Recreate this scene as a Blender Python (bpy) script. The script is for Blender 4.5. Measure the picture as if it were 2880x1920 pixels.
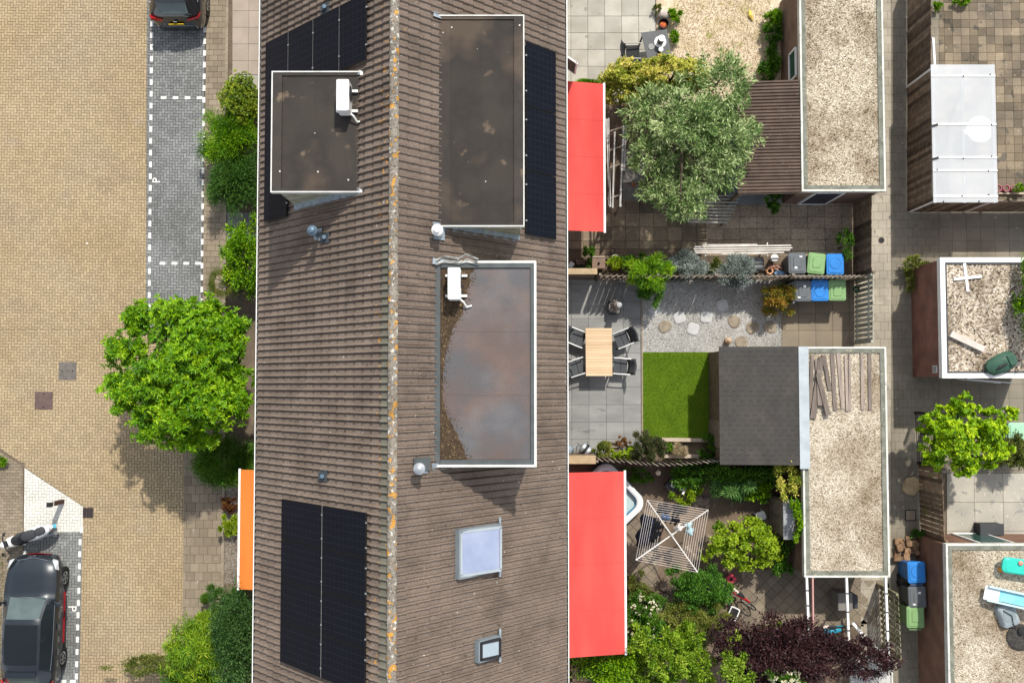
import bpy, math, random
import numpy as np
from mathutils import Vector, Matrix
random.seed(7)
RNG = np.random.default_rng(11)
for o in list(bpy.data.objects): bpy.data.objects.remove(o)
SC = bpy.context.scene
COL = SC.collection
PI = math.pi
R = math.radians

# ------------------------------------------------------------------ camera
CAM_H, FPX = 34.0, 2720.0
ROT = Matrix.Rotation(R(-0.03), 3, 'Z') @ Matrix.Rotation(R(2.5), 3, 'X')
cd = bpy.data.cameras.new('camera'); cam = bpy.data.objects.new('camera', cd); COL.objects.link(cam)
cam.matrix_world = Matrix.Translation((0, 0, CAM_H)) @ ROT.to_4x4()
cd.sensor_width = 36; cd.lens = 36 * FPX / 2880; cd.clip_end = 2000; cd.clip_start = 0.5
SC.camera = cam
# ------------------------------------------------------------------ sky and sun
SUN_EL = 53.0
sun_dir = Vector((0.37, 1.0, 0)).normalized() * math.cos(R(SUN_EL)) + Vector((0, 0, math.sin(R(SUN_EL))))
w = bpy.data.worlds.new('World'); SC.world = w; w.use_nodes = True
nt = w.node_tree; sky = nt.nodes.new('ShaderNodeTexSky'); sky.sky_type = 'NISHITA'; sky.sun_disc = False
sky.sun_elevation = R(SUN_EL); sky.sun_rotation = math.atan2(sun_dir.x, sun_dir.y)
sky.air_density = 1.0; sky.dust_density = 1.0; sky.ozone_density = 1.0
hs = nt.nodes.new('ShaderNodeHueSaturation'); hs.inputs['Saturation'].default_value = 0.35; hs.inputs['Value'].default_value = 1.32     # added cloud haze: sky greyed and brightened for lighter, less blue shade
nt.links.new(sky.outputs[0], hs.inputs['Color']); nt.links.new(hs.outputs[0], nt.nodes['Background'].inputs[0]); nt.nodes['Background'].inputs[1].default_value = 0.15
sl = bpy.data.lights.new('sun', 'SUN'); sl.energy = 3.8; sl.angle = R(1.2); sl.color = (1, 0.945, 0.845)
so = bpy.data.objects.new('sun', sl); COL.objects.link(so)
so.rotation_euler = sun_dir.to_track_quat('Z', 'Y').to_euler(); so.location = (0, 0, 30)
vs = SC.view_settings; vs.view_transform = 'Standard'; vs.look = 'None'; vs.exposure = 0.32; vs.gamma = 1; vs.use_curve_mapping = False

# ------------------------------------------------------------------ helpers
def P(px, py, z=0.0):
    d = ROT @ Vector(((px - 1440) / FPX, (960 - py) / FPX, -1)); t = (z - CAM_H) / d.z
    return Vector((d.x * t, d.y * t, z))
def S(z): return FPX / (CAM_H - z)
def RECT(x0, y0, x1, y1, z):
    xm, ym = (x0 + x1) / 2, (y0 + y1) / 2
    return P(x0, ym, z).x, P(x1, ym, z).x, P(xm, y1, z).y, P(xm, y0, z).y      # xmin xmax ymin ymax
GZ = 0.03
MW = {}                                  # world matrix of each root, by name
def tag(o, label=None, cat=None, group=None, kind=None):
    if label: o['label'] = label
    if cat: o['category'] = cat
    if group: o['group'] = group
    if kind: o['kind'] = kind
    return o
def thing(name, label, cat, loc=(0, 0, 0), rz=0.0, group=None):
    o = bpy.data.objects.new(name, None); COL.objects.link(o); o.empty_display_size = 0.2
    o.location = loc; o.rotation_euler = (0, 0, rz)
    MW[o.name] = Matrix.Translation(loc) @ Matrix.Rotation(rz, 4, 'Z')
    return tag(o, label, cat, group)
def place(root, loc, rz=0.0):
    root.location = loc; root.rotation_euler = (0, 0, rz); return root
def link(name, me, parent=None, basis=None):
    o = bpy.data.objects.new(name, me); COL.objects.link(o)
    if parent is not None: o.parent = parent
    if basis is not None: o.matrix_basis = basis
    MW[o.name] = MW[parent.name].copy() if parent is not None else Matrix.Identity(4)
    return o
def copy_tree(o, parent=None):
    c = o.copy(); COL.objects.link(c); c.parent = parent
    for ch in [k for k in o.children]: copy_tree(ch, c)
    return c
class MB:
    def __init__(s): s.v = []; s.f = []; s.t = []
    def add(s, vs, fs, tone=0.5):
        b = len(s.v); s.v += [tuple(p) for p in vs]; s.f += [tuple(b + i for i in f) for f in fs]; s.t += [tone] * len(fs); return s
    def box(s, c, d, rz=0.0, tone=0.5, M=None, taper=1.0):
        x, y, z = d[0] / 2, d[1] / 2, d[2] / 2; k = taper
        vs = [(-x*k, -y*k, -z), (x*k, -y*k, -z), (x*k, y*k, -z), (-x*k, y*k, -z), (-x, -y, z), (x, -y, z), (x, y, z), (-x, y, z)]
        m = Matrix.Translation(c) @ Matrix.Rotation(rz, 4, 'Z')
        if M is not None: m = m @ M
        return s.add([m @ Vector(p) for p in vs], [(3,2,1,0), (4,5,6,7), (0,1,5,4), (1,2,6,5), (2,3,7,6), (3,0,4,7)], tone)
    def slab(s, x0, x1, y0, y1, z0, z1, tone=0.5):
        return s.box(((x0+x1)/2, (y0+y1)/2, (z0+z1)/2), (abs(x1-x0), abs(y1-y0), abs(z1-z0)), tone=tone)
    def prism(s, poly, z0, z1, tone=0.5, bottom=True, inset=0.0, ch=0.0):
        n = len(poly); a = sum(poly[i][0]*poly[(i+1) % n][1] - poly[(i+1) % n][0]*poly[i][1] for i in range(n))
        if a < 0: poly = poly[::-1]
        vs = [(p[0], p[1], z0) for p in poly] + [(p[0], p[1], z1 - ch) for p in poly]
        fs = [(i, (i+1) % n, n + (i+1) % n, n + i) for i in range(n)]
        if ch > 0:
            cx = sum(p[0] for p in poly)/n; cy = sum(p[1] for p in poly)/n
            for p in poly:
                d = math.hypot(p[0]-cx, p[1]-cy) or 1; k = max(0, 1 - inset*1.35/d)
                vs.append((cx+(p[0]-cx)*k, cy+(p[1]-cy)*k, z1))
            fs += [(n+i, n+(i+1) % n, 2*n+(i+1) % n, 2*n+i) for i in range(n)]; fs.append(tuple(range(2*n, 3*n)))
        else: fs.append(tuple(range(n, 2*n)))
        if bottom: fs.append(tuple(range(n-1, -1, -1)))
        return s.add(vs, fs, tone)
    def bar(s, a, b, wd, ht, tone=0.5, up=(0, 0, 1)):
        a, b = Vector(a), Vector(b); d = (b - a).normalized(); u = Vector(up)
        if abs(d.dot(u)) > 0.98: u = Vector((1, 0, 0))
        r = d.cross(u).normalized(); u = r.cross(d).normalized(); r *= wd/2; u *= ht/2
        return s.add([a-r-u, a+r-u, a+r+u, a-r+u, b-r-u, b+r-u, b+r+u, b-r+u], [(0,1,2,3), (7,6,5,4), (0,4,5,1), (1,5,6,2), (2,6,7,3), (3,7,4,0)], tone)
    def tube(s, pts, r, n=8, tone=0.5, cap=True):
        pts = [Vector(p) for p in pts]; m = len(pts); rs = r if isinstance(r, (list, tuple)) else [r]*m
        vs = []; fs = []
        for i, p in enumerate(pts):
            d = (pts[min(i+1, m-1)] - pts[max(i-1, 0)]).normalized(); u = Vector((0, 0, 1)) if abs(d.z) < .95 else Vector((1, 0, 0))
            e1 = d.cross(u).normalized(); e2 = e1.cross(d).normalized()
            vs += [p + (e1*math.cos(2*PI*k/n) + e2*math.sin(2*PI*k/n))*rs[i] for k in range(n)]
        for i in range(m-1):
            fs += [(i*n+k, i*n+(k+1) % n, (i+1)*n+(k+1) % n, (i+1)*n+k) for k in range(n)]
        if cap: fs += [tuple(range(n-1, -1, -1)), tuple(range((m-1)*n, m*n))]
        return s.add(vs, fs, tone)
    def lathe(s, c, prof, n=16, tone=0.5, M=None):
        m = Matrix.Translation(c)
        if M is not None: m = m @ M
        vs = [m @ Vector((r*math.cos(2*PI*k/n), r*math.sin(2*PI*k/n), z)) for r, z in prof for k in range(n)]
        fs = [(i*n+k, i*n+(k+1) % n, (i+1)*n+(k+1) % n, (i+1)*n+k) for i in range(len(prof)-1) for k in range(n)]
        fs += [tuple(range(n-1, -1, -1)), tuple(range((len(prof)-1)*n, len(prof)*n))]
        return s.add(vs, fs, tone)
    def rrect(s, c, sx, sy, z0, z1, r, rz=0.0, tone=0.5, taper=1.0, ch=0.0, n=4):
        pts = []
        for qx, qy, a0 in ((1,1,0), (-1,1,90), (-1,-1,180), (1,-1,270)):
            for k in range(n+1):
                a = R(a0 + 90*k/n); pts.append((qx*(sx/2-r) + r*math.cos(a), qy*(sy/2-r) + r*math.sin(a)))
        cs, sn = math.cos(rz), math.sin(rz); N = len(pts)
        def lv(k, z): return [(c[0]+(x*cs-y*sn)*k, c[1]+(x*sn+y*cs)*k, z) for x, y in pts]
        vs = lv(taper, z0) + lv(1, z1-ch); fs = [(i, (i+1) % N, N+(i+1) % N, N+i) for i in range(N)]
        if ch > 0:
            vs += lv(1-2*ch/min(sx, sy), z1); fs += [(N+i, N+(i+1) % N, 2*N+(i+1) % N, 2*N+i) for i in range(N)]; fs.append(tuple(range(2*N, 3*N)))
        else: fs.append(tuple(range(N, 2*N)))
        fs.append(tuple(range(N-1, -1, -1)))
        return s.add(vs, fs, tone)
    def mesh(s, name, mat, smooth=False):
        me = bpy.data.meshes.new(name); me.from_pydata(s.v, [], s.f)
        at = me.attributes.new('tone', 'FLOAT', 'FACE'); at.data.foreach_set('value', s.t)
        me.materials.append(mat)
        if smooth: me.polygons.foreach_set('use_smooth', [True]*len(s.f))
        me.update(); return me
    def build(s, name, mat, parent=None, smooth=False, bevel=0.0, kind=None, label=None):
        if parent is not None:
            inv = MW[parent.name].inverted(); s.v = [tuple(inv @ Vector(p)) for p in s.v]
        o = link(name, s.mesh(name, mat, smooth), parent)
        if smooth:
            md = o.modifiers.new('es', 'EDGE_SPLIT'); md.split_angle = R(40)
        if bevel:
            md = o.modifiers.new('bv', 'BEVEL'); md.width = bevel; md.segments = 2; md.limit_method = 'ANGLE'
        return tag(o, label, None, None, kind)
def solo(mb, name, mat, label, cat, group=None, **k):
    """a thing that is one mesh: its origin goes to the middle of its base"""
    xs = np.array(mb.v); c = Vector((xs[:, 0].mean(), xs[:, 1].mean(), xs[:, 2].min()))
    mb.v = [tuple(Vector(p) - c) for p in mb.v]
    o = mb.build(name, mat, None, **k); o.location = c; MW[o.name] = Matrix.Translation(c)
    return tag(o, label, cat, group)
def np_mesh(name, V, F, tone, mat, parent=None, smooth=False):
    me = bpy.data.meshes.new(name); k = F.shape[1]
    me.vertices.add(len(V)); me.vertices.foreach_set('co', V.astype(np.float32).ravel())
    me.loops.add(F.size); me.loops.foreach_set('vertex_index', F.astype(np.int32).ravel())
    me.polygons.add(len(F)); me.polygons.foreach_set('loop_start', np.arange(0, F.size, k, dtype=np.int32))
    me.polygons.foreach_set('loop_total', np.full(len(F), k, dtype=np.int32))
    at = me.attributes.new('tone', 'FLOAT', 'FACE'); at.data.foreach_set('value', tone.astype(np.float32))
    me.materials.append(mat); me.update(calc_edges=True)
    return link(name, me, parent)

# ------------------------------------------------------------------ materials
MATS = {}
def M(name, col, col2=None, scale=2.0, rough=0.8, bump=0.0, bscale=60.0, tone=0.0, spec=0.16, metal=0.0, specks=(), fine=0.0, fscale=90.0, coat=0.0, cut=(.35, .65), stretch=None, dots=()):
    """procedural surface: broad two-colour mottling, fine grain, specks, per-piece tone and relief"""
    if name in MATS: return MATS[name]
    m = bpy.data.materials.new(name); m.use_nodes = True; MATS[name] = m
    t = m.node_tree; N = t.nodes; L = t.links; b = N['Principled BSDF']
    g = N.new('ShaderNodeNewGeometry'); pos = g.outputs['Position']
    if stretch:
        mp = N.new('ShaderNodeMapping'); mp.inputs['Scale'].default_value = stretch; L.new(pos, mp.inputs[0]); pos = mp.outputs[0]
    def noise(sc, det=4):
        n = N.new('ShaderNodeTexNoise'); n.inputs['Scale'].default_value = sc; n.inputs['Detail'].default_value = det; L.new(pos, n.inputs['Vector']); return n
    def mix(f, a, c):
        x = N.new('ShaderNodeMix'); x.data_type = 'RGBA'; L.new(f, x.inputs[0])
        for i, q in ((6, a), (7, c)):
            if isinstance(q, tuple): x.inputs[i].default_value = (*q, 1)
            else: L.new(q, x.inputs[i])
        return x.outputs[2]
    def rng(v, a, c, lo, hi):
        r = N.new('ShaderNodeMapRange'); L.new(v, r.inputs[0])
        for i, q in enumerate((a, c, lo, hi)): r.inputs[i+1].default_value = q
        return r.outputs[0]
    if col2 is None: col2 = tuple(c*0.86 for c in col)
    out = mix(rng(noise(scale).outputs[0], cut[0], cut[1], 0, 1), col, col2)
    for sc, thr, c, *wd in specks:
        out = mix(rng(noise(sc, 3).outputs[0], thr, thr+(wd[0] if wd else .05), 0, 1), out, c)
    for sc, rad, prob, c in dots:
        v = N.new('ShaderNodeTexVoronoi'); v.inputs['Scale'].default_value = sc; L.new(pos, v.inputs['Vector']); sp = N.new('ShaderNodeSeparateColor'); L.new(v.outputs['Color'], sp.inputs[0])
        q1 = rng(v.outputs['Distance'], rad, rad*.6, 0, 1); q2 = rng(sp.outputs[0], 1-prob-.002, 1-prob, 0, 1); mm = N.new('ShaderNodeMath'); mm.operation = 'MULTIPLY'; L.new(q1, mm.inputs[0]); L.new(q2, mm.inputs[1]); out = mix(mm.outputs[0], out, c)
    val = None
    if tone:
        a = N.new('ShaderNodeAttribute'); a.attribute_name = 'tone'; val = rng(a.outputs['Fac'], 0, 1, 1-tone, 1+tone)
    if fine:
        f = rng(noise(fscale, 2).outputs[0], .25, .75, 1-fine, 1+fine)
        if val is None: val = f
        else:
            mm = N.new('ShaderNodeMath'); mm.operation = 'MULTIPLY'; L.new(val, mm.inputs[0]); L.new(f, mm.inputs[1]); val = mm.outputs[0]
    if val is not None:
        h = N.new('ShaderNodeHueSaturation'); L.new(val, h.inputs['Value']); L.new(out, h.inputs['Color']); out = h.outputs[0]
    L.new(out, b.inputs['Base Color'])
    b.inputs['Roughness'].default_value = rough; b.inputs['Specular IOR Level'].default_value = spec; b.inputs['Metallic'].default_value = metal
    if coat: b.inputs['Coat Weight'].default_value = coat; b.inputs['Coat Roughness'].default_value = 0.05
    if bump:
        bp = N.new('ShaderNodeBump'); bp.inputs['Strength'].default_value = bump; bp.inputs['Distance'].default_value = 0.02
        L.new(noise(bscale, 3).outputs[0], bp.inputs['Height']); L.new(bp.outputs[0], b.inputs['Normal'])
    return m
def LEAF(name, dark, mid, light, rough=0.5, trans=0.2):
    if name in MATS: return MATS[name]
    m = bpy.data.materials.new(name); m.use_nodes = True; MATS[name] = m
    t = m.node_tree; N = t.nodes; L = t.links; b = N['Principled BSDF']
    a = N.new('ShaderNodeAttribute'); a.attribute_name = 'tone'
    r = N.new('ShaderNodeValToRGB'); r.color_ramp.elements[0].color = (*dark, 1); r.color_ramp.elements[1].color = (*light, 1)
    e = r.color_ramp.elements.new(0.5); e.color = (*mid, 1)
    L.new(a.outputs['Fac'], r.inputs[0]); L.new(r.outputs[0], b.inputs['Base Color'])
    b.inputs['Roughness'].default_value = rough; b.inputs['Specular IOR Level'].default_value = 0.25
    tr = N.new('ShaderNodeBsdfTranslucent'); L.new(r.outputs[0], tr.inputs[0])
    mx = N.new('ShaderNodeMixShader'); mx.inputs[0].default_value = trans
    L.new(b.outputs[0], mx.inputs[1]); L.new(tr.outputs[0], mx.inputs[2]); L.new(mx.outputs[0], N['Material Output'].inputs[0])
    return m
def BRICK(name, c1, c2, mortar, scale=1.0):
    m = M(name, c1, c2); t = m.node_tree; N = t.nodes; L = t.links; b = N['Principled BSDF']
    g = N.new('ShaderNodeNewGeometry'); sx = N.new('ShaderNodeSeparateXYZ'); L.new(g.outputs['Position'], sx.inputs[0])
    ad = N.new('ShaderNodeMath'); L.new(sx.outputs[0], ad.inputs[0]); L.new(sx.outputs[1], ad.inputs[1])
    cb = N.new('ShaderNodeCombineXYZ'); L.new(ad.outputs[0], cb.inputs[0]); L.new(sx.outputs[2], cb.inputs[1])
    br = N.new('ShaderNodeTexBrick'); L.new(cb.outputs[0], br.inputs['Vector'])
    br.inputs['Color1'].default_value = (*c1, 1); br.inputs['Color2'].default_value = (*c2, 1); br.inputs['Mortar'].default_value = (*mortar, 1)
    br.inputs['Scale'].default_value = 1; br.inputs['Brick Width'].default_value = .22*scale; br.inputs['Row Height'].default_value = .066*scale; br.inputs['Mortar Size'].default_value = .006
    n = N.new('ShaderNodeTexNoise'); n.inputs['Scale'].default_value = 1.7; n.inputs['Detail'].default_value = 6; L.new(g.outputs['Position'], n.inputs['Vector'])
    h = N.new('ShaderNodeHueSaturation'); r = N.new('ShaderNodeMapRange'); L.new(n.outputs[0], r.inputs[0])
    for i, q in enumerate((.3, .7, .75, 1.2)): r.inputs[i+1].default_value = q
    L.new(r.outputs[0], h.inputs['Value']); L.new(br.outputs[0], h.inputs['Color']); L.new(h.outputs[0], b.inputs['Base Color'])
    bp = N.new('ShaderNodeBump'); bp.inputs['Strength'].default_value = .5; bp.inputs['Distance'].default_value = .01; bp.invert = True
    L.new(br.outputs['Fac'], bp.inputs['Height']); L.new(bp.outputs[0], b.inputs['Normal'])
    return m
def GRAVEL(name, cols, scale, patch, bump=.9):
    """loose stones: one random colour per cell, rounded relief, broad patches of dirt"""
    if name in MATS: return MATS[name]
    m = bpy.data.materials.new(name); m.use_nodes = True; MATS[name] = m
    t = m.node_tree; N = t.nodes; L = t.links; b = N['Principled BSDF']; g = N.new('ShaderNodeNewGeometry')
    v = N.new('ShaderNodeTexVoronoi'); v.inputs['Scale'].default_value = scale; L.new(g.outputs['Position'], v.inputs['Vector'])
    s = N.new('ShaderNodeSeparateColor'); L.new(v.outputs['Color'], s.inputs[0])
    r = N.new('ShaderNodeValToRGB'); r.color_ramp.interpolation = 'LINEAR'
    r.color_ramp.elements[0].color = (*cols[0], 1); r.color_ramp.elements[1].color = (*cols[-1], 1)
    for i, c in enumerate(cols[1:-1]): e = r.color_ramp.elements.new((i+1)/(len(cols)-1)); e.color = (*c, 1)
    L.new(s.outputs[0], r.inputs[0])
    n = N.new('ShaderNodeTexNoise'); n.inputs['Scale'].default_value = .55; n.inputs['Detail'].default_value = 6; n.inputs['Roughness'].default_value = .65; L.new(g.outputs['Position'], n.inputs['Vector'])
    mr = N.new('ShaderNodeMapRange'); L.new(n.outputs[0], mr.inputs[0])
    for i, q in enumerate((.42, .66, 0, patch[1])): mr.inputs[i+1].default_value = q
    mx = N.new('ShaderNodeMix'); mx.data_type = 'RGBA'; mx.blend_type = 'MULTIPLY'; L.new(mr.outputs[0], mx.inputs[0]); L.new(r.outputs[0], mx.inputs[6]); mx.inputs[7].default_value = (*patch[0], 1)
    L.new(mx.outputs[2], b.inputs['Base Color']); b.inputs['Roughness'].default_value = .9; b.inputs['Specular IOR Level'].default_value = .2
    bp = N.new('ShaderNodeBump'); bp.inputs['Strength'].default_value = bump; bp.inputs['Distance'].default_value = .03; bp.invert = True
    L.new(v.outputs['Distance'], bp.inputs['Height']); L.new(bp.outputs[0], b.inputs['Normal'])
    return m
def GLASS(name, col, rough=.05, spec=.6):
    return M(name, col, col, rough=rough, spec=spec)

WHITE = M('white_paint', (.78, .78, .76), (.68, .68, .66), rough=.5, scale=4)
CREAM = M('cream_trim', (.62, .62, .57), (.48, .48, .43), rough=.6, scale=3, specks=((9, .64, (.3, .3, .27)),))
BLACK = M('black_plastic', (.018, .018, .02), (.026, .026, .028), rough=.5)
DGREY = M('dark_grey', (.06, .063, .068), (.048, .05, .055), rough=.6)
MGREY = M('mid_grey', (.2, .205, .21), (.16, .165, .17), rough=.6)
METAL = M('galvanised', (.45, .47, .49), (.36, .38, .4), rough=.38, metal=.6, scale=8)
LEAD = M('lead_flashing', (.2, .25, .29), (.3, .34, .37), rough=.55, scale=7, metal=.1)
WOODG = M('weathered_wood', (.26, .22, .175), (.16, .132, .105), rough=.85, scale=6, tone=.3, fine=.2, fscale=50)
WOODD = M('dark_stained_wood', (.185, .14, .1), (.115, .085, .06), rough=.85, scale=5, tone=.45, fine=.2, fscale=40, specks=((3, .62, (.2, .16, .12)),))
WOODGR = M('greenish_wood', (.22, .225, .18), (.15, .155, .12), rough=.85, scale=4, tone=.3, fine=.2)
BARK = M('bark', (.1, .075, .055), (.05, .04, .03), rough=.95, scale=14, bump=.5, bscale=40)
GLASSD = GLASS('dark_glass', (.015, .02, .025))
TERRA = M('terracotta', (.35, .14, .07), (.26, .1, .05), scale=10)
# ------------------------------------------------------------------ builders: paving, plants, fences
def clip_poly(poly, conv):
    """part of poly inside the convex counter-clockwise polygon conv"""
    out = poly
    for i in range(len(conv)):
        a, b = conv[i], conv[(i+1) % len(conv)]; inp, out = out, []
        if not inp: return []
        side = lambda p: (b[0]-a[0])*(p[1]-a[1]) - (b[1]-a[1])*(p[0]-a[0])
        for j in range(len(inp)):
            p, q = inp[j-1], inp[j]; sp, sq = side(p), side(q)
            if (sp >= 0) != (sq >= 0):
                t = sp/(sp-sq); out.append((p[0]+(q[0]-p[0])*t, p[1]+(q[1]-p[1])*t))
            if sq >= 0: out.append(q)
    return out
def ccw(poly):
    a = sum(poly[i-1][0]*poly[i][1] - poly[i][0]*poly[i-1][1] for i in range(len(poly)))
    return poly if a > 0 else poly[::-1]
def area(poly): return abs(sum(poly[i-1][0]*poly[i][1] - poly[i][0]*poly[i-1][1] for i in range(len(poly))))/2
def sheet(name, polypx, mat, z=0.004, kind='structure', world=False):
    pts = polypx if world else [P(x, y, 0) for x, y in polypx]
    pts = ccw([(p[0], p[1]) for p in pts])
    me = bpy.data.meshes.new(name); me.from_pydata([(p[0], p[1], z) for p in pts], [], [tuple(range(len(pts)))])
    at = me.attributes.new('tone', 'FLOAT', 'FACE'); at.data.foreach_set('value', [.5])
    me.materials.append(mat); me.update()
    return tag(link(name, me), kind=kind), pts
def paving(name, polypx, mat, bed, tile=(.3, .3), pattern='stack', gap=.006, z=0.004, top=.03, piece='paving_slab', focus=None, limit=300, origin=None, rot=0.0, lift=.002, tones=(0, 1), world=False, ch=.004):
    """a bedding sheet whose separate slabs (or bricks) are its children"""
    root, conv = sheet(name, polypx, bed, z, world=world)
    xs = [p[0] for p in conv]; ys = [p[1] for p in conv]; rnd = random.Random(name)
    ox, oy = origin if origin else (min(xs), max(ys)); c, s = math.cos(rot), math.sin(rot)
    tx, ty = tile; cells = []
    dm = max(math.hypot(x-ox, y-oy) for x in (min(xs), max(xs)) for y in (min(ys), max(ys))) + max(tile)*2
    if pattern == 'herring':
        n = int(dm/tx) + 2; u = tx
        for i in range(-n, n):
            for j in range(-n, n):
                k = (i-j) % 4
                if k == 0: cells.append((i*u, j*u, 2*u, u))
                elif k == 3: cells.append((i*u, j*u, u, 2*u))
    else:
        ni = int(dm/tx)+2; nj = int(dm/ty)+2
        for j in range(-nj, nj):
            for i in range(-ni, ni):
                cells.append((i*tx + (tx/2 if pattern == 'running' and j % 2 else 0), j*ty, tx, ty))
    full = []; part = []
    bx = (min(xs), max(xs), min(ys), max(ys)); g = gap/2
    for x, y, w_, h_ in cells:
        mx, my = x+w_/2, y+h_/2; X, Y = ox+mx*c-my*s, oy+mx*s+my*c; mm = max(w_, h_)
        if X < bx[0]-mm or X > bx[1]+mm or Y < bx[2]-mm or Y > bx[3]+mm: continue
        q = [(ox+a*c-b*s, oy+a*s+b*c) for a, b in ((x+g, y+g), (x+w_-g, y+g), (x+w_-g, y+h_-g), (x+g, y+h_-g))]
        cl = clip_poly(q, conv)
        if len(cl) < 3 or area(cl) < .03*w_*h_: continue
        if area(cl) > .995*area(q): full.append((X, Y, w_-gap, h_-gap, w_ > h_ + 1e-6))
        else: part.append(cl)
    if focus is None: focus = (sum(xs)/len(xs), sum(ys)/len(ys))
    else: focus = P(*focus, 0)
    full.sort(key=lambda f: (f[0]-focus[0])**2 + (f[1]-focus[1])**2)
    W_, H_ = tile if pattern != 'herring' else (2*tx, tx); var = []
    for k in range(7):
        b = MB(); hw, hh = (W_-gap)/2, (H_-gap)/2
        b.prism([(-hw, -hh), (hw, -hh), (hw, hh), (-hw, hh)], z+.001, top, tone=tones[0]+(tones[1]-tones[0])*k/6, bottom=False, inset=.006, ch=ch)
        var.append(b.mesh(piece, mat))
    for X, Y, w_, h_, horiz in full[:limit]:
        rz = rot + (0 if (horiz or pattern != 'herring') else PI/2)
        o = link(piece, var[rnd.randrange(7)], root, Matrix.Translation((X, Y, rnd.uniform(-lift, lift))) @ Matrix.Rotation(rz, 4, 'Z'))
    rest = MB()
    for X, Y, w_, h_, horiz in full[limit:]:
        hw, hh = w_/2, h_/2; dz = rnd.uniform(-lift, lift)
        rest.prism([(X+a*c-b*s, Y+a*s+b*c) for a, b in ((-hw, -hh), (hw, -hh), (hw, hh), (-hw, hh))], z+.001, top+dz, tone=tones[0]+(tones[1]-tones[0])*rnd.random(), bottom=False, inset=.006, ch=ch)
    for cl in part: rest.prism(cl, z+.001, top, tone=tones[0]+(tones[1]-tones[0])*rnd.random(), bottom=False, inset=.006, ch=ch)
    if rest.v: rest.build(piece + 's', mat, root, kind='stuff')
    return root
def norm(a): return a/np.maximum(np.linalg.norm(a, axis=1, keepdims=True), 1e-6)
def leaf_arrays(rng, pos, d, L, W, tone):
    n = len(pos); up = norm(rng.normal(0, .62, (n, 3)) + np.array([0, 0, 1.0])); s = norm(np.cross(d, up)); nn = np.cross(s, d)
    L = L[:, None]; W = W[:, None]
    V = np.stack([pos, pos+d*L*.45+s*W*.5+nn*W*.14, pos+d*L-nn*L*.06, pos+d*L*.45-s*W*.5+nn*W*.14], 1).reshape(-1, 3)
    b = np.arange(n)[:, None]*4
    F = np.concatenate([b+np.array([0, 1, 2]), b+np.array([0, 2, 3])], 1).reshape(-1, 3)
    return V, F, np.repeat(np.clip(tone, 0, 1), 2)
def foliage(rng, c, rad, leaf=(.1, .04), clumps=40, per=120, spread=.3, whorl=0, low=-.3, shell=(.55, 1.0), droop=0.0, lumpy=.2, base_tone=.5, tone_var=.22):
    c = np.array(c); rad = np.array(rad); tone_var *= 1.25
    if shell[0] < .7: clumps = int(clumps*1.7); per = max(6, int(per/1.7)); spread *= .68
    d = norm(rng.normal(0, 1, (clumps*3, 3))); d = d[d[:, 2] > low][:clumps]; k = len(d)
    rr = rng.uniform(shell[0], shell[1], (k, 1)) * (1 + rng.normal(0, lumpy, (k, 1)))
    cc = d*rr; ctone = rng.normal(base_tone, tone_var*.6, k)
    idx = np.repeat(np.arange(k), per); n = len(idx)
    if whorl:
        m = n//whorl; ti = rng.integers(0, k, m); tip = cc[ti] + rng.normal(0, spread*.55, (m, 3))
        ax = norm(tip*1.0 + rng.normal(0, .45, (m, 3)) + np.array([0, 0, .45]))
        a = np.repeat(np.arange(m), whorl); ang = np.tile(np.arange(whorl)*2*PI/whorl, m) + np.repeat(rng.uniform(0, 6.28, m), whorl)
        e1 = norm(np.cross(ax, rng.normal(0, 1, (m, 3)))); e2 = np.cross(ax, e1)
        dd = norm(e1[a]*np.cos(ang)[:, None] + e2[a]*np.sin(ang)[:, None] + ax[a]*rng.uniform(.1, .7, (len(a), 1)))
        pos = tip[a]*rad + c; tn = ctone[ti][a] + rng.normal(0, tone_var*.7, len(a)); n = len(a)
    else:
        off = rng.normal(0, spread*.55, (n, 3)); p = cc[idx] + off
        dd = norm(p*.7 + off*1.2 + rng.normal(0, .55, (n, 3)) + np.array([0, 0, .25 - droop])); pos = p*rad + c
        tn = ctone[idx] + rng.normal(0, tone_var, n)
    ok = pos[:, 2] > .05; pos, dd, tn = pos[ok], dd[ok], tn[ok]; n = len(pos)
    return leaf_arrays(rng, pos, dd, leaf[0]*rng.uniform(.65, 1.25, n), leaf[1]*rng.uniform(.7, 1.2, n), tn), (cc*rad + c)
SEED = [100]
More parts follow.
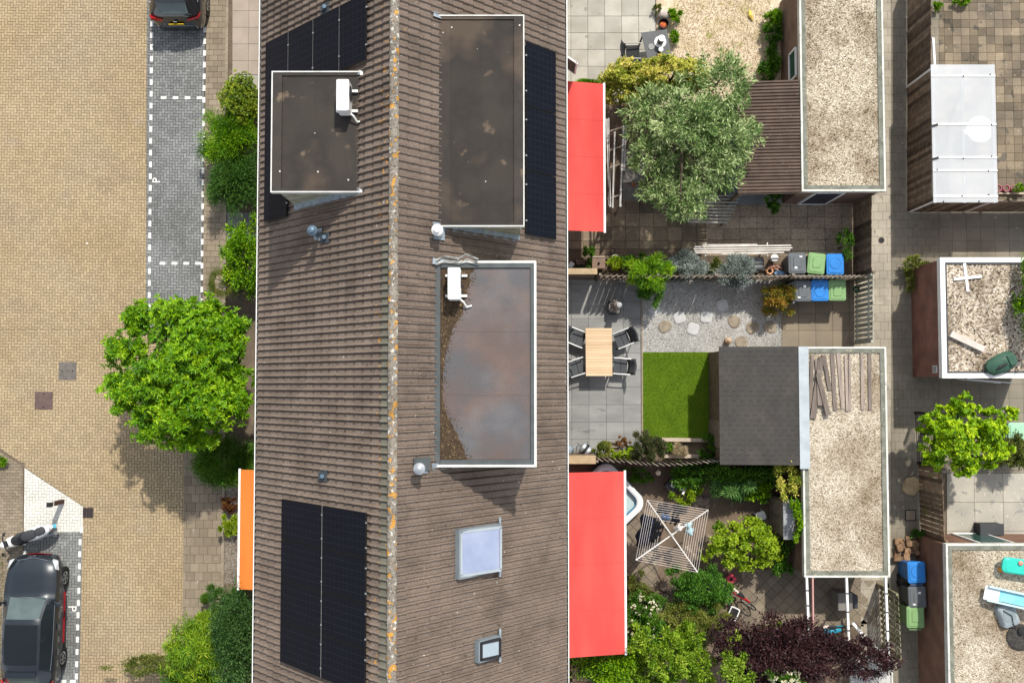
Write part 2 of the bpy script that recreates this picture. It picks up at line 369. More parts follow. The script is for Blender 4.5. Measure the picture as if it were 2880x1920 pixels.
def plant(name, label, cat, px, py, rx, ry, zc, rz, mat, leaf=(.1, .045), cover=3.0, trunk=.05, group=None, part='foliage', stem='stem', clumps=None, z0=GZ, lobes=(), **k):
    """crown centred on the picture point (px,py) at height zc, half-sizes in pixels; a stem from the ground and limbs into the clumps"""
    SEED[0] += 1; rng = np.random.default_rng(SEED[0]); s = S(zc); c = P(px, py, zc); r = (rx*1.13/s, ry*1.13/s, rz)
    root = thing(name, label, cat, (c.x, c.y, z0), 0, group)
    ar = PI*r[0]*r[1]*1.6; n = 2.3*ar*cover/(leaf[0]*leaf[1]*.5)
    if clumps is None: clumps = int(max(10, min(90, ar*14)))
    n = min(n, 42000)
    (V, F, T), cc = foliage(rng, c, r, leaf, clumps, int(max(8, n/clumps)), **k)
    for lx, ly, lrx, lry, lz, lrz in lobes:
        s2 = S(lz); c2 = P(lx, ly, lz); r2 = (lrx*1.1/s2, lry*1.1/s2, lrz); a2 = PI*r2[0]*r2[1]*1.6; n2 = 2.3*a2*cover/(leaf[0]*leaf[1]*.5); k2 = int(max(6, min(60, a2*14)))
        (V2, F2, T2), cc2 = foliage(rng, c2, r2, leaf, k2, int(max(8, n2/k2)), **k); F = np.concatenate([F, F2+len(V)]); V = np.concatenate([V, V2]); T = np.concatenate([T, T2]); cc = np.concatenate([cc, cc2])
    np_mesh(part, V - np.array(root.location), F, T, mat, root)
    b = MB(); top = Vector((c.x, c.y, max(z0+.1, zc - rz*.45)))
    b.tube([(c.x, c.y, z0-.02), (c.x+trunk*.4, c.y, (z0+top.z)/2), top], [trunk*1.25, trunk, trunk*.8], 8)
    b.build(stem, BARK, root)
    if trunk >= .03:
        b = MB()
        for q in cc[::max(1, len(cc)//12)]:
            q = Vector(q); mid = top.lerp(q, .5) + Vector((0, 0, .08*rz))
            b.tube([top - Vector((0, 0, .05)), mid, q], [trunk*.5, trunk*.32, trunk*.12], 5)
        b.build('limbs', BARK, root)
    return root
def blades(name, polypx, mat, n, h, z=.02, label=None, cat='grass', lean=.5, wd=.008):
    rng = np.random.default_rng(len(name)*7 + n); conv = ccw([tuple(P(x, y, 0).xy) for x, y in polypx]); q = np.array(conv)
    lo, hi = q.min(0), q.max(0); p = rng.uniform(lo, hi, (n, 2)); ok = np.ones(n, bool)
    for i in range(len(conv)):
        a, b = np.array(conv[i-1]), np.array(conv[i]); ok &= ((b[0]-a[0])*(p[:, 1]-a[1]) - (b[1]-a[1])*(p[:, 0]-a[0])) > 0
    p = p[ok]; n = len(p); base = np.concatenate([p, np.full((n, 1), z)], 1); d = rng.normal(0, lean, (n, 3)); d[:, 2] = 1; d = norm(d)*(h*rng.uniform(.5, 1.2, (n, 1)))
    s = rng.normal(0, 1, (n, 3)); s[:, 2] = 0; s = norm(s)*wd
    V = np.stack([base-s, base+s, base+d], 1).reshape(-1, 3); F = np.arange(3*n).reshape(-1, 3)
    o = np_mesh(name, V, F, np.clip(rng.normal(.5, .22, n), 0, 1), mat); return tag(o, label, cat, kind='stuff')
def fence(name, label, a, b, h, mat, board=.12, gap=.012, thick=.02, horiz=False, group=None, z0=GZ, cap=None, lean=(0, 0), post_w=.08, postmat=None, rails=2, side=1, piece='board', wob=.01, cat='fence', twist=0.0):
    """fence between world points a and b: every board is a part, with posts and rails behind"""
    a = Vector((a[0], a[1], z0)); b = Vector((b[0], b[1], z0)); d = b - a; ln = d.length; d.normalize(); nrm = Vector((-d.y, d.x, 0))*side
    root = thing(name, label, cat, tuple((a+b)/2), 0, group); rnd = random.Random(name+label); postmat = postmat or mat
    ang = math.atan2(d.y, d.x); var = []
    if horiz:
        n = max(2, int(h/(board+gap)))
        for k in range(n):
            m = MB(); z = z0 + .04 + (k+.5)*(h-.04)/n; m.bar(a + nrm*.03 + Vector((0, 0, z-z0)), b + nrm*.03 + Vector((0, 0, z-z0+rnd.uniform(-wob, wob))), thick, board, tone=rnd.random()); m.build(piece, mat, root)
    else:
        for k in range(6):
            m = MB(); m.box((0, 0, 0), (board, thick, 1), tone=k/5); var.append(m.mesh(piece, mat))
        n = max(2, int(ln/(board+gap))); inv = MW[root.name].inverted()
        for k in range(n):
            p = a + d*((k+.5)*ln/n) + nrm*(.03 + rnd.uniform(0, .006)); hh = h - .05 + rnd.uniform(-wob, wob)
            mtx = Matrix.Translation((p.x+lean[0]*.5, p.y+lean[1]*.5, z0+.05+hh/2)) @ Matrix.Rotation(ang+twist, 4, 'Z') @ Matrix.Diagonal((1, 1, hh, 1))
            link(piece, var[rnd.randrange(6)], root, inv @ mtx)
    for k in range(rails if not horiz else 0):
        z = h*(.2 + .62*k/max(1, rails-1)); m = MB(); m.bar(a + Vector((0, 0, z)), b + Vector((0, 0, z)), .035, .07, tone=.35); m.build('rail', postmat, root)
    np_ = max(2, int(ln/1.9) + 1)
    for k in range(np_):
        p = a + d*(ln*k/(np_-1)) - nrm*.02; m = MB(); m.box((p.x, p.y, z0+(h+.05)/2), (post_w, post_w, h+.05), ang, tone=.3); m.build('post', postmat, root)
    if cap: m = MB(); m.bar(a + Vector((0, 0, h+.015)), b + Vector((0, 0, h+.015)), cap, .03, tone=.8); m.build('coping', mat, root)
    return root

# ------------------------------------------------------------------ ground
SOIL = M('soil', (.17, .13, .092), (.1, .078, .057), scale=1.3, rough=.95, fine=.35, fscale=30, bump=.6, bscale=25, specks=((14, .66, (.2, .16, .12)),))
g, _ = sheet('ground', [(-600, -600), (600, -600), (600, 600), (-600, 600)], M('earth', (.16, .13, .095), (.11, .09, .065), scale=.6, rough=.95, fine=.2), 0.0, world=True)
BEDT = M('joint_sand_tan', (.1, .066, .034), (.075, .05, .028), scale=9, rough=.95)
BEDG = M('joint_sand_grey', (.075, .07, .062), (.055, .05, .045), scale=9, rough=.95)
BRICKY = M('yellow_road_brick', (.36, .284, .18), (.312, .235, .138), scale=.35, cut=(.3, .7), rough=.9, tone=.13, fine=.13, fscale=38, specks=((1.1, .66, (.34, .265, .18)), (.28, .5, (.325, .258, .172), .22), (.6, .6, (.3, .23, .15), .15)), dots=((1.4, .07, .1, (.6, .56, .48)),))
BRICKG = M('grey_bay_brick', (.145, .149, .144), (.225, .232, .23), scale=.4, rough=.9, tone=.16, fine=.14, fscale=40)
BRICKW = M('white_painted_brick', (.62, .61, .56), (.54, .53, .48), scale=1.2, rough=.8, tone=.06, fine=.1)
SLABB = M('brown_pavement_slab', (.25, .205, .15), (.19, .155, .112), scale=.7, rough=.9, tone=.14, fine=.16, fscale=40, specks=((6, .68, (.3, .27, .22)),))
paving('road', [(-120, -60), (414, -60), (411, 925), (-120, 925)], BRICKY, BEDT, (.1, .1), 'herring', .011, focus=(350, 500), piece='brick', tones=(.1, .9), origin=(-12.0, 0.0))
paving('road', [(-120, 925.5), (521, 925.5), (519, 1300), (60, 1300), (-120, 1180)], BRICKY, BEDT, (.1, .1), 'herring', .011, focus=(300, 1240), piece='brick', tones=(.1, .9), origin=(-12.0, 0.0), limit=100)
paving('road', [(70, 1300.5), (519, 1300.5), (518.3, 1424), (236, 1424), (72, 1315)], BRICKY, BEDT, (.1, .1), 'herring', .011, focus=(380, 1380), piece='brick', tones=(.1, .9), origin=(-12.0, 0.0), limit=60)
paving('road', [(234.5, 1424.5), (518.2, 1424.5), (512, 1990), (223, 1990)], BRICKY, BEDT, (.1, .1), 'herring', .011, focus=(380, 1600), piece='brick', tones=(.1, .9), origin=(-12.0, 0.0), limit=100)
# grey parking bays with white marker bricks
bay = paving('parking_bay', [(414.5, -60), (580, -60), (567, 925), (411.5, 925)], BRICKG, BEDG, (.1, .1), 'herring', .012, focus=(495, 200), piece='brick')
bay2 = paving('parking_bay', [(68, 1496), (233, 1496), (222.5, 1990), (60, 1990)], BRICKG, BEDG, (.1, .1), 'herring', .012, focus=(200, 1600), piece='brick')
tri = paving('parking_triangle', [(70, 1316), (234, 1424), (233.5, 1495.5), (68, 1495.5)], BRICKW, M('joint_pale', (.4, .39, .35), (.33, .32, .28), scale=9, rough=.95), (.1, .1), 'herring', .009, focus=(150, 1430), piece='brick')
mk = MB().prism([(-.05, -.1), (.05, -.1), (.05, .1), (-.05, .1)], .0305, .0375, bottom=False, inset=.004, ch=.002).mesh('marker_brick', M('white_marking', (.72, .71, .67), (.6, .59, .55), scale=5, rough=.7, fine=.08))
def dashes(root, p, q, n, hor=False):
    a, b = P(*p, 0), P(*q, 0)
    for k in range(n):
        c = a.lerp(b, k/(n-1) if n > 1 else 0); link('marker_brick', mk, root, Matrix.Translation((c.x, c.y, random.uniform(-.0004, .0004))) @ Matrix.Rotation(PI/2 if hor else 0, 4, 'Z'))
dashes(bay, (428, 68.5), (420, 897), 26)
dashes(bay, (576.5, 85), (568.5, 848), 24)
dashes(bay, (461, 276), (562, 276.5), 4, True); dashes(bay, (458, 741), (558, 741), 4, True)
dashes(bay2, (226.3, 1523), (216, 1900), 12); dashes(bay2, (70, 1524), (69, 1556), 2)
dashes(bay2, (231, 1489), (231, 1489), 1); dashes(bay2, (180, 1914), (206, 1914), 2, True)
def letter_p(root, px, py, rz, sz=.32):
    """painted P"""
    c = P(px, py, 0); m = MB(); b = sz*.16; mtx = Matrix.Translation((c.x, c.y, 0)) @ Matrix.Rotation(rz, 4, 'Z')
    def pr(poly): m.prism([tuple((mtx @ Vector((x*sz, y*sz, 0))).xy) for x, y in poly], .0305, .0365, bottom=False)
    pr([(-.3, -.5), (-.13, -.5), (-.13, .5), (-.3, .5)])
    n = 10; o_ = [(.08+.25*math.cos(R(-90+180*k/n)), .22+.28*math.sin(R(-90+180*k/n))) for k in range(n+1)]; i_ = [(.06+.12*math.cos(R(-90+180*k/n)), .22+.13*math.sin(R(-90+180*k/n))) for k in range(n+1)]
    for k in range(n): pr([o_[k], o_[k+1], i_[k+1], i_[k]])
    pr([(-.13, -.06), (.08, -.06), (.06, .09), (-.13, .09)]); pr([(-.13, .35), (.06, .35), (.08, .5), (-.13, .5)])
    m.build('painted_letter', MATS['white_marking'], root)
letter_p(bay, 440.5, 507.5, R(90), .27)
letter_p(bay2, 205, 1710, R(-90), .29)
# pavements
paving('pavement', [(580.5, -60), (636, -60), (633, 470), (627, 1010), (567.5, 1010), (575, 500)], SLABB, BEDG, (.3, .2), 'running', .008, focus=(605, 120), top=.045)
paving('pavement', [(521.5, 930), (629, 1010.5), (625, 1500), (618, 1990), (512.5, 1990)], SLABB, BEDG, (.3, .3), 'running', .008, focus=(570, 1480), top=.045)
paving('pavement', [(-120, 1240), (2, 1272), (66, 1312), (66, 1990), (-120, 1990)], SLABB, BEDG, (.2, .1), 'running', .008, focus=(40, 1400), top=.045, piece='brick')
k = MB()
def kerb(name, p, q, mat, wd=.1, ht=.06):
    a, b = P(*p, 0), P(*q, 0); root = thing(name, None, None, tuple((a+b)/2)); root['kind'] = 'structure'; n = int((b-a).length/1.0); d = (b-a)/n
    for i in range(n): MB().bar(a+d*(i+.004)+Vector((0, 0, ht/2)), a+d*(i+.996)+Vector((0, 0, ht/2)), wd, ht, tone=random.random()).build('kerb_stone', mat, root)
KERB = M('kerb_concrete', (.3, .25, .19), (.22, .18, .135), scale=3, rough=.9, tone=.12, fine=.12)
kerb('kerb', (641, -60), (630, 1010), KERB); kerb('kerb', (633, 1011), (623, 1990), KERB)
# front gardens
sheet('front_garden_soil', [(645, -60), (900, -60), (900, 1990), (628, 1990), (634, 1000)], SOIL, .006)
SLABP = M('pinkish_concrete_slab', (.37, .31, .255), (.31, .26, .21), scale=1.4, rough=.9, tone=.07, fine=.08, specks=((5, .7, (.27, .22, .17)),))
SLABC = M('pale_concrete_slab', (.42, .4, .35), (.34, .32, .275), scale=1.5, rough=.9, tone=.12, fine=.1, specks=((4, .68, (.27, .245, .2)),))
paving('front_path', [(655, -60), (800, -60), (800, 212), (655, 212)], SLABP, BEDG, (.6, .6), 'stack', .008, z=.012, top=.06, focus=(690, 100))
paving('front_path', [(645, 213), (800, 213), (800, 262), (645, 262)], SLABC, BEDG, (.6, .6), 'stack', .008, z=.012, top=.058)
paving('front_path', [(640, 598), (800, 598), (800, 680), (640, 680)], M('grey_slab', (.24, .24, .235), (.19, .19, .185), scale=2, tone=.14, fine=.1), BEDG, (.6, .6), 'stack', .008, z=.012, top=.055)
GRV = GRAVEL('garden_gravel', [(.2, .19, .18), (.42, .41, .39), (.6, .6, .57), (.33, .31, .29), (.5, .49, .46)], 38, ((.6, .6, .58), .9))
sheet('gravel_border', [(632, 1350), (800, 1350), (800, 1640), (628, 1640)], GRAVEL('front_gravel', [(.16, .14, .12), (.3, .26, .22), (.42, .38, .33)], 30, ((.5, .45, .4), .8)), .012)
def cover(name, label, px, py, wpx, kind):
    s = wpx/80; c = P(px, py, 0); root = thing(name, label, 'manhole cover' if kind != 'drain' else 'drain', (c.x, c.y, .03))
    MT = {'concrete': M('cover_concrete', (.15, .135, .12), (.11, .1, .09), scale=9, fine=.15), 'iron': M('cover_iron', (.125, .085, .075), (.1, .07, .065), scale=7, fine=.12), 'drain': M('drain_iron', (.07, .05, .045), (.05, .04, .038), scale=8)}[kind]
    if kind == 'drain':
        MB().box((c.x, c.y, .033), (s, s, .006)).build('pit_shade_plate', BLACK, root)  # black plate under the bars paints in the darkness of the pit
        m = MB()
        for i in range(4): m.box((c.x + (i-1.5)*s/3.1, c.y, .041), (.03, s, .012))
        m.build('frame', MT, root)
        for i in range(6): MB().box((c.x, c.y+(i-2.5)*s/5.2, .0405), (s, .022, .008)).build('grate_bar', MT, root)
    else:
        m = MB(); m.rrect((c.x, c.y), s, s, .0, .037, .01, ch=.003); m.build('frame', MT, root)
        m = MB(); m.rrect((c.x, c.y), s*.88, s*.88, .036, .041, .01, ch=.002); m.build('lid', MT, root)
        for sg in (-1, 1): MB().box((c.x+(sg*s*.3 if kind == 'concrete' else 0), c.y+(0 if kind == 'concrete' else sg*s*.36), .0425), (.03, .07, .004), 0 if kind == 'concrete' else PI/2).build('key_slot', BLACK, root)
        if kind == 'concrete':
            for i in range(3): MB().box((c.x, c.y+(i-1)*.055, .0425), (s*.4, .012, .004)).build('rib', MT, root)
cover('manhole_cover', 'square grey manhole cover with raised ribs in the yellow brick road', 191, 1043, 50, 'concrete')
cover('manhole_cover', 'square reddish brown iron manhole cover in the yellow brick road', 124, 1126, 50, 'iron')
cover('street_drain', 'small dark iron drain grate beside the white painted triangle', 249, 1441, 27, 'drain')
# ------------------------------------------------------------------ terraced houses
HE, HR = 5.4, 10.17
XL = sum(P(x, y, HE).x for x, y in ((728, 60), (720, 860), (710, 1700)))/3 + .115
XE = sum(P(x, y, HE).x for x, y in ((1595, 60), (1597, 960), (1599, 1800)))/3 - .1
XR = sum(P(x, y, HR).x for x, y in ((1108, 60), (1105, 960), (1102, 1800)))/3
SLL = (HR-HE)/(XR-XL); SLR = (HR-HE)/(XE-XR)
def zl(x): return HR - (XR-x)*SLL
def zr(x): return HR - (x-XR)*SLR
YB = [-14.88, -8.70, -2.51, 3.67, 9.86, 16.04]
COLW = 6.185/32
def tile_mat(name, c1, c2, c3):
    """weathered concrete tile: per-tile tone, black moss, pale lichen dots, orange lichen close to the ridge"""
    m = M(name, c1, c2, scale=.9, rough=.9, tone=.07, fine=.24, fscale=24, specks=((1.1, .56, c3, .3), (7, .66, c3), (22, .70, (.05, .042, .036))), dots=((5, .13, .1, (.52, .48, .42)), (9, .12, .05, (.6, .57, .5))))
    t = m.node_tree; N = t.nodes; L = t.links; b = N['Principled BSDF']; src = b.inputs['Base Color'].links[0].from_socket
    g = N.new('ShaderNodeNewGeometry'); sx = N.new('ShaderNodeSeparateXYZ'); L.new(g.outputs['Position'], sx.inputs[0])
    d = N.new('ShaderNodeMath'); d.operation = 'SUBTRACT'; L.new(sx.outputs[0], d.inputs[0]); d.inputs[1].default_value = XR - .25
    a = N.new('ShaderNodeMath'); a.operation = 'ABSOLUTE'; L.new(d.outputs[0], a.inputs[0])
    r = N.new('ShaderNodeMapRange'); L.new(a.outputs[0], r.inputs[0])
    for i, q in enumerate((.1, 1.3, .12, -.25)): r.inputs[i+1].default_value = q
    n = N.new('ShaderNodeTexNoise'); n.inputs['Scale'].default_value = 6; n.inputs['Detail'].default_value = 5; L.new(g.outputs['Position'], n.inputs['Vector'])
    ad = N.new('ShaderNodeMath'); L.new(n.outputs[0], ad.inputs[0]); L.new(r.outputs[0], ad.inputs[1])
    r2 = N.new('ShaderNodeMapRange'); L.new(ad.outputs[0], r2.inputs[0])
    for i, q in enumerate((.72, .77, 0, .85)): r2.inputs[i+1].default_value = q
    mx = N.new('ShaderNodeMix'); mx.data_type = 'RGBA'; L.new(r2.outputs[0], mx.inputs[0]); L.new(src, mx.inputs[6]); mx.inputs[7].default_value = (.42, .22, .06, 1)
    L.new(mx.outputs[2], b.inputs['Base Color']); return m
TILE = tile_mat('brown_roof_tile', (.188, .147, .119), (.146, .113, .091), (.09, .071, .058))
TILEG = M('grey_top_tile', (.165, .155, .12), (.13, .122, .096), scale=2, rough=.9, tone=.1, fine=.15, fscale=26, specks=((6, .7, (.4, .2, .05)),))
RIDGE = M('lichened_ridge', (.23, .205, .17), (.14, .12, .1), scale=5, rough=.9, tone=.2, fine=.3, fscale=26, specks=((9, .59, (.46, .45, .4)), (5, .57, (.43, .22, .045)), (17, .58, (.1, .085, .07)), (24, .66, (.6, .59, .54))))
WALL = BRICK('house_brick', (.3, .19, .13), (.24, .15, .11), (.36, .33, .29))
FELT = M('bitumen_felt', (.046, .039, .033), (.026, .024, .023), scale=.8, rough=.75, fine=.25, fscale=60, bump=.25, bscale=90, tone=.14, cut=(.38, .6), specks=((.8, .5, (.085, .064, .048), .2), (1.7, .66, (.14, .105, .075), .08)), dots=((4.5, .12, .12, (.55, .54, .5)), (2.2, .07, .14, (.7, .7, .66))))
FELTW = M('wet_felt', (.105, .077, .067), (.088, .084, .087), scale=.55, rough=.3, fine=.2, fscale=35, spec=.5, cut=(.4, .6), specks=((.9, .45, (.15, .1, .08), .3), (.6, .52, (.15, .148, .15), .3)), dots=((4, .08, .1, (.55, .55, .52)),))  # pale grey patches paint the sky's reflection into the wet felt's colour
EPDM = M('grey_upstand', (.085, .095, .098), (.065, .073, .076), scale=3, rough=.6)
MOSS = M('roof_moss', (.075, .05, .03), (.04, .028, .018), scale=9, rough=.95, fine=.5, fscale=40, bump=1, bscale=40, specks=((18, .6, (.17, .12, .06)), (26, .68, (.3, .24, .14))))
# one tile, tail lifted over the course below: x along the ridge, y down the slope, z out of the roof
PROF = [(-.002, -.03), (.009, .052), (.026, .068), (.046, .056), (.072, .020), (.140, .012), (COLW-.008, .004)]
EXPO = None
def tile_verts(Ln, rnd=None):
    j = rnd.uniform(-.004, .004) if rnd else 0
    top = [(x+j, 0, z-.012) for x, z in PROF]; bot = [(x+j, Ln, z+.028) for x, z in PROF]; low = [(x+j, Ln, -.012) for x, z in PROF]
    n = len(PROF); fs = [(i, i+n, i+n+1, i+1) for i in range(n-1)] + [(n+i, 2*n+i, 2*n+i+1, n+i+1) for i in range(n-1)] + [(0, 2*n, n)]
    return top+bot+low, fs
ROWS = 17
def slope_matrix(side, u, y, along):
    if side < 0:
        th = math.atan(SLL); dn = Vector((-math.cos(th), 0, -math.sin(th))); al = Vector((0, 1, 0)); o = Vector((XR, y, HR))
    else:
        th = math.atan(SLR); dn = Vector((math.cos(th), 0, -math.sin(th))); al = Vector((0, -1, 0)); o = Vector((XR, y, HR))
    nn = al.cross(dn); o = o + dn*u + nn*along
    return Matrix(((al.x, dn.x, nn.x, o.x), (al.y, dn.y, nn.y, o.y), (al.z, dn.z, nn.z, o.z), (0, 0, 0, 1)))
HLAB = ['brown tiled terraced house at the far end of the row past the two roof windows', 'brown tiled terraced house with eight black solar panels and two roof windows', 'brown tiled terraced house with the wet flat dormer roof behind', 'brown tiled terraced house with flat dormers on both slopes', 'brown tiled terraced house beyond the two dormers, above the dry grass garden']
HOUSES = []
wl_x0, wl_x1 = XL+.42, XE-.32
for hi in range(5):
    y0, y1 = YB[hi], YB[hi+1]; cy = (y0+y1)/2; rnd = random.Random(hi)
    root = thing('terraced_house', HLAB[hi], 'house', ((wl_x0+wl_x1)/2, cy, 0)); HOUSES.append(root)
    # walls: gable-shaped shell
    m = MB(); pf = [(wl_x0, 0), (wl_x1, 0), (wl_x1, zr(wl_x1)-.12), (XR, HR-.14), (wl_x0, zl(wl_x0)-.12)]
    ya, yb = y0+.002, y1-.002
    m.add([(x, ya, z) for x, z in pf]+[(x, yb, z) for x, z in pf], [(0,1,2,3,4), (9,8,7,6,5)]+[(i, i+5, (i+1) % 5+5, (i+1) % 5) for i in range(5)])
    m.build('wall', WALL, root)
    # windows and doors of both fronts
    for sx, xw in ((-1, wl_x0), (1, wl_x1)):
        for (wy, wz, ww, wh) in ((cy-1.5, 4.0, 1.6, 1.3), (cy+1.5, 4.0, 1.6, 1.3), (cy+.9, 1.55, 2.4, 1.5)):
            f = MB()
            for a, b_, c_, d_ in ((0, wh/2, ww+.1, .07), (0, -wh/2, ww+.1, .07), (ww/2, 0, .07, wh), (-ww/2, 0, .07, wh), (0, 0, .05, wh)): f.box((xw+sx*.02, wy+a, wz+b_), (.06, c_, d_))
            f = f.build('window', WHITE, root); MB().box((xw+sx*.012, wy, wz), (.015, ww, wh)).build('pane', GLASSD, f)
        d_ = MB().box((xw+sx*.02, cy-1.8, 1.05), (.05, .95, 2.1)).build('door', DGREY, root); MB().box((xw+sx*.06, cy-1.45, 1.0), (.04, .03, .14)).build('handle', METAL, d_)
    # roof boarding, then the tiles
    m = MB()
    for fn, xa, xb in ((zl, XL, XR), (zr, XE, XR)):
        m.add([(xa, ya, fn(xa)-.06), (xb, ya, fn(xb)-.06), (xb, yb, fn(xb)-.06), (xa, yb, fn(xa)-.06), (xa, ya, fn(xa)-.12), (xb, ya, fn(xb)-.12), (xb, yb, fn(xb)-.12), (xa, yb, fn(xa)-.12)],
              [(0,1,2,3), (7,6,5,4), (0,4,5,1), (1,5,6,2), (2,6,7,3), (3,7,4,0)])
    roof = m.build('roof', WOODD, root); inv = MW[root.name].inverted()
    cand = []
    for side in (-1, 1):
        SL = math.hypot(XR-XL, HR-HE) if side < 0 else math.hypot(XE-XR, HR-HE); ex = (SL-.02)/ROWS
        for r_ in range(ROWS):
            for c_ in range(32):
                yy = y0 + (c_ if side < 0 else c_+1)*COLW; cand.append((side, r_, c_, ex, yy))
    # the largest in the picture are those on the open, higher courses
    openf = {1: lambda s, r_, c_: s > 0 and 3 < r_ < 17, 2: lambda s, r_, c_: s < 0 and r_ > 0, 3: lambda s, r_, c_: (s < 0 and r_ < 5 and r_ > 0) or (s > 0 and r_ < 4), 0: lambda s, r_, c_: False, 4: lambda s, r_, c_: s < 0 and r_ > 8 and c_ < 10}[hi]
    singles = [q for q in cand if openf(*q[:3])]; rnd.shuffle(singles); singles = set(singles[:300]) if hi in (1, 2, 3) else set(singles[:60])
    vm = []
    for kx in range(6):
        b = MB(); vs, fs = tile_verts(ex*1.06); b.add(vs, fs, tone=kx/5); vm.append(b.mesh('roof_tile', TILE))
    rest = MB(); grey = MB()
    for q in cand:
        side, r_, c_, ex, yy = q; mt = slope_matrix(side, r_*ex, yy, .0)
        if q in singles: link('roof_tile', vm[rnd.randrange(6)], roof, inv @ mt)
        else:
            vs, fs = tile_verts(ex*1.06, rnd); (grey if (side < 0 and r_ == 0 and hi < 3) else rest).add([mt @ Vector(p) for p in vs], fs, rnd.random())
    rest.build('roof_tiles', TILE, roof, kind='stuff')
    if grey.v: grey.build('top_course_tiles', TILEG, roof, kind='stuff')
    nr = 15; rl = 6.185/nr
    for i in range(nr):
        b = MB(); n = 8; rr = .115
        vs = [(XR+(rr+e)*math.cos(PI*k/n), y0+i*rl+q, HR-.03+(rr+e)*.8*math.sin(PI*k/n)) for q, e in ((-.02, .012), (rl*.5, .006), (rl, 0)) for k in range(n+1)]
        b.add(vs, [(q*(n+1)+k, (q+1)*(n+1)+k, (q+1)*(n+1)+k+1, q*(n+1)+k+1) for q in range(2) for k in range(n)] + [tuple(range(n+1))], tone=rnd.random())
        b.build('ridge_tile', RIDGE, roof)
    # eaves gutters: white channel
    for xg, sg in ((XL-.05, -1), (XE+.05, 1)):
        m = MB(); pr = [(-.06, .0), (-.06, -.1), (.06, -.1), (.06, .0), (.045, .0), (.045, -.085), (-.045, -.085), (-.045, .0)]
        m.add([(xg+x, y, HE-.02+z) for y in (ya, yb) for x, z in pr], [(i, (i+1) % 8, 8+(i+1) % 8, 8+i) for i in range(8)]); gut = m.build('gutter', M('gutter_grey', (.2, .2, .19), (.12, .12, .11), scale=3, rough=.7), root)
        m = MB().bar((xg+sg*.05, ya, HE-.012), (xg+sg*.05, yb, HE-.012), .026, .016); m.build('gutter_lip', WHITE, gut)
HC, HB, HA = HOUSES[1], HOUSES[2], HOUSES[3]

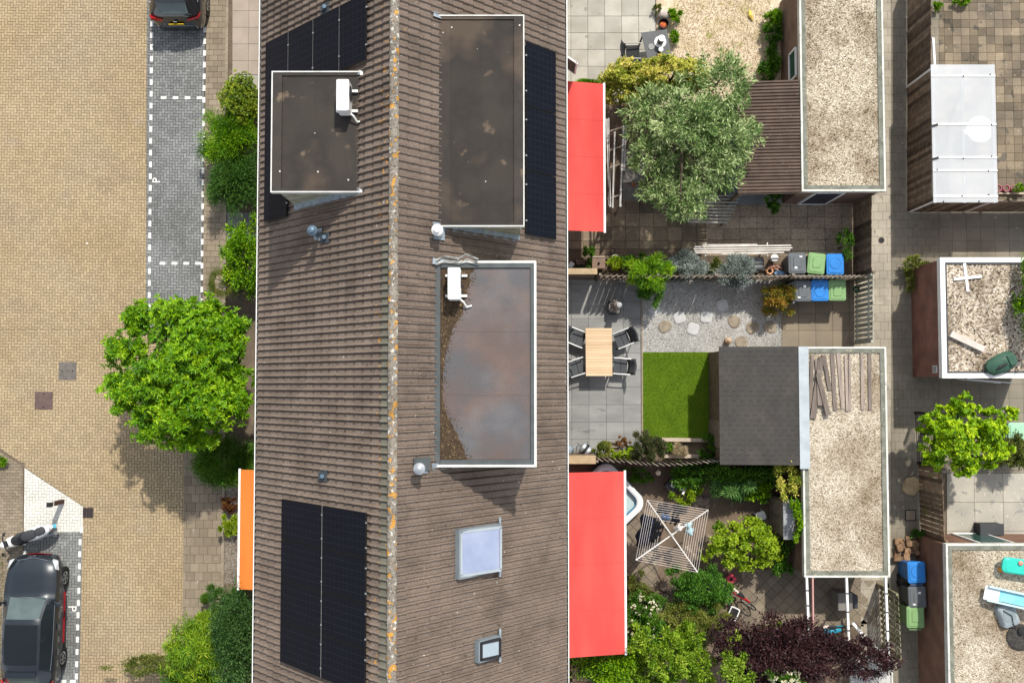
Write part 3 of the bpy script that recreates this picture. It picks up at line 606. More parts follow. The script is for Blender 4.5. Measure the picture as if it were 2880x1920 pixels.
def dormer(house, rect, zd, front, label, wet=False, side_mat=WHITE):
    """flat-roofed dormer: rect is the roof outline in the picture at height zd; front is -1 (street) or +1 (garden)"""
    xa, xb, ya, yb = RECT(*rect, zd); fn = zl if front < 0 else zr
    xf, xk = (xa, xb) if front < 0 else (xb, xa); ins = .1
    m = MB(); xi = xf - front*ins; pts = [(xi, fn(xi)-.05), (xi, zd-.16), (xk - front*.05, zd-.16)]
    m.add([(x, ya+ins, z) for x, z in pts]+[(x, yb-ins, z) for x, z in pts], [(0,1,2), (5,4,3), (0,3,4,1), (1,4,5,2), (2,5,3,0)])
    d = m.build('dormer', M('dormer_cladding', (.42, .4, .33), (.25, .25, .19), scale=3, rough=.8), house, label=label)
    # front glazing
    ww = (yb-ya-.5)/3; zz0 = fn(xi)+.25; hh = zd-.3-zz0
    for i in range(3):
        yc = ya+.25+ww*(i+.5); f = MB()
        for a, b_, c_, e_ in ((0, hh/2, ww, .07), (0, -hh/2, ww, .07), (ww/2-.03, 0, .06, hh), (-ww/2+.03, 0, .06, hh)): f.box((xi+front*.015, yc+a, zz0+hh/2+b_), (.05, c_, e_))
        f.box((xi+front*.008, yc, zz0+hh/2), (.012, ww-.06, hh-.06)); f.build('window', WHITE, d)
    # roof deck and fascias
    m = MB(); m.slab(xa+.03, xb-.03, ya+.03, yb-.03, zd-.16, zd-.105); m.build('roof_deck', EPDM, d)
    tw = .032 if not wet else .062
    for nm, a, b_, c_, e_ in (('front', xf-front*tw, xf, ya, yb), ('side', min(xf-front*tw, xk), max(xf-front*tw, xk), ya, ya+tw), ('side', min(xf-front*tw, xk), max(xf-front*tw, xk), yb-tw, yb)):
        m = MB(); m.slab(a, b_, c_, e_, zd-.2, zd); m.build('fascia', M('fascia_white', (.62, .62, .59), (.5, .5, .47), scale=3, rough=.6), d)
    x0, x1, y0, y1 = min(xf-front*tw, xk), max(xf-front*tw, xk), ya+tw, yb-tw
    strip = .24 if not wet else .09
    fs0 = xf-front*tw; fs1 = fs0-front*strip
    if not wet:
        m = MB(); m.slab(fs0-front*.002, fs1, y0+.002, y1-.002, zd-.12, zd-.012, tone=.75); m.build('front_kerb', FELT, d)
        for yy, sg in ((y0, 1), (y1, -1)):
            m = MB(); m.slab(min(fs1-front*.003, xk), max(fs1-front*.003, xk), yy+sg*.002, yy+sg*.08, zd-.12, zd-.02, tone=.45); m.build('side_kerb', FELT, d)
        n = 5; X0, X1 = sorted((fs1-front*.004, xk+front*.002)); wd = (X1-X0)/n
        for i in range(n):
            m = MB(); m.slab(X0+i*wd, X0+(i+1)*wd+(.05 if i < n-1 else 0), y0+.084, y1-.084, zd-.11, zd-.055+.004*(i % 2), tone=random.random()); m.build('felt_sheet', FELT, d)
    else:
        m = MB(); m.slab(fs0-front*.002, fs1, y0+.002, y1-.002, zd-.12, zd-.01, tone=.5); m.build('front_kerb', EPDM, d)
        for yy, sg in ((y0, 1), (y1, -1)):
            m = MB(); m.slab(min(fs1-front*.003, xk+front*.2), max(fs1-front*.003, xk+front*.2), yy+sg*.002, yy+sg*.12, zd-.12, zd-.01); m.build('side_kerb', EPDM, d)
        m = MB(); m.slab(xk, xk+front*.19, ya-.02, yb+.02, zd-.12, zd-.004); m.build('back_kerb', EPDM, d)
        X0, X1 = xk+front*.192, fs1-front*.004
        for i in range(3):
            a = y0+.125+(y1-y0-.25)*i/3; b_ = y0+.125+(y1-y0-.25)*(i+1)/3
            m = MB(); m.slab(min(X0, X1), max(X0, X1), a, b_-.004, zd-.1, zd-.06); m.build('felt_sheet', FELTW, d)
        # dried moss in the drain corner along the back edge
        n = 64; pts = []; rg = random.Random(2)
        for i in range(n+1):
            t = i/n; yy = y1-.126 - t*(y1-y0-.252); s_ = np.interp(t, [0, .11, .24, .32, .41, .55, .68, .76, .85, .94, 1], [.83, .7, .54, .33, .17, .07, .06, .15, .38, .58, .72])
            pts.append((X0+s_*(1+rg.uniform(-.06, .06)), yy))
        m = MB()
        for i in range(n): m.add([(X0+.004, pts[i][1], zd-.05), (X0+.004, pts[i+1][1], zd-.05), (pts[i+1][0], pts[i+1][1], zd-.0575), (pts[i][0], pts[i][1], zd-.0575)], [(0,1,2,3)])
        for i in range(520):
            p = rg.choice(pts); x = p[0] + abs(rg.gauss(0, .07))*rg.choice((1, 1, -.3)); y = min(y1-.13, max(y0+.13, p[1]+rg.uniform(-.05, .05))); r_ = rg.uniform(.006, .022)
            m.add([(x-r_, y, zd-.057), (x, y-r_*.7, zd-.0575), (x+r_, y, zd-.057), (x, y+r_*.7, zd-.052)], [(0,1,2,3)])
        m.build('moss_layer', MOSS, d, kind='stuff')
    # lead apron on the slope at the visible cheek
    for yy, sg in ((ya+ins, -1), (yb-ins, 1)):
        m = MB(); xs = [xi + (xk-xi)*t/9 for t in range(10)]
        for i in range(9):
            za, zb = fn(xs[i])+.05, fn(xs[i+1])+.05; m.add([(xs[i], yy, za+.1), (xs[i+1], yy, zb+.1), (xs[i+1], yy+sg*.17, zb+.012), (xs[i], yy+sg*.17, za+.012)], [(0,1,2,3) if sg*front > 0 else (3,2,1,0)], tone=random.random())
        m.build('lead_flashing', LEAD, d)
    m = MB(); m.box((xk-front*.04, yb-.05, zd-.06), (.14, .12, .16)); m.box((xk-front*.04, ya+.05, zd-.06), (.14, .12, .16)); m.build('end_cap', WHITE, d)
    return d
ZD = 9.17
dormer(HA, (762, 200, 1013, 541), 9.2, -1, 'flat felt roofed dormer on the street side slope')
dormer(HA, (1220, 42, 1475, 637), ZD, 1, 'long flat felt roofed dormer on the garden side slope')
dormer(HB, (1217, 733, 1509, 1313), 9.2, 1, 'wet shiny flat roofed dormer with moss in one corner', wet=True)
def ac_unit(label, px, py, z, rz=0):
    c = P(px, py, z+.55); root = thing('air_conditioner', label, 'air conditioner', (c.x, c.y, z), rz)
    MWr = MW[root.name]; L = lambda m: m
    def bld(m, nm, mt, **k): m.v = [tuple(MWr @ Vector(p)) for p in m.v]; return m.build(nm, mt, root, **k)
    case = bld(MB().rrect((0, 0), .32, .8, .1, .6, .04, ch=.02), 'casing', M('ac_white', (.8, .8, .78), (.76, .76, .74), rough=.4))
    bld(MB().lathe((0, 0, 0), [(.2, 0), (.2, .012)], 20, M=Matrix.Translation((.162, .1, .34)) @ Matrix.Rotation(PI/2, 4, 'Y')), 'fan_grille', DGREY)
    for y in (-.27, .25): bld(MB().box((.03, y, .05), (.56, .06, .09)), 'support_bar', WHITE)
    bld(MB().tube([(.12, -.36, .25), (.22, -.44, .2), (.3, -.56, .08), (.42, -.52, .03)], .025, 8), 'pipe', WHITE)
    for x in (.2, -.2): bld(MB().box((x, -.02, .006), (.05, .05, .012)), 'rubber_foot', BLACK)
ac_unit('white air conditioner unit on the dormer of the street side slope', 964, 268, 9.15)
ac_unit('white air conditioner unit on the wet dormer roof', 1277, 797, 9.14)
m = MB(); c = [P(1222, 735, 9.2), P(1250, 722, 9.2), P(1290, 728, 9.22), P(1310, 716, 9.25), P(1345, 730, 9.22)]; m.tube([p+Vector((0, 0, .05)) for p in c], .03, 7); m.tube([p+Vector((.03, -.12, .06)) for p in c], .018, 6)
solo(m, 'insulated_pipe_bundle', M('grey_white_lagging', (.5, .5, .47), (.1, .1, .1), scale=3.5), 'tangled cables and pipes over the edge of the wet dormer roof', 'pipes')

# ------------------------------------------------------------------ solar panels
PV = M('pv_glass', (.005, .007, .013), (.004, .006, .011), rough=.2, spec=.14, scale=1.5, dots=((2.2, .03, .12, (.5, .5, .48)),))
def pv(side, a, b, ya, yb, label, group):
    """panel lying on a slope between down-slope distances a,b (m from the ridge) and world y ya..yb"""
    root = thing('solar_panel', label, 'solar panel', tuple((slope_matrix(side, (a+b)/2, (ya+yb)/2, .1)).translation), 0, group)
    sg = 1 if side < 0 else -1; mt = slope_matrix(side, a, ya if side < 0 else yb, .11)
    w_, h_ = yb-ya, b-a
    def bld(m, nm, mat): m.v = [tuple(mt @ Vector(p)) for p in m.v]; return m.build(nm, mat, root)
    g = bld(MB().slab(.012, w_-.012, .012, h_-.012, 0, .03), 'glass', PV)
    for x0, x1, y0, y1 in ((0, w_, 0, .012), (0, w_, h_-.012, h_), (0, .012, .012, h_-.012), (w_-.012, w_, .012, h_-.012)): bld(MB().slab(x0, x1, y0, y1, -.005, .035), 'frame_bar', M('pv_frame', (.012, .012, .013), (.015, .015, .016), rough=.4))
    n1 = max(2, round(w_/.19)); n2 = max(2, round(h_/.19)); m = MB()
    for i in range(1, n1): m.slab(w_*i/n1-.0025, w_*i/n1+.0025, .014, h_-.014, .029, .0305)
    for i in range(1, n2): m.slab(.014, w_-.014, h_*i/n2-.0015, h_*i/n2+.0015, .029, .0308)
    bld(m, 'cell_lines', M('pv_lines', (.022, .028, .042), (.02, .025, .038), rough=.5))
    for x in (w_*.22, w_*.78): bld(MB().box((x, -.012, .03), (.04, .05, .03)), 'clamp', METAL)
def down(side, px, py):
    """distance down the slope of the point seen at (px,py)"""
    best = (9e9, 0)
    for i in range(0, 1360):
        u = i*.005; q = slope_matrix(side, u, 0, .13).translation; e = abs(P(px, py, q.z).x - q.x)
        if e < best[0]: best = (e, u)
    return best[1]
def yat(side, u, px, py): z = slope_matrix(side, u, 0, .13).translation.z; return P(px, py, z).y
u0, u1, u2 = down(-1, 1029, 1650), down(-1, 905, 1650), down(-1, 791, 1650)
yt = yat(-1, u1, 906, 1420); pw = (yt - yat(-1, u1, 906, 1905))/4
nm = ['top', 'second', 'third', 'fourth']
for j in range(4):
    for i, (a, b) in enumerate(((u0, u1-.012), (u1+.012, u2))):
        pv(-1, a, b, yt-(j+1)*pw+.008, yt-j*pw-.008, 'black solar panel, %s from the slate vent, %s column of eight' % (('first', 'second', 'third', 'fourth')[j], ('ridge side', 'eaves side')[i]), 'block of eight solar panels')
RAIL = M('bright_rail', (.5, .5, .48), (.42, .42, .4), rough=.4)
def rail(u, ya, yb, lab):
    m = MB(); mt = slope_matrix(-1, u, ya, .11); m.slab(0, yb-ya, -.007, .007, 0, .03); m.v = [tuple(mt @ Vector(p)) for p in m.v]; solo(m, 'panel_rail', RAIL, lab, 'rail')
rail(u1, yt-4*pw, yt, 'bright aluminium rail down the middle of the block of eight solar panels')
us = [down(-1, x, y) for x, y in ((1031, 60), (955, 80), (881, 110), (811, 140), (748, 150))]
ytop = yat(-1, us[2], 881, 55)
for i in range(4):
    pv(-1, us[i]+.008, us[i+1]-.008, ytop-1.75, ytop, 'solar panel above the street dormer, %s' % ('next to the ridge', 'second from the ridge', 'third from the ridge', 'at the eaves')[i], 'solar panels around the street dormer')
for u_, nm_ in zip(us[1:4], ('ridge side', 'middle', 'eaves side')): rail(u_, ytop-1.75, ytop, 'bright aluminium rail on the ' + nm_ + ' of the panels above the street dormer')
for k in range(2): pv(-1, us[3]+.008, us[4]-.008, ytop-1.77*(k+2), ytop-1.77*(k+1)-.02, ('black solar panel beside the front edge of the street side dormer', 'black solar panel sticking out below the street side dormer')[k], None)
ua, ub = down(1, 1480, 400), down(1, 1563, 400); y1_ = yat(1, (ua+ub)/2, 1520, 132); y2_ = yat(1, (ua+ub)/2, 1520, 668); pl = (y1_-y2_)/3
for k in range(3): pv(1, ua, ub, y1_-(k+1)*pl+.012, y1_-k*pl-.012, 'black solar panel beside the long garden side dormer, %s' % ('at its far end', 'middle of three', 'by the white cowl')[k], 'row of three solar panels')

# ------------------------------------------------------------------ vents, chimney pipes and roof windows
def on_slope(side, px, py):
    u = down(side, px, py); y = yat(side, u, px, py); return u, y, slope_matrix(side, u, y, .05)
BLUEG = M('blue_grey_cowl', (.13, .19, .25), (.1, .15, .2), rough=.45, metal=.3)
def vent_tile(house, side, px, py):
    u, y, mt = on_slope(side, px, py); m = MB().box((0, 0, .0), (.3, .34, .03)); m.box((0, .02, .05), (.16, .18, .08)); m.v = [tuple(mt @ Vector(p)) for p in m.v]
    v = m.build('vent_tile', M('vent_slate', (.06, .075, .09), (.05, .06, .07), rough=.6), house); q = mt.translation
    MB().tube([q, q+Vector((0, 0, .16))], .055, 10).build('vent_spout', BLUEG, v)
vent_tile(HA, -1, 907, 668); vent_tile(HC, -1, 902, 1338); vent_tile(HA, -1, 908, 22)
def flue(house, side, px, py, h, r, mat, capr, name='flue_pipe'):
    u, y, mt = on_slope(side, px, py); q = mt.translation; v = MB().tube([q-Vector((0, 0, .1)), q+Vector((0, 0, h))], r, 14).build(name, mat, house, smooth=True)
    MB().lathe((q.x, q.y, q.z+h), [(r*.9, -.02), (capr, 0), (capr, .05), (capr*.75, .09), (capr*.55, .11), (capr*.5, .16), (.02, .18)], 18).build('cowl', mat, v, smooth=True)
    m = MB().box((0, 0, .01), (.34, .38, .02)); m.v = [tuple(mt @ Vector(p)) for p in m.v]; m.build('lead_slate', LEAD, v)
flue(HA, -1, 888, 660, .75, .085, BLUEG, .14); flue(HA, 1, 1240, 655, .5, .1, WHITE, .15); flue(HB, 1, 1192, 1312, .62, .09, METAL, .15)
m = MB(); q = P(1186, 1300, 9.0); mt = slope_matrix(1, down(1, 1190, 1300), q.y, .09); m.box((0, 0, 0), (.34, .55, .03)); m.v = [tuple(mt @ Vector(p)) for p in m.v]; m.build('flashing_sheet', EPDM, HB)
def roof_window(house, px0, px1, py0, py1, tilt, label, glass, frame):
    """pivot roof window standing open by tilt degrees"""
    u, y, mt = on_slope(1, (px0+px1)/2, (py0+py1)/2); u0, u1 = down(1, px0, py0), down(1, px1, py0); h = u1-u0; w_ = abs(yat(1, u, px0, py0)-yat(1, u, px0, py1))
    def bld(m, nm, mat, par, T=Matrix.Identity(4)): m.v = [tuple(mt @ T @ Vector(p)) for p in m.v]; return m.build(nm, mat, par)
    m = MB(); t = .05
    for x, y_, a, b in ((-w_/2, 0, t, h), (w_/2, 0, t, h), (0, -h/2, w_+t, t), (0, h/2, w_+t, t)): m.box((x, y_, .06), (a, b, .16))
    f = bld(m, 'roof_window', M('grey_window_frame', (.2, .23, .25), (.17, .2, .22), rough=.5), house); f['label'] = label
    bld(MB().box((0, 0, .095), (w_-.06, h-.06, .01)), 'opening_shade_sheet', BLACK, f)  # black sheet stands in for the unlit room below the sash
    T = Matrix.Translation((0, 0, .16)) @ Matrix.Rotation(R(tilt), 4, 'X')
    m = MB()
    for x, y_, a, b in ((-w_/2+.05, 0, .07, h-.1), (w_/2-.05, 0, .07, h-.1), (0, -h/2+.08, w_-.1, .07), (0, h/2-.08, w_-.1, .07)): m.box((x, y_, .0), (a, b, .07))
    bld(m, 'sash', frame, f, T); bld(MB().box((0, 0, .005), (w_-.16, h-.18, .02)), 'pane', glass, f, T)
    bld(MB().box((0, h/2+.08, .07), (w_+.36, .08, .012)), 'apron_flashing', LEAD, f)
SKYG = M('sky_tinted_pane', (.33, .37, .5), (.42, .46, .58), rough=.06, spec=1.0, scale=1.5, metal=.6)  # reflected sky put into the pane's colour as a pale lavender
roof_window(HC, 1290, 1402, 1482, 1614, 7, 'large roof window standing open on its pivot', SKYG, M('sash_grey', (.34, .38, .41), (.3, .34, .37), rough=.4))
roof_window(HC, 1344, 1402, 1795, 1852, 8, 'small dark framed roof hatch standing ajar', M('hatch_pane', (.3, .36, .4), (.26, .32, .36), rough=.15, spec=.6), BLACK)

# ------------------------------------------------------------------ awnings
def awning(label, side, pxbar, py0, py1, zb, zw, mat, barmat=WHITE, arm=True):
    xw = wl_x1+.03 if side > 0 else wl_x0-.03; xb = P(pxbar, (py0+py1)/2, zb).x; ya, yb = P(pxbar, py1, zb).y, P(pxbar, py0, zb).y
    root = thing('awning', label, 'awning', (xw, (ya+yb)/2, zw))
    n, k = 14, 10; m = MB(); vs = []
    for j in range(k+1):
        t = j/k
        for i in range(n+1):
            s_ = i/n; vs.append((xw+(xb-xw)*t, ya+(yb-ya)*s_, zw+(zb-zw)*t - .035*math.sin(PI*t)*(0.6+.4*math.sin(PI*s_))))
    m.add(vs, [(j*(n+1)+i, j*(n+1)+i+1, (j+1)*(n+1)+i+1, (j+1)*(n+1)+i) for j in range(k) for i in range(n)]); m.build('fabric', mat, root, smooth=True)
    for j in range(1, 4):
        yy = ya+(yb-ya)*j/4; sm = MB(); pt = [(xw+(xb-xw)*t/8, yy, zw+(zb-zw)*t/8-.035*math.sin(PI*t/8)*(0.6+.4*math.sin(PI*j/4))+.004) for t in range(9)]
        for p_, q_ in zip(pt, pt[1:]): sm.bar(p_, q_, .014, .003)
        sm.build('seam', mat, root)
    fb = m = MB(); m.bar((xb, ya-.03, zb-.03), (xb, yb+.03, zb-.03), .07, .08); m.build('front_bar', barmat, root)
    m = MB(); m.bar((xb, ya, zb-.15), (xb, yb, zb-.15), .006, .16); m.build('valance', mat, root)
    m = MB(); m.bar((xw, ya-.05, zw+.04), (xw, yb+.05, zw+.04), .14, .14); m.build('cassette', WHITE, root)
    for yy in (ya+.4, yb-.4): MB().tube([(xw, yy, zw-.05), ((xw+xb)/2, yy+.25, (zw+zb)/2-.1), (xb, yy, zb-.05)], .022, 6).build('arm', WHITE, root)
def CLOTH(name, c, c2):
    m = M(name, c, c2, scale=1.2, rough=.85, fine=.06, fscale=60, spec=.1, stretch=(1, .25, 1), dots=((1.1, .02, .2, (.75, .6, .55)),)); t = m.node_tree; b = t.nodes['Principled BSDF']
    tr = t.nodes.new('ShaderNodeBsdfTranslucent'); t.links.new(b.inputs['Base Color'].links[0].from_socket, tr.inputs[0]); mx = t.nodes.new('ShaderNodeMixShader'); mx.inputs[0].default_value = .18
    t.links.new(b.outputs[0], mx.inputs[1]); t.links.new(tr.outputs[0], mx.inputs[2]); t.links.new(mx.outputs[0], t.nodes['Material Output'].inputs[0]); return m
RED = CLOTH('red_awning_cloth', (.7, .105, .088), (.6, .075, .066))
awning('orange awning let down over the front of a terraced house', -1, 672, 1320, 1656, 2.35, 2.75, CLOTH('orange_awning_cloth', (.8, .24, .05), (.74, .2, .04)))
awning('shorter red awning over the back patio near the silver leaved tree', 1, 1700, 236, 652, 2.5, 2.95, RED)
awning('longer red awning over the back patio with the paddling pool', 1, 1759, 1325, 1838, 2.35, 2.95, RED)
a, b_ = P(1594, 172, 3.4), P(1620, 190, 3.4)
w_ = MB().bar(a-Vector((0, 0, .6)), b_-Vector((0, 0, .6)), .05, .06).bar(a+Vector((0, 0, .4)), b_+Vector((0, 0, .4)), .05, .06).bar(b_-Vector((0, 0, .6)), b_+Vector((0, 0, .43)), .06, .05).build('open_casement', WHITE, HOUSES[4], label='white framed casement standing open')
MB().bar((a.x, a.y, 3.3), (b_.x, b_.y, 3.3), .012, .95).build('pane', GLASSD, w_)
# ------------------------------------------------------------------ vehicles
def local_builder(root):
    mw = MW[root.name]
    def bld(m, nm, mat, par=None, **k):
        m.v = [tuple(mw @ Vector(p)) for p in m.v]; return m.build(nm, mat, par or root, **k)
    return bld
PAINT = M('blue_grey_car_paint', (.014, .02, .027), (.012, .018, .025), rough=.3, spec=.35, metal=.2, coat=.6)
PAINTB = M('black_car_paint', (.016, .018, .022), (.014, .016, .02), rough=.25, spec=.5, metal=.3, coat=1.0)
CARGLASS = M('car_glass', (.085, .115, .112), (.06, .085, .085), rough=.03, spec=.8)  # reflected sky put into the glass colour as a lighter teal
PANO = M('panoramic_roof', (.006, .008, .011), (.006, .008, .011), rough=.05, spec=.5)
REDL = M('red_lamp', (.45, .01, .015), (.35, .008, .012), rough=.2, spec=.6)
CHROME = M('chrome', (.6, .61, .62), (.55, .56, .57), rough=.15, metal=1)
TYRE = M('tyre', (.014, .014, .015), (.02, .02, .02), rough=.8)
def car(name, label, loc, rz, paint, k=1.0, hz=1.0, pano=True, roofrail=False):
    """lofted hatchback: x runs from the nose to the tail, y across, z up"""
    root = thing(name, label, 'car', loc, rz); bld = local_builder(root)
    #        x     zt    wr   zb   wb   wm
    key = [(0.00, .58, .30, .52, .36, .40), (.06, .68, .46, .62, .55, .60), (.20, .79, .60, .72, .70, .76), (.50, .90, .68, .82, .82, .87), (.95, .97, .70, .89, .855, .895), (1.18, 1.0, .69, .92, .855, .89),
           (1.28, 1.05, .67, .935, .85, .89), (1.95, 1.41, .60, .95, .84, .89), (2.10, 1.45, .61, .955, .84, .89), (2.6, 1.475, .62, .97, .84, .89), (3.3, 1.45, .60, .99, .83, .89), (3.68, 1.385, .56, 1.03, .80, .885),
           (3.78, 1.34, .53, 1.01, .82, .88), (4.10, 1.07, .57, .98, .77, .84), (4.18, 1.0, .6, .92, .73, .80), (4.25, .86, .58, .78, .68, .75), (4.30, .62, .52, .56, .6, .66)]
    K = np.array(key); xs = sorted(set([round(q, 3) for q in list(np.arange(0, 4.3, .11)) + [.03, .06, .12, 1.18, 1.28, 1.5, 1.93, 2.1, 2.56, 2.64, 3.4, 3.6, 3.68, 3.8, 4.08, 4.18, 4.25, 4.28, 4.30]]))
    ker = np.array([.25, .5, .25]); rows = []
    for x in xs:
        v = [np.mean([np.interp(x+d, K[:, 0], K[:, i]) for d in (-.05, 0, .05)]) for i in range(1, 6)]; rows.append(v)
    rings = []
    for x, (zt, wr, zb, wb, wm) in zip(xs, rows):
        zt = .2+(zt-.2)*hz; zb = .2+(zb-.2)*hz
        h = [(0, zt+.03), (wr*.5, zt+.022), (wr*.88, zt), (wr, zt-.045), (wb, zb+.015), (wm, zb-.09), (wm+.008, zb-.22), (wm, .5), (wm-.02, .33), (wm-.1, .2)]
        rings.append([(x*k, y*k, z) for y, z in h] + [(x*k, -y*k, z) for y, z in h[:0:-1]])
    n = len(rings[0]); parts = {}
    def put(nm, q):
        parts.setdefault(nm, MB()).add(q, [(0, 1, 2, 3)])
    for i in range(len(xs)-1):
        xm = (xs[i]+xs[i+1])/2
        for j in range(n-1 if False else n):
            j2 = (j+1) % n; jj = j if j < 9 else 18-j
            if j == 9: nm = 'underbody'
            elif jj in (0, 1) and 1.28 < xm < 1.93: nm = 'windscreen'
            elif jj in (0, 1) and pano and 2.1 < xm < 3.4: nm = 'glass_roof'
            elif jj in (0, 1) and 3.8 < xm < 4.08: nm = 'rear_window'
            elif jj == 3 and 1.5 < xm < 3.6 and not 2.56 < xm < 2.64: nm = 'side_window_left' if j > 9 else 'side_window_right'
            else: nm = 'body'
            put(nm, [rings[i][j], rings[i+1][j], rings[i+1][j2], rings[i][j2]])
    parts['body'].add(rings[0][:], [tuple(range(n-1, -1, -1))]); parts['body'].add(rings[-1][:], [tuple(range(n))])
    mats = {'body': paint, 'underbody': BLACK, 'windscreen': CARGLASS, 'rear_window': CARGLASS, 'glass_roof': PANO, 'side_window_left': GLASSD, 'side_window_right': GLASSD}
    body = None
    for nm in sorted(parts, key=lambda q: q != 'body'):
        o = bld(parts[nm], nm.replace('_left', '').replace('_right', ''), mats[nm], smooth=False)
        wd = o.modifiers.new('weld', 'WELD'); wd.merge_threshold = .001
        o.data.polygons.foreach_set('use_smooth', [True]*len(o.data.polygons)); md = o.modifiers.new('es', 'EDGE_SPLIT'); md.split_angle = R(38)
    for x in (.78*k, 3.45*k):
        for sg in (-1, 1):
            y = sg*.775*k; T = Matrix.Translation((x, y, .32)) @ Matrix.Rotation(-sg*PI/2, 4, 'X')
            arch = bld(MB().lathe((0, 0, 0), [(.385, -.06), (.385, .104), (.3, .106)], 22, M=T), 'wheel_arch', BLACK)
            w2 = bld(MB().lathe((0, 0, 0), [(.2, .112), (.29, .118), (.325, .1), (.325, -.1), (.2, -.1)], 24, M=T), 'wheel', TYRE)
            bld(MB().lathe((0, 0, 0), [(.215, .1), (.215, .116), (.19, .1165), (.18, .108)], 24, M=T), 'rim', M('alloy', (.4, .41, .42), (.34, .35, .36), rough=.3, metal=.8), w2)
            m = MB()
            for a in range(5): m.box((0, 0, 0), (.2, .045, .012), M=T @ Matrix.Rotation(a*2*PI/5, 4, 'Z') @ Matrix.Translation((.1, 0, .117)))
            bld(m, 'spokes', MATS['alloy'], w2)
    for sg in (-1, 1):
        bld(MB().rrect((1.52*k, sg*1.0*k), .16, .2, .98*hz, 1.1*hz, .06, ch=.03), 'door_mirror', paint); bld(MB().bar((1.5*k, sg*.84*k, .97*hz), (1.5*k, sg*.95*k, 1.02*hz), .08, .05), 'mirror_arm', BLACK)
        m = MB(); m.add([(.10*k, sg*.63*k, .70*hz), (.16*k, sg*.80*k, .70*hz), (.46*k, sg*.865*k, .775*hz), (.42*k, sg*.79*k, .865*hz), (.16*k, sg*.64*k, .78*hz)], [(0,1,2,3,4) if sg > 0 else (4,3,2,1,0)])
        for i in range(len(m.v)): m.v[i] = (m.v[i][0]-.015, m.v[i][1]+sg*.012, m.v[i][2]+.012)
        bld(m, 'headlight', M('lamp_glass', (.5, .52, .54), (.3, .32, .34), rough=.1, spec=.8, scale=12))
        m = MB(); m.add([(4.245*k, sg*.4*k, .9*hz), (4.17*k, sg*.78*k, .92*hz), (3.98*k, sg*.862*k, .92*hz), (3.98*k, sg*.84*k, 1.0*hz), (4.14*k, sg*.755*k, 1.01*hz), (4.21*k, sg*.4*k, .97*hz)], [(5,4,3,2,1,0) if sg < 0 else (0,1,2,3,4,5)])
        for i in range(len(m.v)): m.v[i] = (m.v[i][0]+.03, m.v[i][1]+sg*.018, m.v[i][2]+.012)
        bld(m, 'tail_light', REDL)
        for x in (2.2, 3.05): bld(MB().bar((x*k, sg*.915*k, .84*hz), ((x+.2)*k, sg*.915*k, .85*hz), .03, .03), 'door_handle', paint)
        m = MB()
        for x in (1.45, 2.6, 3.5): m.bar((x*k, sg*.899*k, .42), (x*k, sg*.897*k, .8*hz), .006, .006)
        bld(m, 'door_gap', BLACK)
        m = MB(); pts = [(q, np.interp(q, K[:, 0], K[:, 4]), np.interp(q, K[:, 0], K[:, 3])) for q in (1.42, 1.8, 2.4, 3.0, 3.5, 3.68)]
        m.tube([(x*k, sg*(w_+.005)*k, .2+(z+.02-.2)*hz) for x, w_, z in pts], .012, 6); bld(m, 'window_trim', CHROME)
        bld(MB().bar((1.25*k, sg*.885*k, .3), (2.95*k, sg*.885*k, .3), .03, .035), 'side_skirt', M('red_skirt', (.3, .008, .014), (.24, .006, .012), rough=.3) if pano else BLACK)
        if roofrail: bld(MB().tube([(2.0*k, sg*.55*k, 1.47*hz), (2.2*k, sg*.55*k, 1.53*hz), (3.3*k, sg*.53*k, 1.5*hz), (3.5*k, sg*.52*k, 1.44*hz)], .016, 6), 'roof_rail', METAL)
    M('plate_yellow', (.6, .42, .02), (.55, .38, .02), rough=.5)
    pl_ = bld(MB().bar((4.33*k, -.26, .78*hz), (4.33*k, .26, .78*hz), .02, .12), 'number_plate', MATS['plate_yellow'])
    m = MB()
    for i in range(6): m.bar((4.342*k, -.2+i*.075, .78*hz), (4.342*k, -.16+i*.075, .78*hz), .004, .07)
    bld(m, 'plate_characters', BLACK, pl_)
    bld(MB().box((-.004, 0, .66*hz), (.02, .09, .05)), 'badge', CHROME); bld(MB().box((4.285*k, 0, .885*hz), (.02, .12, .07)), 'badge', CHROME)
    bld(MB().tube([(.14*k, -.5*k, .755*hz), (.05*k, 0, .73*hz), (.14*k, .5*k, .755*hz)], .014, 6), 'bonnet_trim', CHROME)
    bld(MB().tube([(.12, -.68*k, .36), (.0, -.4*k, .36), (-.03, 0, .36), (.0, .4*k, .36), (.12, .68*k, .36)], .016, 6), 'bumper_strip', M('dark_red_trim', (.16, .01, .012), (.12, .008, .01), rough=.4) if pano else BLACK)
    bld(MB().rrect((.19*k, 0), .36, 1.36*k, .3, .56*hz, .17, ch=.04), 'front_bumper', paint, smooth=True)
    bld(MB().rrect((4.22*k, 0), .24, 1.3*k, .42, .66*hz, .1, ch=.03), 'rear_bumper', paint)
    for y0_, y1_ in ((-.55, .05), (-.02, .6)): bld(MB().tube([(1.27*k, y0_*k, 1.06*hz), (1.33*k, y1_*k, 1.10*hz)], .009, 5), 'wiper', BLACK)
    bld(MB().box((3.72*k, 0, 1.42*hz), (.2, 1.0*k, .025), M=Matrix.Rotation(R(10), 4, 'Y')), 'roof_spoiler', paint)
    return root
c = P(98, 1562, .7); car('parked_car', 'dark blue grey hatchback with black glass roof parked nose first by the scooter', (c.x, c.y, GZ), R(-90.6), PAINT, 1.02)
c = P(500, 79, .5); car('parked_car', 'black estate car with red tail lights parked at the end of the grey bay', (c.x, c.y+4.3*1.03, GZ), R(-88.8), PAINTB, 1.03, 1.1, pano=False, roofrail=True)
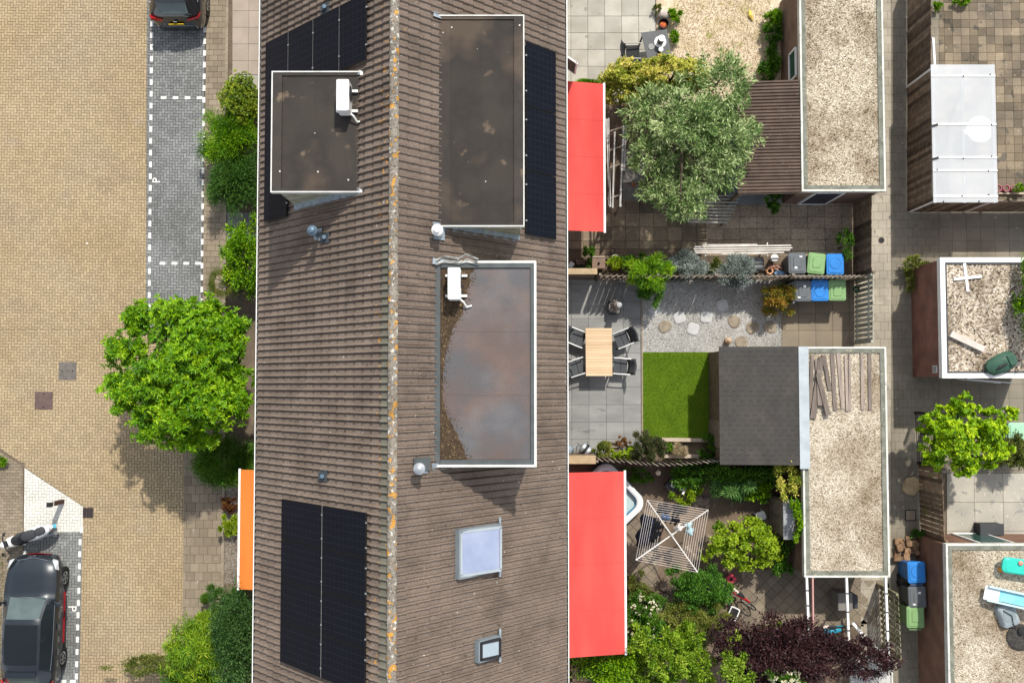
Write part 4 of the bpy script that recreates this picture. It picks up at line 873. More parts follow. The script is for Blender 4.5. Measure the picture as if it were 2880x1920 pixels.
# scooter
a, b = P(30, 1525, .5), P(150, 1480, .5); rz = math.atan2(b.y-a.y, b.x-a.x)
root = thing('scooter', 'white and black motor scooter parked in front of the blue grey car', 'scooter', (a.x, a.y, GZ), rz); bld = local_builder(root)
WP = M('white_scooter_paint', (.78, .78, .77), (.74, .74, .73), rough=.25, coat=.8); BP = M('black_scooter_paint', (.02, .022, .026), (.018, .02, .024), rough=.3, coat=.6)
def loft(secs, n=12):
    m = MB(); vs = []; 
    for x, yc, z, w_, h_ in secs: vs += [(x, yc+w_*math.cos(2*PI*k/n), z+h_*math.sin(2*PI*k/n)) for k in range(n)]
    return m.add(vs, [(i*n+k, (i+1)*n+k, (i+1)*n+(k+1) % n, i*n+(k+1) % n) for i in range(len(secs)-1) for k in range(n)] + [tuple(range(n)), tuple(range(len(secs)*n-1, (len(secs)-1)*n-1, -1))])
for x, nm in ((-.02, 'front_wheel'), (1.28, 'rear_wheel')):
    T = Matrix.Translation((x, 0, .24)) @ Matrix.Rotation(PI/2, 4, 'X'); wv = bld(MB().lathe((0, 0, 0), [(.13, .05), (.2, .06), (.235, .04), (.235, -.04), (.2, -.06), (.13, -.05)], 20, M=T), 'wheel', TYRE); bld(MB().lathe((0, 0, 0), [(.13, .045), (.13, -.045)], 14, M=T), 'rim', METAL, wv)
bld(loft([(-.27, 0, .4, .03, .02), (-.2, 0, .47, .1, .05), (-.05, 0, .53, .12, .06), (.1, 0, .52, .11, .06), (.18, 0, .46, .06, .04)]), 'front_mudguard', WP, smooth=True)
bld(loft([(-.02, 0, .8, .05, .1), (.04, 0, .78, .12, .2), (.12, 0, .72, .18, .28), (.2, 0, .64, .19, .3), (.28, 0, .5, .17, .2), (.34, 0, .4, .13, .1)]), 'front_shield', WP, smooth=True)
bld(loft([(.2, 0, .7, .13, .18), (.28, 0, .66, .17, .2), (.34, 0, .55, .17, .16), (.4, 0, .44, .16, .08)]), 'inner_shield', BP, smooth=True)
bld(loft([(.2, 0, .42, .2, .1), (.34, 0, .38, .21, .07), (.55, 0, .38, .2, .07), (.7, 0, .46, .19, .14), (.8, 0, .55, .16, .16)]), 'footboard', BP, smooth=True)
bld(loft([(.58, 0, .52, .1, .16), (.7, 0, .6, .2, .2), (.95, 0, .66, .235, .2), (1.2, 0, .7, .225, .18), (1.45, 0, .76, .17, .13), (1.62, 0, .8, .09, .07), (1.7, 0, .8, .03, .03)]), 'rear_body', WP, smooth=True)
bld(loft([(.55, 0, .76, .08, .05), (.66, 0, .82, .15, .07), (.85, 0, .855, .175, .07), (1.02, 0, .87, .16, .06), (1.1, 0, .88, .12, .05)]), 'seat', M('seat_vinyl', (.05, .052, .056), (.042, .044, .048), rough=.6), smooth=True)
bld(loft([(1.12, 0, .88, .1, .05), (1.2, 0, .9, .14, .06), (1.38, 0, .915, .13, .055), (1.46, 0, .91, .08, .04)]), 'pillion_seat', MATS['seat_vinyl'], smooth=True)
bld(MB().tube([(.14, -.36, 1.0), (.08, -.18, 1.03), (.04, 0, 1.02), (.08, .18, 1.03), (.14, .36, 1.0)], .022, 8), 'handlebar', BLACK)
bld(loft([(-.1, 0, .95, .04, .04), (-.04, 0, .98, .1, .06), (.03, 0, 1.0, .12, .06), (.07, 0, 1.0, .08, .05)]), 'headlamp_cowl', WP, smooth=True)
bld(MB().rrect((.12, 0), .13, .22, 1.0, 1.07, .04, ch=.02), 'instrument_panel', BP)
for sg in (-1, 1): bld(MB().tube([(.15, sg*.26, 1.0), (.19, sg*.38, .985)], .026, 8), 'grip', BLACK); bld(MB().bar((-.12, sg*.09, .52), (.1, sg*.1, .5), .03, .05), 'fork_leg', BLACK)
bld(MB().tube([(1.35, -.2, .93), (1.6, -.12, .93), (1.66, 0, .93), (1.6, .12, .93), (1.35, .2, .93)], .014, 8), 'grab_rail', METAL)
for sg in (-1, 1): bld(MB().tube([(.06, sg*.24, 1.02), (.0, sg*.3, 1.14)], .01, 6), 'mirror_stem', BLACK); bld(MB().rrect((-.01, sg*.31), .05, .12, 1.13, 1.19, .02), 'mirror', BLACK)
bld(MB().box((1.66, 0, .66), (.02, .14, .16), M=Matrix.Rotation(R(-35), 4, 'Y')), 'number_plate', M('plate_blue', (.1, .42, .55), (.09, .38, .5), rough=.4))
bld(MB().box((1.58, 0, .72), (.08, .2, .06)), 'tail_light', REDL); bld(MB().tube([(.8, .12, .3), (.78, .26, .05)], .015, 6), 'side_stand', METAL)
bld(MB().tube([(1.0, -.2, .3), (1.5, -.22, .36)], [.05, .06], 10), 'exhaust', METAL)
# bollard
a, b = P(177, 1409, 0), P(135, 1424, 1.05); root = thing('bollard', 'brown wooden bollard standing in the white painted triangle', 'bollard', (a.x, a.y, GZ))
m = MB(); m.box((a.x, a.y, GZ+.48), (.14, .14, .96)); m.build('post', M('bollard_wood', (.09, .05, .035), (.06, .036, .028), scale=6, rough=.8), root, bevel=.01); MB().box((a.x, a.y, GZ+.985), (.16, .16, .05)).build('cap', BLACK, root); MB().box((a.x, a.y, GZ+.8), (.15, .15, .06)).build('reflector_band', WHITE, root)

# ------------------------------------------------------------------ garage blocks and sheds with flat roofs
RGRAV = GRAVEL('tan_roof_gravel', [(.1, .075, .052), (.345, .285, .195), (.555, .49, .38), (.22, .175, .115), (.67, .61, .5), (.41, .345, .24)], 27, ((.34, .27, .2), 1.0))
RGRAV2 = GRAVEL('pale_roof_gravel', [(.16, .125, .09), (.42, .355, .26), (.59, .525, .42), (.285, .23, .16), (.69, .635, .53), (.475, .405, .3)], 29, ((.42, .35, .28), .9))
RGRAV3 = GRAVEL('coarse_roof_gravel', [(.06, .045, .033), (.36, .285, .2), (.58, .5, .4), (.16, .12, .085), (.74, .67, .57), (.43, .35, .26)], 19, ((.26, .22, .18), .9))
BRG = BRICK('garage_brick', (.2, .12, .085), (.16, .1, .075), (.2, .17, .15)); BRR = BRICK('red_brick', (.24, .1, .07), (.19, .085, .062), (.24, .19, .17)); BRB = BRICK('brown_brick', (.2, .1, .065), (.16, .085, .058), (.22, .17, .13))
EDGE = M('mossy_roof_edge', (.2, .205, .17), (.12, .125, .1), scale=4, rough=.85, specks=((8, .62, (.28, .27, .2)),))
def flat_shed(name, label, rect, z, wall, grav, trim=.06, edge=.14, edgemat=EDGE, over=.06, trimmat=CREAM, cat='shed', trimz=0.0):
    xa, xb, ya, yb = RECT(*rect, z); root = thing(name, label, cat, ((xa+xb)/2, (ya+yb)/2, 0))
    w_ = MB().slab(xa+over, xb-over, ya+over, yb-over, 0, z-.12).build('wall', wall, root)
    MB().slab(xa+.05, xb-.05, ya+.05, yb-.05, z-.14, z-.09).build('roof', EDGE, root)
    rf = root.children[-1] if False else None
    for a, b_, c_, d_ in ((xa, xb, ya, ya+trim), (xa, xb, yb-trim, yb), (xa, xa+trim, ya+trim, yb-trim), (xb-trim, xb, ya+trim, yb-trim)): MB().slab(a, b_, c_, d_, z-.24, z+trimz).build('fascia', trimmat, root)
    t = trim+.002; e = trim+edge
    for a, b_, c_, d_ in ((xa+t, xb-t, ya+t, ya+e), (xa+t, xb-t, yb-e, yb-t), (xa+t, xa+e, ya+e+.002, yb-e-.002), (xb-e, xb-t, ya+e+.002, yb-e-.002)): MB().slab(a, b_, c_, d_, z-.13, z-.015).build('roof_edge', edgemat, root)
    MB().slab(xa+e+.002, xb-e-.002, ya+e+.002, yb-e-.002, z-.13, z-.05).build('roof_gravel', grav, root, kind='stuff')
    return root, (xa, xb, ya, yb)
g1, G1 = flat_shed('garage', 'long garage with tan gravel roof behind the brown ribbed lean-to', (2251, -80, 2487, 538), 2.5, BRG, RGRAV)
g2, G2 = flat_shed('garage', 'long garage with old planks laid on its pale gravel roof', (2258, 975, 2498, 1623), 2.5, BRG, RGRAV2)
g3, G3 = flat_shed('shed', 'red brick shed with a white cross of planks on its gravel roof', (2647, 724, 2960, 1063), 2.5, BRR, RGRAV3, trim=.16, edge=.06, trimmat=WHITE, edgemat=DGREY)
g4, G4 = flat_shed('shed', 'brown brick shed with toys on its gravel roof', (2665, 1529, 3000, 2010), 2.5, BRB, RGRAV2)
# openings
def opening(root, c, d, frame, glass, nm='window'):
    x, y, z = c; sx, sy, sz = d; f = MB(); t = .07
    if sx > sy:
        for a, b_, w_, h_ in ((0, sz/2, sx, t), (0, -sz/2, sx, t), (sx/2, 0, t, sz), (-sx/2, 0, t, sz)): f.box((x+a, y, z+b_), (w_, sy, h_))
        p = MB().box((x, y, z), (sx-t, sy*.5, sz-t))
    else:
        for a, b_, w_, h_ in ((0, sz/2, sy, t), (0, -sz/2, sy, t), (sy/2, 0, t, sz), (-sy/2, 0, t, sz)): f.box((x, y+a, z+b_), (sx, w_, h_))
        p = MB().box((x, y, z), (sx*.5, sy-t, sz-t))
    w_ = f.build(nm, frame, root); p.build('pane', glass, w_); return w_
GLG = M('green_glass', (.03, .08, .07), (.06, .12, .1), rough=.08, spec=.8)
opening(g1, (G1[0]+.05, P(2232, 172, 2).y, 1.55), (.1, .95, .75), WHITE, GLG)
xd = (P(2310, 555, 1.2).x); opening(g1, (xd, G1[2]+.05, 1.1), (.95, .1, 2.05), WHITE, M('navy_door', (.012, .018, .045), (.012, .018, .04), rough=.3), 'door')
opening(g4, (P(2770, 1515, 1.4).x, G4[3]-.05, 1.2), (1.1, .1, 2.1), WHITE, GLG, 'door')
m = MB(); q = P(2629, 1038, 1.9); m.slab(G3[0]+.035, G3[0]+.075, q.y-.12, q.y+.12, 1.7, 2.0); v = m.build('air_vent', WHITE, g3)
for i in range(3): MB().slab(G3[0]+.025, G3[0]+.034, q.y-.1, q.y+.1, 1.75+i*.085, 1.79+i*.085).build('louvre', MGREY, v)
m = MB(); a = P(2722, 1072, 2.0); b_ = P(2848, 1073, 2.0); m.bar((a.x, G3[2]-.02, 1.95), (b_.x, G3[2]-.16, 1.95), .03, .04); m.bar((a.x, G3[2]-.02, 1.2), (b_.x, G3[2]-.16, 1.2), .03, .04); m.build('window', WHITE, g3)
# lean-to with brown corrugated roof against garage 1
xa, xb, ya, yb = RECT(2075, 228, 2250, 546, 2.3); root = thing('lean_to', 'lean-to with brown ribbed roof against the long garage', 'lean-to', ((xa+xb)/2, (ya+yb)/2, 0))
xb = G1[0]-.02; n = 100; m = MB(); vs = []
CORR = M('brown_corrugated', (.12, .085, .065), (.085, .06, .048), scale=3, rough=.7, tone=.1, specks=((9, .68, (.2, .16, .13)), (15, .74, (.4, .37, .32))))
nr = 34; pit = (yb-ya)/nr
for i in range(nr):
    y = ya+i*pit; pr = [(y, 0), (y+pit*.28, 0), (y+pit*.42, .045), (y+pit*.78, .045), (y+pit*.92, 0)]
    b = MB(); b.add([(xa, py, 2.22+pz) for py, pz in pr+[(y+pit, 0)]] + [(xb, py, 2.42+pz) for py, pz in pr+[(y+pit, 0)]], [(k, k+6, k+7, k+1) for k in range(5)], tone=random.random()); b.build('roof_rib', CORR, root)
MB().slab(xa+.08, xb-.01, ya+.06, yb-.06, .0, .2).build('floor_slab', MGREY, root)
for y in (ya+.1, yb-.1):
    MB().box((xa+.12, y, 1.1), (.1, .1, 2.2)).build('post', WOODD, root)
MB().slab(xa+.06, xb-.01, yb-.1, yb-.06, 0, 2.2).build('wall', WOODD, root); MB().bar((xa+.1, ya+.05, 2.16), (xa+.1, yb-.05, 2.16), .1, .12).build('beam', WOODD, root)
# dark shed of garden B with narrow felt strips, and pale flashing to garage 2
xa, xb, ya, yb = RECT(2025, 975, 2247, 1306, 2.4); root = thing('shed', 'shed with dark grey felt strip roof beside the small green lawn', 'shed', ((xa+xb)/2, (ya+yb)/2, 0))
FELTS = M('shed_felt', (.062, .058, .054), (.05, .047, .044), scale=1.0, rough=.8, tone=.06, fine=.16, fscale=50, specks=((.8, .52, (.085, .072, .06), .25),), dots=((3, .07, .1, (.6, .6, .57)),))
MB().slab(xa+.12, xb, ya+.12, yb-.12, 0, 2.26).build('wall', WOODD, root)
xb = G2[0]+.02; rf = MB().add([(xa, ya, 2.28), (xb, ya, 2.5), (xb, yb, 2.5), (xa, yb, 2.28), (xa, ya, 2.34), (xb, ya, 2.56), (xb, yb, 2.56), (xa, yb, 2.34)], [(3,2,1,0), (4,5,6,7), (0,1,5,4), (1,2,6,5), (2,3,7,6), (3,0,4,7)]).build('roof', DGREY, root)
ns = 20; wd = (xb-xa)/ns; zz = lambda x: 2.35+.22*(x-xa)/(xb-xa); nrow = 12; rl = (yb-ya+.02)/nrow
for i in range(ns):
    x0, x1 = xa-.01+i*wd, xa-.01+(i+1)*wd
    for j in range(-1, nrow):
        y0_ = max(ya-.01, ya-.01+rl*(j+(.5 if i % 2 else 0)+(0 if i % 2 else 1))-(0 if i % 2 else rl)); y1_ = min(yb+.01, ya-.01+rl*(j+1+(.5 if i % 2 else 0)))
        if y1_-y0_ < .05: continue
        MB().add([(x0, y0_+.004, zz(x0)-.003), (x1, y0_+.004, zz(x1)+.014), (x1, y1_-.004, zz(x1)+.014), (x0, y1_-.004, zz(x0)-.003), (x1, y0_+.004, zz(x1)-.01), (x1, y1_-.004, zz(x1)-.01)], [(0,1,2,3), (1,4,5,2)], tone=random.random()).build('shingle', FELTS, rf)
for xx in (xa+.1,): MB().slab(xx, xx+.02, ya+.5, ya+1.4, .05, 2.0).build('door', WOODG, root)
xg0, xg1 = P(2247, 1100, 2.58).x, P(2275, 1100, 2.58).x
solo(MB().slab(xg0, xg1, ya-.12, yb, 2.585, 2.6), 'flashing_strip', M('pale_blue_flashing', (.4, .44, .46), (.32, .36, .385), scale=2.5, rough=.5, fine=.08), 'pale blue grey flashing between the dark shed roof and the gravel roof', 'flashing')
# translucent carport roof on the far side of the alley
PC = M('polycarbonate', (.62, .64, .66), (.56, .58, .6), scale=.8, rough=.35); t = PC.node_tree; b = t.nodes['Principled BSDF']; tp = t.nodes.new('ShaderNodeBsdfTransparent'); mx = t.nodes.new('ShaderNodeMixShader'); mx.inputs[0].default_value = .5
t.links.new(b.outputs[0], mx.inputs[1]); t.links.new(tp.outputs[0], mx.inputs[2]); t.links.new(mx.outputs[0], t.nodes['Material Output'].inputs[0])
xa, xb, ya, yb = RECT(2621, 182, 2802, 570, 2.2); root = thing('patio_cover', 'translucent white patio cover beside the dark wooden fence', 'canopy', ((xa+xb)/2, (ya+yb)/2, 0))
ys = [yb, P(2700, 214, 2.2).y, P(2700, 350, 2.2).y, P(2700, 443, 2.2).y, P(2700, 480, 2.2).y, P(2700, 552, 2.2).y, ya]
for i in range(6):
    for j in range(2):
        xm = xa+(xb-xa)*.5; x0, x1 = (xa, xm-.003) if j == 0 else (xm+.003, xb)
        MB().slab(x0, x1, ys[i+1]+.003, ys[i]-.003, 2.2+.004*(i % 2), 2.212+.004*(i % 2)).build('roof_sheet', PC, root)
for y in ys[1:-1]: MB().slab(xa, xb, y-.03, y+.03, 2.218, 2.232).build('batten', WHITE, root)
for x in (xa+.08, (xa+xb)/2, xb-.08): MB().slab(x-.03, x+.03, ya, yb, 2.08, 2.19).build('rafter', WHITE, root)
for x in (xa+.1, xb-.1):
    for y in (ya+.1, yb-.1): MB().box((x, y, 1.04), (.08, .08, 2.08)).build('post', WHITE, root)
for px, py in ((2668+42, 214), (2785, 210), (2789, 350), (2710, 445), (2789, 440), (2636, 478), (2780, 480), (2706, 551), (2781, 548), (2654, 567), (2754, 566)): q = P(px, py, 2.24); MB().lathe((q.x, q.y, 2.232), [(.025, 0), (.025, .012), (.01, .02)], 8).build('screw_cap', BLACK, root)
for px, py in ((2628, 353), (2630, 446)): q = P(px, py, 2.25); MB().bar((q.x-.12, q.y-.03, 2.24), (q.x+.12, q.y+.04, 2.24), .07, .03).build('bracket', BLACK, root)
q = P(2756, 364, .75); root = thing('round_table', 'white round garden table under the translucent patio cover', 'table', (q.x, q.y, .03))
MB().lathe((q.x, q.y, .73), [(.46, 0), (.47, .015), (.46, .03)], 36).build('table_top', M('bright_white', (.6, .6, .59), (.56, .56, .55), rough=.6), root); MB().tube([(q.x, q.y, .03), (q.x, q.y, .74)], .04, 10).build('stem', METAL, root); MB().lathe((q.x, q.y, .03), [(.25, 0), (.25, .04), (.05, .08)], 20).build('foot', METAL, root)
BEDA = M('pale_joint', (.17, .155, .125), (.13, .12, .095), scale=8, rough=.95)
# ------------------------------------------------------------------ garden and alley grounds
ALLEY = M('alley_slab', (.39, .35, .285), (.3, .268, .215), scale=.8, rough=.9, tone=.05, fine=.12, fscale=40, specks=((1.2, .52, (.25, .225, .18), .2), (4, .64, (.2, .18, .145), .1)))
ALLEYSH = M('shaded_alley_slab', (.245, .218, .17), (.18, .16, .124), scale=.8, rough=.9, tone=.05, fine=.14, fscale=40, specks=((1.1, .52, (.175, .152, .115), .2), (5, .68, (.33, .31, .26))), dots=((2, .05, .1, (.5, .5, .46)),))  # alley slabs with shade painted in as a darker tone; stains are real
AGG = M('aggregate_slab', (.36, .285, .21), (.27, .213, .157), scale=1.6, rough=.95, tone=.16, fine=.4, fscale=22, bump=.5, bscale=50)
paving('alley_pavement', [(2420, -60), (2505, -60), (2505, 1990), (2420, 1990)], ALLEY, BEDA, (.3, .3), 'running', .005, focus=(2470, 800))
paving('alley_pavement', [(2505.5, -60), (2640, -60), (2640, 1990), (2505.5, 1990)], ALLEYSH, BEDA, (.3, .3), 'running', .004, focus=(2530, 900), limit=200)
paving('side_alley_pavement', [(2640.5, 560), (3000, 560), (3000, 790), (2640.5, 790)], ALLEYSH, BEDA, (.5, .5), 'stack', .005, focus=(2750, 660), limit=150)
paving('side_alley_pavement', [(2640.5, 1000), (3000, 1000), (3000, 1330), (2640.5, 1330)], ALLEYSH, BEDA, (.5, .5), 'stack', .005, focus=(2700, 1090), limit=150)
OLDT = M('old_patio_slab', (.22, .175, .12), (.14, .115, .085), scale=.8, rough=.92, tone=.3, fine=.25, fscale=30, specks=((2.2, .6, (.1, .088, .07)), (9, .68, (.32, .28, .22))))
paving('back_yard_paving', [(2640.5, -60), (3000, -60), (3000, 559), (2640.5, 559)], OLDT, BEDG, (.3, .3), 'stack', .008, focus=(2760, 120), limit=250, tones=(0, 1))
PALEC = M('pale_yard_concrete', (.4, .37, .31), (.32, .3, .26), scale=1.1, rough=.9, tone=.07, fine=.12, fscale=30, specks=((3, .62, (.26, .25, .23)), (9, .64, (.47, .44, .38))))
paving('yard_concrete', [(2662, 1330.5), (3000, 1330.5), (3000, 1540), (2662, 1540)], PALEC, BEDG, (1.0, 1.0), 'stack', .01, focus=(2760, 1400))
# garden D (top)
paving('patio', [(1520, -60), (1845, -60), (1845, 290), (1520, 290)], SLABC, BEDG, (.605, .605), 'stack', .01, focus=(1720, 120), origin=tuple(P(1605, 0, 0).xy))
DRY = M('dry_soil', (.62, .52, .39), (.5, .4, .28), scale=1.6, rough=.95, fine=.3, fscale=25, bump=.6, bscale=22, specks=((1.3, .52, (.42, .35, .2), .15), (3.5, .62, (.3, .28, .11)),))
sheet('dry_lawn', [(1846, -60), (2212, -60), (2212, 300), (1846, 300)], DRY, .008)
DRYG = LEAF('dry_grass', (.2, .17, .06), (.5, .4, .24), (.62, .52, .36), rough=.8, trans=.2)
blades('dry_grass', [(1900, -40), (2165, -40), (2165, 250), (1880, 250)], DRYG, 7000, .08, .01, 'sparse straw coloured dry grass', lean=1.2, wd=.012)
# garden A
sheet('garden_soil', [(1520, 291), (2120, 291), (2420, 300), (2420, 784), (1520, 784)], SOIL, .006)
paving('old_patio', [(1520, 560), (1985, 560), (1985, 700), (1520, 700)], M('dark_brown_slab', (.24, .19, .13), (.15, .12, .085), scale=.9, rough=.85, tone=.3, fine=.3, fscale=25, specks=((1.8, .64, (.22, .185, .12)),)), BEDG, (.5, .5), 'stack', .012, focus=(1800, 660), z=.008)  # brown slabs mottled lighter and darker at random
paving('aggregate_patio', [(1986, 548), (2420, 548), (2420, 720), (1986, 720)], AGG, BEDG, (.6, .4), 'stack', .012, focus=(2150, 640), z=.008)
# garden B
SLABG = M('grey_patio_slab', (.27, .27, .258), (.2, .2, .195), scale=1.3, rough=.85, tone=.1, fine=.1, fscale=30, stretch=(.5, 1.6, 1), specks=((2.4, .64, (.16, .16, .155)),))
paving('patio', [(1520, 786), (1803, 786), (1803, 1290), (1520, 1290)], SLABG, BEDG, (.608, .605), 'stack', .007, focus=(1700, 1000), origin=tuple(P(1607, 944, 0).xy))
solo(MB().bar(P(1805, 786, 0)+Vector((0, 0, .02)), P(1806, 1240, 0)+Vector((0, 0, .02)), .05, .05), 'edging_strip', KERB, 'thin concrete edging between the grey patio and the white gravel', 'edging')
sheet('gravel_bed', [(1807, 786), (2198, 786), (2198, 990), (1807, 990)], GRV, .02)
paving('side_patio', [(2198.5, 786), (2420, 786), (2420, 985), (2198.5, 985)], M('tan_slab', (.25, .21, .155), (.2, .17, .13), scale=1.2, tone=.1, fine=.1, rough=.9), BEDG, (.6, .6), 'stack', .008, focus=(2260, 900))
ART = LEAF('artificial_grass', (.09, .16, .004), (.14, .25, .008), (.21, .32, .02), rough=.7, trans=.15)
sheet('lawn', [(1808, 990.5), (2002, 990.5), (2002, 1232), (1808, 1232)], M('lawn_base', (.12, .2, .012), (.09, .16, .01), scale=2, rough=.95), .022)
blades('lawn_grass', [(1809, 991), (2002, 991), (2002, 1231), (1809, 1231)], ART, 42000, .035, .022, 'short bright green lawn grass', lean=.45, wd=.007)
paving('garden_path', [(2003, 990.5), (2060, 990.5), (2060, 1260), (2003, 1260)], SLABP, BEDG, (.3, .6), 'stack', .006)
sheet('garden_bed_soil', [(1520, 1240), (2060, 1240), (2060, 1300), (1520, 1300)], SOIL, .012)
# garden C
sheet('garden_soil', [(1520, 1301), (2300, 1301), (2300, 1990), (1520, 1990)], M('trodden_soil', (.19, .14, .1), (.12, .09, .066), scale=1.1, rough=.95, fine=.25, fscale=25, bump=.5, bscale=20, specks=((2, .64, (.25, .2, .15)),)), .006)
DIAG = M('diagonal_slab', (.23, .19, .14), (.17, .14, .105), scale=1.2, rough=.9, tone=.12, fine=.2, fscale=30)
paving('diagonal_paving', [(2085, 1600), (2500, 1600), (2500, 1760), (2085, 1760)], DIAG, BEDG, (.3, .3), 'stack', .01, rot=R(45), focus=(2180, 1670), z=.01)
paving('diagonal_paving', [(1730, 1430), (1850, 1430), (1850, 1650), (1730, 1650)], DIAG, BEDG, (.3, .3), 'stack', .012, rot=R(45), focus=(1790, 1560), z=.01)
sheet('planting_bed', [(2060, 1761), (2520, 1761), (2520, 1990), (2060, 1990)], SOIL, .012)
# round and square covers in the alley
q = P(2478, 676, 0); root = thing('alley_drain', 'small round rusty drain cover in the alley paving', 'drain', (q.x, q.y, .03)); MB().lathe((q.x, q.y, .028), [(.11, 0), (.11, .012)], 18).build('rim', MATS['cover_iron'], root); MB().lathe((q.x, q.y, .04), [(.085, 0), (.085, .004)], 18).build('grate', BLACK, root)
q = P(2560, 1448, 0); root = thing('alley_hatch', 'square dark framed hatch in the alley paving near the firewood', 'hatch', (q.x, q.y, .03))
for a, b_ in (((-.18, -.18), (.18, -.18)), ((.18, -.18), (.18, .18)), ((.18, .18), (-.18, .18)), ((-.18, .18), (-.18, -.18))): MB().bar((q.x+a[0], q.y+a[1], .034), (q.x+b_[0], q.y+b_[1], .034), .03, .014).build('frame_bar', BLACK, root)
MB().box((q.x, q.y, .034), (.32, .32, .01)).build('lid', KERB, root)

# ------------------------------------------------------------------ fences
W = lambda px, py: tuple(P(px, py, 0).xy)
fence('fence', 'tall dark board fence along the alley beside the patio cover', W(2552, -70), W(2552, 588), 2.0, WOODD, .13, .004, side=-1, rails=3)
fence('fence', 'dark board fence turning the corner below the patio cover', W(2556, 594), W(2960, 594), 2.0, WOODD, .13, .004, side=-1, rails=3)
fence('fence', 'dark lattice backed fence between the alley and the three bins by the garage', W(2400, 572), W(2400, 782), 1.8, WOODD, .14, .004, side=-1, rails=3)
fence('garden_gate', 'grey green gate of spaced upright slats beside the alley', W(2400, 788), W(2400, 966), 1.75, M('pale_green_wood', (.42, .43, .36), (.3, .31, .25), rough=.85, scale=4, tone=.25, fine=.2), .12, .05, side=1, cat='gate', piece='slat')
fence('fence', 'weathered slat fence behind the six bins', W(1990, 788), W(2398, 788), 1.55, WOODG, .2, -.045, side=-1, wob=.04, twist=.5)
fence('fence', 'low weathered slat fence behind the fern and planters', W(1676, 788), W(1986, 789), 1.6, WOODG, .25, -.06, side=-1, wob=.05, twist=.55)
TAN = M('tan_wall', (.42, .32, .2), (.33, .25, .15), scale=4, rough=.9, fine=.15)
def wallpiece(label, px0, px1, py, h, thick=.16):
    a, b_ = P(px0, py, 0), P(px1, py, 0); root = thing('garden_wall', label, 'wall', ((a.x+b_.x)/2, a.y, 0)); MB().slab(a.x, b_.x, a.y-thick/2, a.y+thick/2, 0, h-.06).build('wall', WOODD, root); MB().slab(a.x-.02, b_.x+.02, a.y-thick/2-.02, a.y+thick/2+.02, h-.058, h).build('coping', TAN, root)
wallpiece('short tan capped wall at the end of the weathered slat fence by the box planter', 1575, 1666, 779, 1.75)
wallpiece('short tan capped wall beside the longer red awning', 1575, 1662, 1281, 1.75, .24)
# bowed old fence between gardens B and C: leaning panels
pts = [(1668, 1284), (1745, 1290), (1815, 1297), (1880, 1297), (1950, 1291), (2032, 1284)]
for i in range(5): fence('fence', 'weathered leaning panel of the bowed slat fence behind the longer red awning', W(*pts[i]), W(*pts[i+1]), 1.65, WOODG, .22, -.05, side=1, group='panels of the bowed slat fence', wob=.06, twist=-.5)
fence('fence', 'brown board fence with a mid rail beside the bright green tree', W(2583, 1305), W(2590, 1496), 1.9, M('warm_brown_wood', (.26, .19, .125), (.16, .115, .075), rough=.85, scale=4, tone=.4, fine=.2, specks=((2, .6, (.2, .19, .07), .1),)), .14, .02, side=-1, rails=3)
fence('trellis', 'dark wire trellis half hidden behind the bright green tree', W(2572, 1160), W(2580, 1300), 1.5, BLACK, .03, .11, thick=.01, horiz=True, side=-1, cat='trellis', piece='wire')
fence('fence', 'mossy slatted fence under the white pergola rails', W(2468, 1640), W(2476, 1815), 1.7, M('mossy_slat_wood', (.3, .28, .2), (.17, .16, .08), rough=.85, scale=3, tone=.3, fine=.2), .12, .06, side=1, piece='slat')
fence('fence', 'low weathered picket fence at the foot of the white pergola', W(2290, 1792), W(2398, 1808), 1.0, WOODG, .09, .05, side=-1, wob=.04)
# white pergola rails south of garage 2
root = thing('pergola', 'white pergola rails running out from the planked garage roof', 'pergola', tuple(P(2385, 1720, 0)))
for x0, x1, yb_, mt in ((2268, 2275, 1806, WHITE), (2380, 2388, 1848, WHITE), (2490, 2498, 1850, WHITE), (2285, 2287, 1795, M('pink_rail', (.5, .28, .26), (.45, .24, .22), rough=.6))):
    a, b_ = P(x0, 1622, 2.42), P(x1, yb_, 2.42); MB().bar(a, b_, .07 if mt is WHITE else .045, .1).build('rail', mt, root); MB().box((b_.x, b_.y+.05, 1.18), (.06, .06, 2.36)).build('post', mt, root)
    if mt is WHITE:
        for k in range(4): q = a.lerp(b_, .2+.23*k); MB().box((q.x, q.y, q.z+.055), (.1, .04, .02)).build('bracket', DGREY, root)
xa, xb, ya, yb = RECT(2392, 1846, 2510, 2000, 2.4); root = thing('flat_roof_shelter', 'pale grey flat roof half hidden under the purple tree', 'shelter', ((xa+xb)/2, (ya+yb)/2, 0))
MB().slab(xa, xb, ya, yb, 2.3, 2.4).build('roof', M('pale_roof', (.5, .49, .46), (.4, .39, .36), scale=2, rough=.7), root)
for x in (xa+.1, xb-.1): MB().box((x, yb-.1, 1.15), (.1, .1, 2.3)).build('post', WOODD, root)
MB().bar((xb-.02, ya, 2.42), (xb-.02, yb, 2.42), .05, .05).build('edge_trim', CREAM, root)

